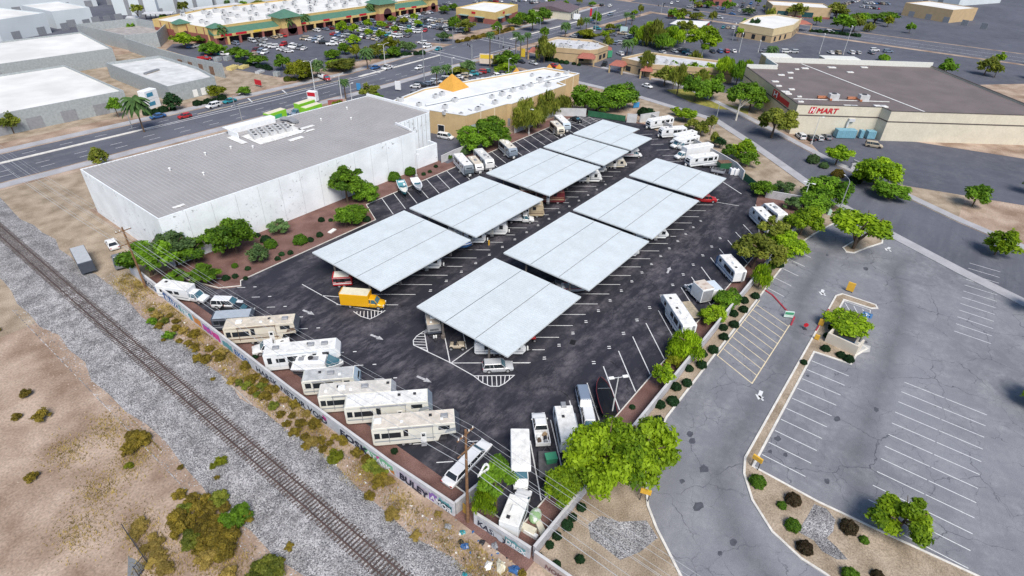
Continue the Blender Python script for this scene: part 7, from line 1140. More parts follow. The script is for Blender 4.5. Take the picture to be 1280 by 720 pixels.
for lab, c, sp in (('round shrub under the huge tree nearest the wall', (39.6, 18.1, 0.62), 'dark'), ('shrub second below the huge tree', (37.8, 18.2, 0.56), 'dark'), ('larger shrub third below the huge tree', (36.5, 18.1, 0.75), 'dark'), ('shrub fourth down the outside of wall corner', (34.6, 18.3, 0.59), 'dark'), ('shrub fifth down by the wall corner', (33.2, 18.3, 0.53), 'dark'), ('round shrub alone in the sand below the wall corner', (33.9, 14.7, 0.57), 'dark'), ('shrub near the pink wall in the sand', (31.8, 16.4, 0.52), 'dark'), ('brown dry shrub at the pink wall', (31.4, 18.4, 0.43), 'red'),
    ('large clipped shrub at the tip of the landscaped island', (56.9, 2.6, 1.06), 'green'), ('dark red shrub near the island tip', (57.1, -1.8, 1.00), 'red'), ('small green shrub left of the dark red one', (55.5, -0.9, 0.60), 'green'), ('green shrub left of the river rock patch', (53.4, -2.8, 0.96), 'green'), ('dark red shrub below the river rock patch', (51.3, -4.7, 0.95), 'red'), ('dark red shrub right of the river rock patch', (57.4, -8.1, 1.06), 'red'), ('small green shrub right edge of the island', (56.9, -9.9, 0.57), 'green'), ('green shrub at the bottom of the island', (51.1, -9.6, 0.98), 'green'), ('bright red flowering shrub at the bottom edge', (53.1, -12.0, 0.70), 'red'),
    ('small shrub on the narrow median', (85.2, 4.5, 0.58), 'dark'), ('shrub at the left corner of the trash enclosure', (91.1, 2.6, 0.78), 'dark'), ('shrub front left of the trash enclosure', (91.0, 0.2, 0.77), 'dark'), ('shrub front right of the trash enclosure', (90.7, -1.1, 0.87), 'dark'), ('shrub behind the left of trash enclosure', (95.0, 3.2, 0.73), 'dark'), ('wide shrub behind the trash enclosure', (98.1, 0.4, 1.10), 'dark'), ('dark shrub under the spreading enclosure tree', (98.0, 2.9, 0.93), 'dark'),
    ('dark bush cluster beside the small sage tree', (51.6, 103.8, 1.11), 'dark'), ('round green bush right of the sage tree', (51.0, 101.0, 1.36), 'green'), ('round green bush in the middle of the red gravel', (55.9, 97.8, 1.55), 'green'), ('small bush right of the round red gravel bush', (57.7, 97.0, 0.72), 'dark'), ('small bush beside the white slab in red gravel', (60.3, 97.3, 0.77), 'dark'), ('low bush left of a pair near the wall', (64.7, 102.7, 0.76), 'dark'), ('low bush right of a pair near the wall', (66.1, 101.2, 0.52), 'dark'), ('small bush above the lot kerb, left of two', (50.5, 96.5, 0.60), 'dark'), ('small bush above the lot kerb, right of two', (52.0, 95.7, 0.60), 'dark'), ('small bush nearest the lot kerb', (49.0, 95.6, 0.59), 'dark'), ('bush below the lone warehouse tree', (42.1, 99.4, 0.66), 'green'), ('dark bush left of two near the fire lane', (38.7, 96.6, 0.76), 'dark'), ('dark bush right of two near the fire lane', (40.2, 96.0, 0.60), 'dark'), ('flat bush below the sage tree', (43.2, 96.7, 0.58), 'dark'), ('tiny bush at the lot kerb corner', (41.1, 94.0, 0.48), 'dark'), ('dark bush right of the dense small tree', (71.4, 95.2, 0.95), 'dark'), ('dark bush under the dense bushy tree', (71.0, 96.8, 0.86), 'dark'), ('bush at the wall foot near the pale tree', (51.7, 107.0, 0.63), 'dark'),
    ('bright round bush behind the teal boat', (90.6, 107.4, 1.80), 'green'), ('lighter bush behind the second boat', (96.0, 107.1, 1.57), 'green'), ('round bush at the warehouse yard end', (110.6, 107.5, 1.31), 'green'), ('small bush left of three below yard wall', (98.0, 104.2, 0.61), 'dark'), ('small bush middle of three below yard wall', (100.3, 104.2, 0.56), 'dark'), ('small bush right of three below yard wall', (103.9, 105.5, 0.58), 'dark'), ('grey-green bush left of the two round trees', (116.5, 106.2, 1.52), 'sage'),
    ('dark green hedge bush above the first far trailer', (184.8, 84.9, 2.21), 'dark'), ('sage bush below the street lamp across the side street', (179.3, 27.4, 1.91), 'sage'), ('sage bush right of the lamp bush across the street', (177.3, 23.9, 1.33), 'sage'), ('dark low bush beside the tall right edge tree', (171.5, 14.6, 1.72), 'dark'), ('olive bush on the verge right of the lamp bush', (172.8, 19.2, 1.76), 'brush'), ('bush in the planting strip under olive tree', (120.8, 17.5, 1.05), 'dark'), ('second bush in the strip under olive tree', (113.4, 17.1, 1.09), 'dark'), ('bush at the trailer behind olive tree', (112.1, 18.1, 1.00), 'green'), ('bush next to the light pole at the near right wall', (58.5, 21.3, 0.46), 'dark'),
    ('bush behind the white limousine wall', (31.1, 41.9, 0.50), 'dark'), ('bush by the return wall near the white pickup nose', (29.9, 72.6, 0.50), 'dark')): shrub(lab, *c, sp, 'ball', None)
hedges = [('long dark hedge on the verge of the main road by block building', [(88.0, 202.2), (92.3, 202.5), (99.3, 202.1)], 'dark'), ('low hedge at the palm near the site office', [(72.7, 204.3), (77.3, 204.0), (81.9, 202.2)], 'dark'), ('hedge along the upper edge of shop car park', [(175.1, 169.9), (180.9, 168.6), (186.6, 171.1)], 'dark'), ('shrub strip below the roadside tree belt', [(176.6, 210.0), (186.2, 208.7), (196.8, 204.1)], 'dark'), ('shrub strip at the lower corner of mall car park', [(126.3, 208.4), (131.1, 205.7), (137.9, 207.4)], 'olive'), ('shrub strip between yard and mall car park', [(129.6, 249.6), (130.9, 237.3), (132.3, 226.5)], 'dark'), ('shrub strip at the restaurant frontage', [(227.5, 157.4), (228.1, 150.1), (230.4, 138.7)], 'dark'), ('shrub strip on the island before the far store', [(402.4, 87.4), (406.3, 71.5), (408.1, 59.9)], 'dark'), ('shrub strip before the corner shop on the main road', [(225.4, 210.3), (247.1, 210.3), (273.4, 212.1)], 'brush'), ('roadside shrub strip at the palm trees by plaza', [(283.4, 171.0), (295.0, 169.2), (311.9, 168.9)], 'olive')]
for lab, pts, sp in hedges:
    t = thing('hedge', lab, 'hedge', *pts[0]); q = 0; P = [Vector(p) - Vector(pts[0]) for p in pts]; L_ = sum((P[i + 1] - P[i]).length for i in range(len(P) - 1)); n = max(4, int(L_ / 2.2)); me_l = []
    for i in range(n):
        f = (i + .5) / n * (len(P) - 1); k = int(f); p = P[k].lerp(P[k + 1], f - k); o = link('foliage', crown_mesh(sp, 'ball', 0 if pts[0][0] > 150 else 1, i % 3), t); rr = re2.uniform(.8, 1.5); o.location = (p.x + re2.uniform(-.5, .5), p.y + re2.uniform(-.5, .5), rr * .5); o.scale = (rr * 1.2, rr * 1.2, rr * .9)
# ---- dry desert brush beside the railway
BR = [('G', '''25.7,97.1 25.4,94.3 24.2,91.4 25.6,88.9 26.1,87.1 24.6,85.2 24.8,83.5 25.2,81.9 26.4,85.1 24.2,77.5 26.2,79.5 25.7,76.1 26.5,77.3 27.3,77.1 25.1,81.1 26.0,90.6 25.4,92.1 26.2,92.9''', 'olive-brown bush in the brush strip beside the far graffiti wall', 'bushes along the far graffiti wall', 'brush'),
      ('G', '''27.7,71.6 27.4,68.4 25.3,67.6 25.6,66.0 27.4,66.3 27.7,64.7 25.6,63.4 25.2,64.8 28.0,63.7 26.4,68.3 26.4,65.7 26.6,64.0 25.3,68.9''', 'olive bush in the patch beside the middle graffiti wall', 'bushes along the middle graffiti wall', 'brush'),
      ('G', '''27.2,60.9 25.6,60.9 25.1,58.9 27.4,58.8 25.1,56.8 25.9,55.3 27.6,56.2 27.2,53.8 26.1,57.4''', 'dry bush in the band below the middle graffiti wall', 'bushes in the band below the middle wall', 'brush'),
      ('J', '''24.8,52.8 25.2,51.2 25.5,49.3 28.0,48.4 24.7,54.5 24.5,51.5 25.7,50.6 26.6,49.5 27.7,49.8''', 'olive bush below the large white and black graffiti letters', 'bushes below the large graffiti letters', 'brush'),
      ('J', '''27.7,43.5 27.3,41.5 27.0,40.0 24.8,39.0 28.0,45.2 27.4,42.4 25.9,39.5 27.7,40.5''', 'rusty brown bush in the clump near the purple tag', 'bushes near the purple tag', 'brush')]
rb_ = random.Random(31)
for _, pts, lab, grp, sp in BR:
    for i, (x, y) in enumerate(sorted([tuple(map(float, p.split(','))) for p in pts.split()], key=lambda p: -p[1])): shrub(f'{lab.split(" in ")[0].split(" beside ")[0].split(" below ")[0]}, {ORD[i]} from far end, {grp}', x + rb_.uniform(-.4, .4), y, rb_.uniform(.55, 1.05), rb_.choice((sp, sp, sp, 'olive', 'straw')), 'round', grp, rb_.uniform(.6, .85), name='desert_bush', cat='bush')
GT = [(262, 214), (292, 217), (318, 220), (345, 224), (300, 246), (322, 250), (342, 262), (365, 250), (380, 236), (262, 182), (285, 184), (305, 187), (326, 189), (352, 178), (372, 184), (380, 165), (366, 154), (383, 140), (384, 120), (340, 108), (330, 118), (322, 140), (308, 128), (318, 152), (300, 150), (286, 160), (272, 150), (268, 134), (430, 90), (434, 120), (432, 150), (436, 176), (432, 60), (445, 40), (452, 70), (460, 110), (466, 140), (250, 118), (262, 100), (246, 102), (224, 92), (232, 84), (240, 80)]
for i, (x, y) in enumerate(GT): tree(f'{("round", "lime", "olive")[i % 3]} plaza tree, {ORD[i % 15]} of the {("near", "middle", "far")[i // 15]} scattered trees around the crossing', x, y, re2.uniform(5, 8), re2.uniform(2.2, 3.6), ('green', 'lime', 'olive')[i % 3], ('round', 'open', 'droop')[i % 3], group='scattered trees around the far crossing')
for i in range(26):
    f = i / 25; x, y = (20 + f * 60, 255 + (i % 3) * 22) if i < 10 else ((330 + (i - 10) * 9, -8 - (i % 4) * 14) if i < 20 else (60 + (i - 20) * 14, 470 - (i % 2) * 30)); tree(f'small roadside tree, {ORD[i]} of the scattered trees along the outer edges', x, y, re2.uniform(5, 7), re2.uniform(2.4, 3.4), re2.choice(('green', 'lime', 'olive')), 'round', group='scattered trees along the outer edges')
for lab, c, sp in (('bright green low weed patch upper in the far brush strip', (23.8, 93.3, 0.93), 'green'), ('bright green low weed patch lower in the far brush strip', (23.8, 87.4, 1.04), 'green'), ('bright yellow-green bush at the end of the olive bushes', (25.4, 46.7, 1.24), 'yellow'), ('dry straw clump at the edge of middle brush', (24.6, 70.2, 0.79), 'straw'), ('straw clump by the wooden plank', (23.9, 78.5, 0.99), 'brush'), ('small bush in the ballast near the plank', (23.1, 72.8, 0.41), 'brush'), ('lone bush at ballast edge upper left', (22.8, 87.4, 0.45), 'brush'), ('small straw bush by the trash pile track side', (24.3, 30.8, 0.73), 'straw'), ('straw tuft at the far tag wall foot', (27.4, 38.8, 0.80), 'straw'), ('straw tuft left of the debris field', (24.5, 35.1, 1.01), 'straw'), ('small dry tuft below the limousine wall', (28.0, 30.9, 0.51), 'straw'), ('dark tuft at the pink wall end', (28.5, 18.7, 0.58), 'brush'),
    ('olive bush at the left edge of the ballast, top', (10.7, 69.0, 1.54), 'brush'), ('second olive bush at the left edge of the ballast', (9.5, 68.3, 1.24), 'brush'), ('third olive bush at the left ballast edge', (11.7, 68.8, 0.85), 'brush'), ('yellow tuft below the left edge bushes', (8.3, 65.8, 0.59), 'yellow'), ('yellow-green bush on the ballast left of track', (15.9, 57.5, 0.90), 'yellow'), ('smaller yellow bush joined to the ballast bush', (14.9, 57.7, 0.54), 'yellow'), ('small dark tuft below the ballast bush', (14.3, 55.8, 0.40), 'brush'), ('small green tuft lower on the ballast', (13.8, 53.3, 0.36), 'brush'), ('brown tuft on the bare dirt', (12.2, 60.7, 0.46), 'brush'), ('olive tuft pair on the bare dirt', (10.1, 56.8, 0.85), 'brush'), ('round olive bush alone near the lower track', (14.5, 40.8, 0.59), 'brush'), ('small bush by the bottom green bush', (13.0, 40.2, 0.51), 'brush'), ('large green bush at the bottom edge beside the track', (11.1, 39.9, 1.94), 'olive'), ('vivid green bush on the right of the brush mound', (12.7, 48.3, 1.85), 'green'), ('yellow straw bush at the foot of brush mound', (8.0, 46.4, 1.28), 'straw'), ('straw clump at the lower tip of brush mound', (8.6, 43.0, 1.02), 'straw'), ('pale grass tuft beside the dark fence', (5.6, 53.7, 0.60), 'straw')): shrub(lab, *c, sp, 'round', None, .75, name='desert_bush', cat='bush')
MOUND = [(10.8, 54.8), (11.9, 53.6), (12.6, 52.1), (9.6, 54.2), (10.6, 52.9), (11.6, 51.7), (12.6, 50.8), (8.5, 53.4), (9.3, 52.2), (10.3, 51.0), (11.2, 49.9), (7.9, 51.8), (8.8, 50.6), (9.8, 49.6), (10.8, 48.5), (11.8, 47.7), (8.0, 49.7), (8.9, 48.7), (9.9, 47.7), (10.8, 46.8), (8.3, 47.8), (9.1, 46.7), (9.8, 45.9), (13.5, 47.6), (9.2, 45.6)]
for i, (x, y) in enumerate(MOUND): shrub(f'olive bush of the big brush mound, {ORD[i]} counting in rows from its top', x, y, rb_.uniform(.8, 1.3), rb_.choice(('brush', 'olive', 'brush', 'brush')), 'round', 'bushes of the big brush mound', rb_.uniform(.7, .95), name='desert_bush', cat='bush')
for i, (x, y) in enumerate([(4.9, 51.2), (4.1, 50.8), (4.7, 48.9), (5.4, 56.4), (4.5, 55.5), (4.4, 52.9), (5.6, 52.6), (4.9, 50.2)]): shrub(f'yellow dry grass tuft, {ORD[i]} of the tufts along the dark fence at bottom left', x, y, rb_.uniform(.7, 1.1), 'straw', 'round', 'dry grass tufts along the dark fence', .5, name='grass_tuft', cat='grass tuft')
for i in range(16): shrub('dry bush in the left dirt beyond the ballast', rb_.uniform(-10, 11), rb_.uniform(72, 150), rb_.uniform(.6, 1.2), 'brush', 'round', 'bushes in the left dirt', .8, name='desert_bush', cat='bush')

# ================================================================== POLES, WIRES, LAMPS, SIGNS, LITTER
wood = M('pole_wood', (.19, .105, .055), .9, .25, 2)
def pole(label, x, y, h):
    t = thing('utility_pole', label, 'utility pole', x, y); m = MB(); m.tube([(0, 0, 0), (0, 0, h)], [.21, .13], 10); m.build('pole', wood, t)
    for z in (h - .7, h - 3.2): m = MB(); m.box((0, 0, z), (2.6, .12, .14)); m.build('crossarm', wood, t); 
    for s in (-1.1, -.5, .5, 1.1): m = MB(); m.tube([(s, 0, h - .62), (s, 0, h - .36)], [.07, .05], 8); m.build('insulator', plastic_white, t)
    return t
POLES = [(29.6, 27.6, 15.8), (27.9, 104.9, 12.6), (31.5, -50, 15)]
pole('brown utility pole in front of the wall notch by the limousine', *POLES[0]); pole('utility pole at the far end of the graffiti wall by shuttle bus', *POLES[1])
t = thing('warning_sign', 'yellow panel between wall pieces behind the utility pole', 'panel', 30.2, 28.4, 0, 0); m = MB(); m.box((0, 0, .9), (.08, 1.0, 1.7)); m.build('panel', M('ochre_panel', (.45, .27, .05), .7, .15), t); m = MB(); m.box((.06, 0, .9), (.06, 1.2, .08)); m.build('brace', dark_steel, t)
wire_mat = M('wire_cable', (.50, .51, .52), .4, .05, metal=.3)
def catn(a, b_, sag, n=20): return [(a[0] + (b_[0] - a[0]) * i / n, a[1] + (b_[1] - a[1]) * i / n, a[2] + (b_[2] - a[2]) * i / n - sag * 4 * (i / n) * (1 - i / n)) for i in range(n + 1)]
for i, (dx, dz, sag, r, lab) in enumerate(((-1.1, -.36, 1.2, .016, 'thin overhead wire, outermost on the track side of the crossarm'), (-.5, -.36, 1.2, .016, 'thin overhead wire, inner track side of the crossarm'), (.5, -.36, 1.2, .016, 'thin overhead wire, inner lot side of the crossarm'), (1.1, -.36, 1.2, .016, 'thin overhead wire, outermost on the lot side of crossarm'), (-.9, -3.1, 1.5, .02, 'lower overhead wire on the track side of the lower arm'), (.9, -3.1, 1.5, .02, 'lower overhead wire on the lot side of the lower arm'), (.16, -6.0, 1.8, .035, 'thick bundled cable lowest on the utility poles'))):
    m = MB(); far = (POLES[1][0] + dx, POLES[1][1], POLES[1][2] + dz * .85); mid = (POLES[0][0] + dx, POLES[0][1], POLES[0][2] + dz); nr_ = (POLES[2][0] + dx, POLES[2][1], POLES[2][2] + dz); ff = (POLES[1][0] + dx - 2, 185, far[2] + 1)
    m.tube(catn(ff, far, sag)[:-1] + catn(far, mid, sag)[:-1] + catn(mid, nr_, sag), r, 5); tag(m.build('overhead_wire', wire_mat), lab, 'wire')
t = thing('wire_coil', 'white coil of slack cable hanging on wires beside the utility pole', 'cable coil', 31.2, 26.6, 8.4); 
for k in range(3): m = MB(); m.tube([(.1 * k + .9 * math.cos(a * .5236), .15 * math.sin(a) + .1 * k, .45 * math.sin(a * .5236)) for a in range(13)], .05, 6); m.build('loop', plastic_white, t)
lampw = M('lamp_post_white', (.60, .61, .61), .5, .08)
def lot_lamp(label, x, y, h, rz=0, arms=1, base=True):
    t = thing('parking_light', label, 'light pole', x, y, 0, rz); m = MB(); m.tube([(0, 0, .0), (0, 0, h)], [.11, .08], 8); m.build('pole', lampw, t)
    if base: m = MB(); m.tube([(0, 0, 0), (0, 0, .8)], .32, 12); m.build('base', concrete, t)
    for s in ([1] if arms == 1 else [1, -1]): m = MB(); m.bar((0, 0, h - .1), (s * .7, 0, h), .07); m.build('arm', lampw, t); m = MB(); m.box((s * 1.0, 0, h + .02), (.75, .42, .14)); m.build('lamp_head', plastic_white, t)
    return t
for lab, x, y, h, rz, ar in (('light pole with two heads beside the covered black boat', 54.5, 22.6, 8.2, 140, 2), ('light pole behind the two boats at the warehouse wall', 95.6, 104.4, 6.6, -90, 1), ('light pole beside the round trees above three trailers', 122.2, 106, 6.4, -90, 1), ('light pole beside the first drooping olive tree', 142.2, 102.6, 8, -90, 1), ('light pole behind the olive tree in the right row', 122.4, 21.6, 6, 90, 1), ('light pole with double head at the street gate trees', 146.7, 21.5, 6.2, 90, 2), ('light pole right of the hedge near the last black car', 172.5, 104, 7, -120, 1), ('white light pole in front of the supermarket wall', 195.8, 32, 8.5, -52, 1), ('tall plaza light left behind the supermarket', 312, 97, 9, 20, 2), ('tall plaza light centre right of the empty stalls', 339.6, 65.5, 9.5, 20, 2), ('tallest plaza light at right of the empty stalls', 346.6, 55.7, 13.5, 20, 2), ('short plaza light near the low parapet', 320, 90, 5.5, 20, 2), ('plaza light near the hedge island by the bank', 341, 111, 8.5, 20, 2), ('shop car park light beside the lime tree', *(191.0, 149.4), 7.5, 0, 1), ('shop car park light at the hedge palms', *(177.2, 167.8), 7, 0, 1), ('small light behind the warehouse at the road', *(127.2, 169.5), 6, 0, 1)): lot_lamp(lab, x, y, h, rz, ar)
def street_lamp(label, x, y, h, rz=0, double=False):
    t = thing('street_lamp', label, 'street lamp', x, y, 0, rz); m = MB(); m.tube([(0, 0, 0), (0, 0, h * .93)], [.16, .1], 8); m.build('pole', steel if not double else lampw, t)
    for s in ([1, -1] if double else [1]): m = MB(); m.tube([(0, 0, h * .93), (s * .6, 0, h * .98), (s * 2.2, 0, h)], [.08, .06, .05], 7); m.build('arm', steel if not double else lampw, t); m = MB(); m.ball((s * 2.6, 0, h - .02), (.5, .18, .11), 10, 5); m.build('lamp_head', lampw, t)
    return t
for lab, x, y, h, rz, d_ in (('cobra street lamp at the drive entrance beside the green box', 145, 13.2, 10, 40, False), ('cobra street lamp beside the columnar olive trees', *(188.2, 60.7), 8, 20, False), ('double street lamp in front of the big yellow-green tree', 126.9, 190.5, 10.5, 0, True), ('double street lamp in the roadside tree belt', *(165.8, 195.5), 10, 0, True), ('street lamp between warehouse condensers and the road', *(86.7, 170.9), 7.5, 200, False), ('double street lamp behind the warehouse by the blue sign', *(124.8, 172.0), 9, 20, True), ('street lamp on the corner by the sage island tree', *(193.8, 190.5), 9, 160, False), ('street lamp in front of the corner shop', *(232.3, 187.7), 10, 170, False), ('street lamp beside the green trees at corner shop', *(266.8, 188.3), 10, 170, False), ('street lamp near the main road left edge', *(64.4, 194.9), 5, 0, False), ('thin street lamp by the yard turn lane', *(95.0, 189.9), 4.5, 0, False)): street_lamp(lab, x, y, h, rz, d_)
def mast(label, x, y, h, arm, rz, name='signal_mast'):
    t = thing(name, label, 'traffic signal', x, y, 0, rz); m = MB(); m.tube([(0, 0, 0), (0, 0, h)], [.22, .14], 8); m.build('pole', steel, t)
    if arm:
        m = MB(); m.tube([(0, 0, 5.5), (arm, 0, 6.2)], [.12, .07], 7); m.build('arm', steel, t)
        for f in (.5, .95): m = MB(); m.box((arm * f, 0, 5.5), (.4, .4, 1.1)); m.build('signal_head', plastic_black, t)
    else: m = MB(); m.tube([(0, 0, h - .3), (0, 0, h)], [.3, .3], 8); m.build('antenna_cap', steel, t)
mast('very tall grey mast by the shop car park on the main road', 164.8, 171.5, 19, 0, 0, 'tall_mast'); mast('tall grey mast at the plaza corner of main road', *(297.3, 172.7), 14, 0, 0, 'tall_mast')
for lab, p, arm, rz in (('traffic signal at the mall side of the crossing', (224.3, 211.3), 7, -90), ('traffic signal at the shop car park corner', (203.8, 180.6), 6, 60), ('traffic signal at the corner beside the red pole sign', (215.1, 164.2), 7, 100), ('traffic signal in the middle distance by restaurant palms', (228.3, 182.3), 5, 100), ('traffic signal at the distant crossing near orange block', (387.6, 171.9), 8, 90), ('traffic signal across the distant crossing', (395.6, 180.5), 4, 0)): mast(lab, *p, 6.5, arm, rz)
def sign(label, x, y, w, h, z0, mat, rz=0, posts=2, name='sign_board', depth=.25, top=None, cat='sign'):
    t = thing(name, label, cat, x, y, 0, rz); m = MB(); m.box((0, 0, z0 + h / 2), (depth, w, h)); m.build('panel', mat, t)
    if top: m = MB(); m.box((-depth * .5 - .02, 0, z0 + h * .72), (.04, w * .9, h * .4)); m.build('face_stripe', top, t)
    m = MB()
    for s in ([0] if posts == 1 else [-1, 1]): m.tube([(0, s * w * .36, 0), (0, s * w * .36, z0)], .06, 6)
    m.build('post', dark_steel, t); return t
sign('white and red pole sign beside the green box trucks', *(116.1, 176.1), 3.2, 3.2, 1.2, white_paint, 25, 2, 'pole_sign', 1.8, sign_red); sign('red sign board on the construction yard edge', *(114.9, 208.0), 3.2, 1.8, .8, sign_red, 10); sign('small blue sign at the road behind warehouse', *(137.0, 177.6), 1.6, 2.4, .4, M('sign_blue', (.05, .25, .5), .5, .05), 20); sign('white monument sign at the left of the shop car park', *(147.1, 167.3), 2.2, 3.0, .5, white_paint, 20, 2, 'pole_sign', .5); sign('white and red sign at the shop car park corner', *(199.3, 168.2), 6, 4, 1.2, M('sign_cream', (.65, .55, .45), .6, .05), 30, 2, 'pole_sign', .6, MATS['sign_yellow']); sign('yellow banner sign by the restaurant frontage', *(224.5, 167.3), 2, 3.6, .3, MATS['sign_yellow'], 10); sign('red and white slanted sign before the gabled shop', *(344.8, 204.7), 1.2, 4.5, .5, sign_red, 30, 1); sign('white van-sized sign board before the gabled shop', *(327.1, 203.9), 4.2, 3.2, .6, white_paint, 20); sign('blue monument sign by the red gravel at the gate', *(190.9, 90.9), 2.4, 1.8, .2, MATS['sign_blue'], 60); sign('orange block sign at the distant crossing', *(381.9, 167.1), 4, 3.5, .6, M('sign_orange', (.5, .14, .06), .6, .1), 30); sign('pale blue sign at the plaza entrance', *(313.4, 163.6), 4, 3, .3, M('sign_pale_blue', (.45, .6, .65), .6, .05), 20); sign('green banner at the restaurant corner', *(253.2, 137.8), 2.5, 3.0, .3, PAINT['green'], 70); sign('red board at the yellow bush behind the warehouse', *(119.1, 167.9), 5, 2, .5, M('sign_brick', (.3, .1, .09), .7, .1), 60)
yel = M('sign_amber', (.68, .40, .05), .5, .05)
for lab, p, rz in (('yellow clearance sign on posts at the tip of the landscaped island', (59.2, 3.7), -10), ('yellow sign at the left kerb of the drive below the huge tree', (45.4, 12.7), 20)): sign(lab, *p, 1.3, .7, 1.5, yel, rz, 2)
sign('yellow panel sign at the upper end of the hatched island', *(112.9, 3.5), 1.3, 1.8, .3, yel, 0, 2); sign('yellow panel on the red kerb, upper of two', *(97.7, 5.0), .8, 1.2, .2, yel, 0, 2); sign('yellow panel on the red kerb, lower of two', *(93.0, 4.5), .7, .9, .2, yel, 0, 2); sign('white and green folding sign at the hatched bay corner', *(96.4, 10.2), 1.6, 1.2, .2, M('sign_mint', (.55, .68, .62), .6, .1, 2), 30, 2, top=PAINT['green'])
t = thing('stop_sign', 'small red octagonal sign standing in the drive lane', 'stop sign', *(94.9, 6.9), .01, 30); m = MB(); m.tube([(-.05, 0, .9), (.05, 0, .9)], .42, 8); m.build('face', sign_red, t); m = MB(); m.tube([(0, 0, 0), (0, 0, .6)], .05, 6); m.box((0, 0, .05), (.6, .6, .1)); m.build('stand', dark_steel, t)
# trash enclosure on the island
t = thing('trash_enclosure', 'cream walled trash enclosure on the island holding a blue dumpster', 'enclosure', 94.8, .2, 0, 0); cw = M('cream_wall', (.58, .53, .45), .85, .06, .5); m = MB(); m.strip([(2.2, -1.4), (1.9, 2.4), (-1.3, 2.9), (-1.9, -1.7), (.6, -2.1)], .3, .08, h=1.9); m.build('enclosure_wall', cw, t); m = MB(); m.sheet([(2, -1.3), (1.7, 2.2), (-1.2, 2.6), (-1.7, -1.6), (.6, -3.6), (2.4, -3.4)], .12); m.build('floor_slab', concrete, t); m = MB(); [m.tube([(x, y, 0), (x, y, 2.3)], .09, 8) for x, y in ((2.3, -1.6), (2.2, .6))]; m.build('gate_post', dark_steel, t)
t = thing('dumpster', 'blue dumpster inside the cream trash enclosure', 'dumpster', 95.0, .3, .13, 84); m = MB(); m.box((0, 0, .7), (2.2, 1.4, 1.3), taper=1.06); m.build('bin', M('dumpster_blue', (.03, .12, .25), .5, .1), t); m = MB(); m.box((0, -.05, 1.38), (2.3, 1.5, .08)); m.build('lid', plastic_black, t)
t = thing('utility_box', 'pale green electric box at the foot of the cobra street lamp', 'electric box', *(146.5, 15.2), 0, 30); m = MB(); m.box((0, 0, .6), (1.2, .8, 1.2)); m.build('cabinet', M('box_mint', (.42, .58, .50), .5, .06), t, bevel=.03); m = MB(); m.box((0, 0, .05), (1.5, 1.1, .12)); m.build('plinth', concrete, t)
t = thing('monument_wall', 'low grey angled wall with shrubs across the side street', 'wall', *(183.7, 16.6), 0, -30); m = MB(); m.box((0, 0, .8), (4.5, .4, 1.6)); m.box((2.0, 1.4, .6), (.4, 3, 1.2)); m.build('wall_body', block_wall, t)
t = thing('concrete_slab', 'white slab lying on the red gravel below the warehouse', 'slab', *(63.3, 97.1), 0, 15); m = MB(); m.box((0, 0, .12), (1.9, .9, .24)); m.build('slab', plastic_white, t, bevel=.03)
t = thing('bollard', 'yellow bollard beside the trailer nose at the second left canopy', 'bollard', *(81.1, 67.6), .01); m = MB(); m.tube([(0, 0, 0), (0, 0, 1.1)], .16, 10); m.build('post', yel, t); m = MB(); m.ball((0, 0, 1.1), (.16, .16, .1), 10, 5); m.build('dome_cap', yel, t)
t = thing('wood_plank', 'long grey plank lying on dirt between ballast and brush', 'plank', *(24.1, 68.0), .0, 0); a, b_ = (24.3, 72.4), (24.0, 64.0); t.rotation_euler.z = math.atan2(b_[1] - a[1], b_[0] - a[0]); m = MB(); L_ = math.hypot(b_[0] - a[0], b_[1] - a[1]); m.box((0, 0, .1), (L_, .22, .16)); m.build('plank', M('grey_timber', (.38, .34, .30), .9, .15, 3), t)
t = thing('metal_fence', 'dark metal fence corner at the bottom left edge', 'fence', *(3.8, 50.9), 0, 0); P = [Vector(q) - Vector((3.8, 50.9)) for q in ((4.0, 56.3), (3.8, 50.9), (2.6, 50.3))]; m = MB()
for a, b_ in zip(P[:-1], P[1:]):
    d = b_ - a; n = int(d.length / .22)
    for k in range(n): p = a + d * (k / n); m.box((p.x, p.y, 1.0), (.03, .03, 1.9))
m.build('pickets', dark_steel, t); m = MB()
for a, b_ in zip(P[:-1], P[1:]):
    for z in (.3, 1.85): m.bar((a.x, a.y, z), (b_.x, b_.y, z), .06)
m.build('fence_rail', dark_steel, t)
for p in P: m = MB(); m.box((p.x, p.y, 1.05), (.09, .09, 2.1)); m.build('fence_post', dark_steel, t)
dp = MB(); dp.sheet([(2.9, 53.7), (3.2, 52.6), (3.6, 51.0), (2.6, 50.3), (1.8, 51.3)], .02); struct('fenced_slab', dp, M('wet_slab', (.16, .17, .18), .7, .2, .3, world_pos=True))
# pile of junk in the wall corner and litter on the dirt
for lab, p, sz, mt, rz, nm in (('green and white camouflaged pod in the wall corner', (35.0, 21.7), (2.2, 1.5, 1.1), M('pod_green', (.25, .40, .20), .6, .2, 1.2, col2=(.62, .65, .62), lo=.45, hi=.55), 20, 'storage_pod'), ('cream foam block left of two in the wall corner', (33.1, 21.5), (.9, 2.3, .7), M('foam_cream', (.60, .57, .46), .9, .08), 10, 'foam_block'), ('cream foam block right of two in the wall corner', (34.3, 20.5), (.8, 2.6, .6), MATS['foam_cream'], -32, 'foam_block'), ('white door panel leaning in the wall corner', (32.9, 20.8), (.5, 1.9, .6), plastic_white, 5, 'foam_block')):
    t = thing(nm, lab, 'junk', *p, .01, rz); m = MB()
    if nm == 'storage_pod': m.ball((0, 0, .5), (sz[0] / 2, sz[1] / 2, sz[2] / 2), 14, 8)
    else: m.box((0, 0, sz[2] / 2), sz, taper=.94)
    m.build('shell' if nm == 'storage_pod' else 'block', mt, t, bevel=.04)
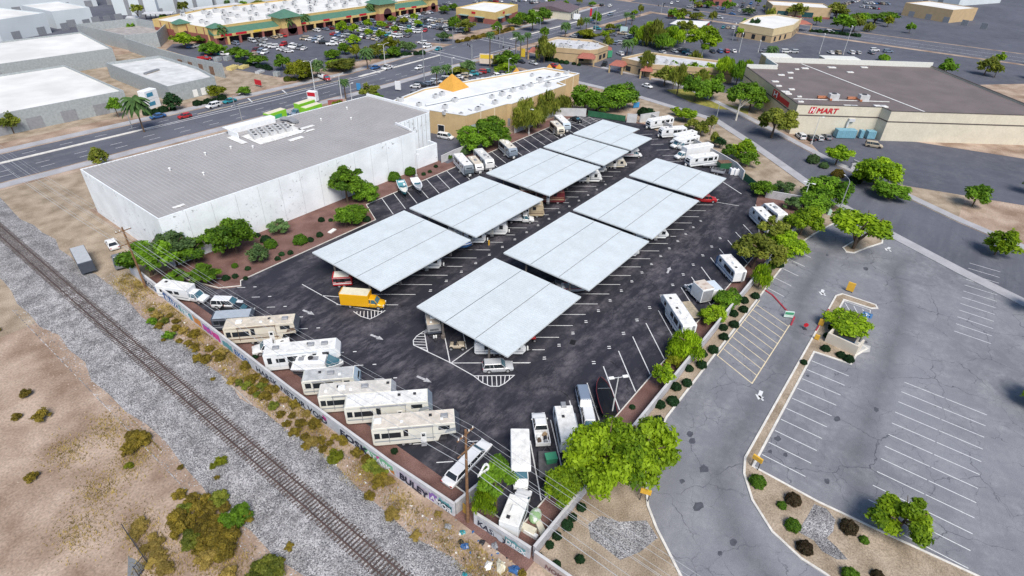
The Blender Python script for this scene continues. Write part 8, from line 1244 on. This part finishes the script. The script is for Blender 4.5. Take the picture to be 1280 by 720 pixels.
rl = random.Random(77); LC = [('white', plastic_white), ('grey', trim_gray), ('black', plastic_black), ('tan', MATS['cardboard']), ('blue', PAINT['blue']), ('pale', MATS['foam_cream'])]
def rag(x, y, s, mt, lab, name, cat, grp=None):
    m = MB(); n = 9; rings = []
    for k, (f, z) in enumerate(((1, .0), (.85, .4), (.4, .75), (.05, .8))): rings.append([(s * f * (1 + .35 * math.sin(q * 2.3 + k + s * 9)) * math.cos(q * 2 * math.pi / n), s * f * .75 * (1 + .3 * math.cos(q * 1.7 + s * 5)) * math.sin(q * 2 * math.pi / n), z * s * (.6 + .25 * math.sin(q * 2.9 + k)) * (k > 0)) for q in range(n)])
    m.loft(rings); o = m.build(name, mt); o.location = (x, y, .005); o.rotation_euler.z = rl.uniform(0, 6); tag(o, lab, cat, grp)
rag(*(28.4, 19.7), .75, PAINT['blue'], 'bright blue tarp crumpled by the pink wall', 'blue_tarp', 'tarp'); rag(*(27.1, 25.8), .55, PAINT['blue'], 'blue cloth in the litter below the pole', 'blue_cloth', 'cloth'); rag(*(27.7, 29.0), .5, trim_gray, 'grey bag left end of the litter below the pole', 'rubbish_bag', 'bag'); rag(*(28.2, 27.1), .4, PAINT['teal'], 'teal bag in the litter below the pole', 'rubbish_bag', 'bag'); rag(*(27.2, 26.5), .4, plastic_black, 'black bag beside the blue cloth', 'rubbish_bag', 'bag'); rag(*(28.6, 24.6), .45, plastic_black, 'black bag right of the blue cloth', 'rubbish_bag', 'bag'); rag(*(28.0, 24.5), .45, MATS['cardboard'], 'tan carton crumpled below the right black bag', 'rubbish_carton', 'carton'); rag(*(29.2, 23.2), .5, trim_gray, 'grey bag at right of the litter', 'rubbish_bag', 'bag'); rag(*(24.6, 23.6), .4, PAINT['teal'], 'teal bag at the bottom edge by the ballast', 'rubbish_bag', 'bag'); rag(*(27.8, 21.2), .8, MATS['foam_cream'], 'pale mattress scrap in the lower litter heap', 'mattress_scrap', 'mattress'); rag(*(27.0, 22.3), .6, plastic_white, 'white sheet in the lower litter heap', 'plastic_sheet', 'sheet')
LP = [(28.2, 25.7), (27.8, 22.7), (28.6, 21.3)]
for i in range(70):
    c = LP[i % 3]; x, y = c[0] + rl.gauss(0, 1.4), c[1] + rl.gauss(0, 1.7)
    if x < 29.2 and x > 24.6: q = rl.choice(LC); rag(x, y, rl.uniform(.08, .2), q[1], f'{q[0]} scrap of litter scattered on the dirt by the pink and tagged walls', 'litter_scrap', 'litter', f'{q[0]} litter scraps on the dirt')
for i in range(60):
    y = rl.uniform(30, 100); x = rl.uniform(24.8, 27.6); rag(x, y, rl.uniform(.07, .18), plastic_white if i % 3 else trim_gray, ('white' if i % 3 else 'grey') + ' scrap of paper scattered along the foot of graffiti wall', 'litter_scrap', 'litter', ('white' if i % 3 else 'grey') + ' scraps along the graffiti wall')
# ---- beyond the edges of the photograph: sheds and trailers on the yard at left
sh1, _q = gable('yard_shed', 'long grey shed in the gravel yard left of the warehouse', [(-24, 128), (6, 130), (4, 146), (-26, 144)], 4.2, 1.6, M('shed_wall', (.42, .44, .45), .8, .08), gray_roof); on_wall(sh1, _q, 0, 4, 8, 0, 3.2, trim_gray, 'roller_door', .06); on_wall(sh1, _q, 0, 14, 18, 0, 3.2, trim_gray, 'roller_door', .06)
rv('cargo_trailer', 'dark trailer beside the left end of the warehouse', 24, 121, 80, 8, 'cargo', 2.4, 2.7, rv_dark, M('silver_roof3', (.4, .42, .44), .5, .06)); near_car('pickup', 'grey', 'grey pickup near the left warehouse end wall', 'pickup truck', 28.5, 117, 75); near_car('sedan', 'white', 'white car between dark trailer and left warehouse end', 'car', 30.5, 125, 80)

# ground cover nobody could count: stones of the ballast, dry grass along the wall
def scatter(name, P, S, mat, flat=.6, blade=False, seed=1):
    r = np.random.RandomState(seed); n = len(P); a = r.uniform(0, 6.28, n); V = []; k = 4
    if blade: B = np.array([(-.12, 0, 0), (.12, 0, 0), (.02, .35, 1.0), (-.5, -.2, .7)]); F = [(0, 1, 2), (1, 0, 3)]
    else: B = np.array([(-.6, -.4, -.2), (.6, -.35, -.2), (.05, .65, -.2), (.0, .0, .75)]); F = [(0, 1, 3), (1, 2, 3), (2, 0, 3)]
    c, s_ = np.cos(a)[:, None], np.sin(a)[:, None]; J = B[None] * (1 + r.uniform(-.3, .3, (n, 4, 3))); X = J[:, :, 0] * c - J[:, :, 1] * s_; Y = J[:, :, 0] * s_ + J[:, :, 1] * c
    V = np.stack([X, Y, J[:, :, 2] * (flat if not blade else 1)], 2) * S[:, None, None] + P[:, None, :]; me = bpy.data.meshes.new(name); f = (np.arange(n)[:, None, None] * 4 + np.array(F)[None]).reshape(-1, 3); me.from_pydata(V.reshape(-1, 3).tolist(), [], f.tolist()); me.materials.append(mat); o = link(name, me); o['kind'] = 'stuff'; return o
R_s = np.random.RandomState(4); n = 26000; y = R_s.uniform(-10, 115, n); x = np.clip(R_s.normal(18.4, 4.1, n), 11, 26.5); z = np.interp(x, [12.6, 15, 17, 21.6, 23, 24.4], [0, .18, .42, .42, .2, 0]); x = x + (63 - y) * .012
scatter('ballast_stones', np.stack([x, y, z + .02], 1), R_s.uniform(.08, .19, n), M('ballast_pebble', (.14, .14, .15), .95, .2, .9, world_pos=True, col2=(.50, .50, .52), lo=.4, hi=.6), .7, False, 5)
n = 5200; y = R_s.uniform(-10, 140, n); x = np.where(R_s.rand(n) < .45, R_s.uniform(24, 28, n), R_s.uniform(-10, 13, n)); scatter('dirt_stones', np.stack([x, y, x * 0 + .01], 1), R_s.uniform(.05, .16, n), M('dirt_pebble', (.18, .14, .11), .95, .2, .9, world_pos=True, col2=(.48, .41, .35), lo=.4, hi=.6), .6, False, 6)
n = 15000; cy = R_s.uniform(15, 112, 170); cx = 24.6 + 3.4 * R_s.rand(170) ** .8; i_ = R_s.randint(0, 170, n); x = np.clip(cx[i_] + R_s.normal(0, .5, n), 23.8, 28.0); y = cy[i_] + R_s.normal(0, .9, n); scatter('dry_grass', np.stack([x, y, x * 0], 1), R_s.uniform(.15, .42, n), M('dry_grass_blade', (.20, .15, .035), .9, .2, .8, world_pos=True, col2=(.46, .35, .10), lo=.4, hi=.6), 1, True, 7)
n = 7000; c_ = [(5.2, 56.2), (4.7, 51.5), (4.6, 49.1), (8.6, 46.6), (9.0, 43.3), (10.8, 68.7), (8.8, 66.5), (4.3, 65.0), (0.6, 61.0), (4.4, 74.4), (9.3, 74.8)]; i_ = R_s.randint(0, len(c_), n); c_ = np.array(c_); x = np.minimum(c_[i_, 0] + R_s.normal(0, 1.3, n), 12); y = c_[i_, 1] + R_s.normal(0, 1.8, n); scatter('dry_grass', np.stack([x, y, x * 0], 1), R_s.uniform(.15, .42, n), MATS['dry_grass_blade'], 1, True, 8)
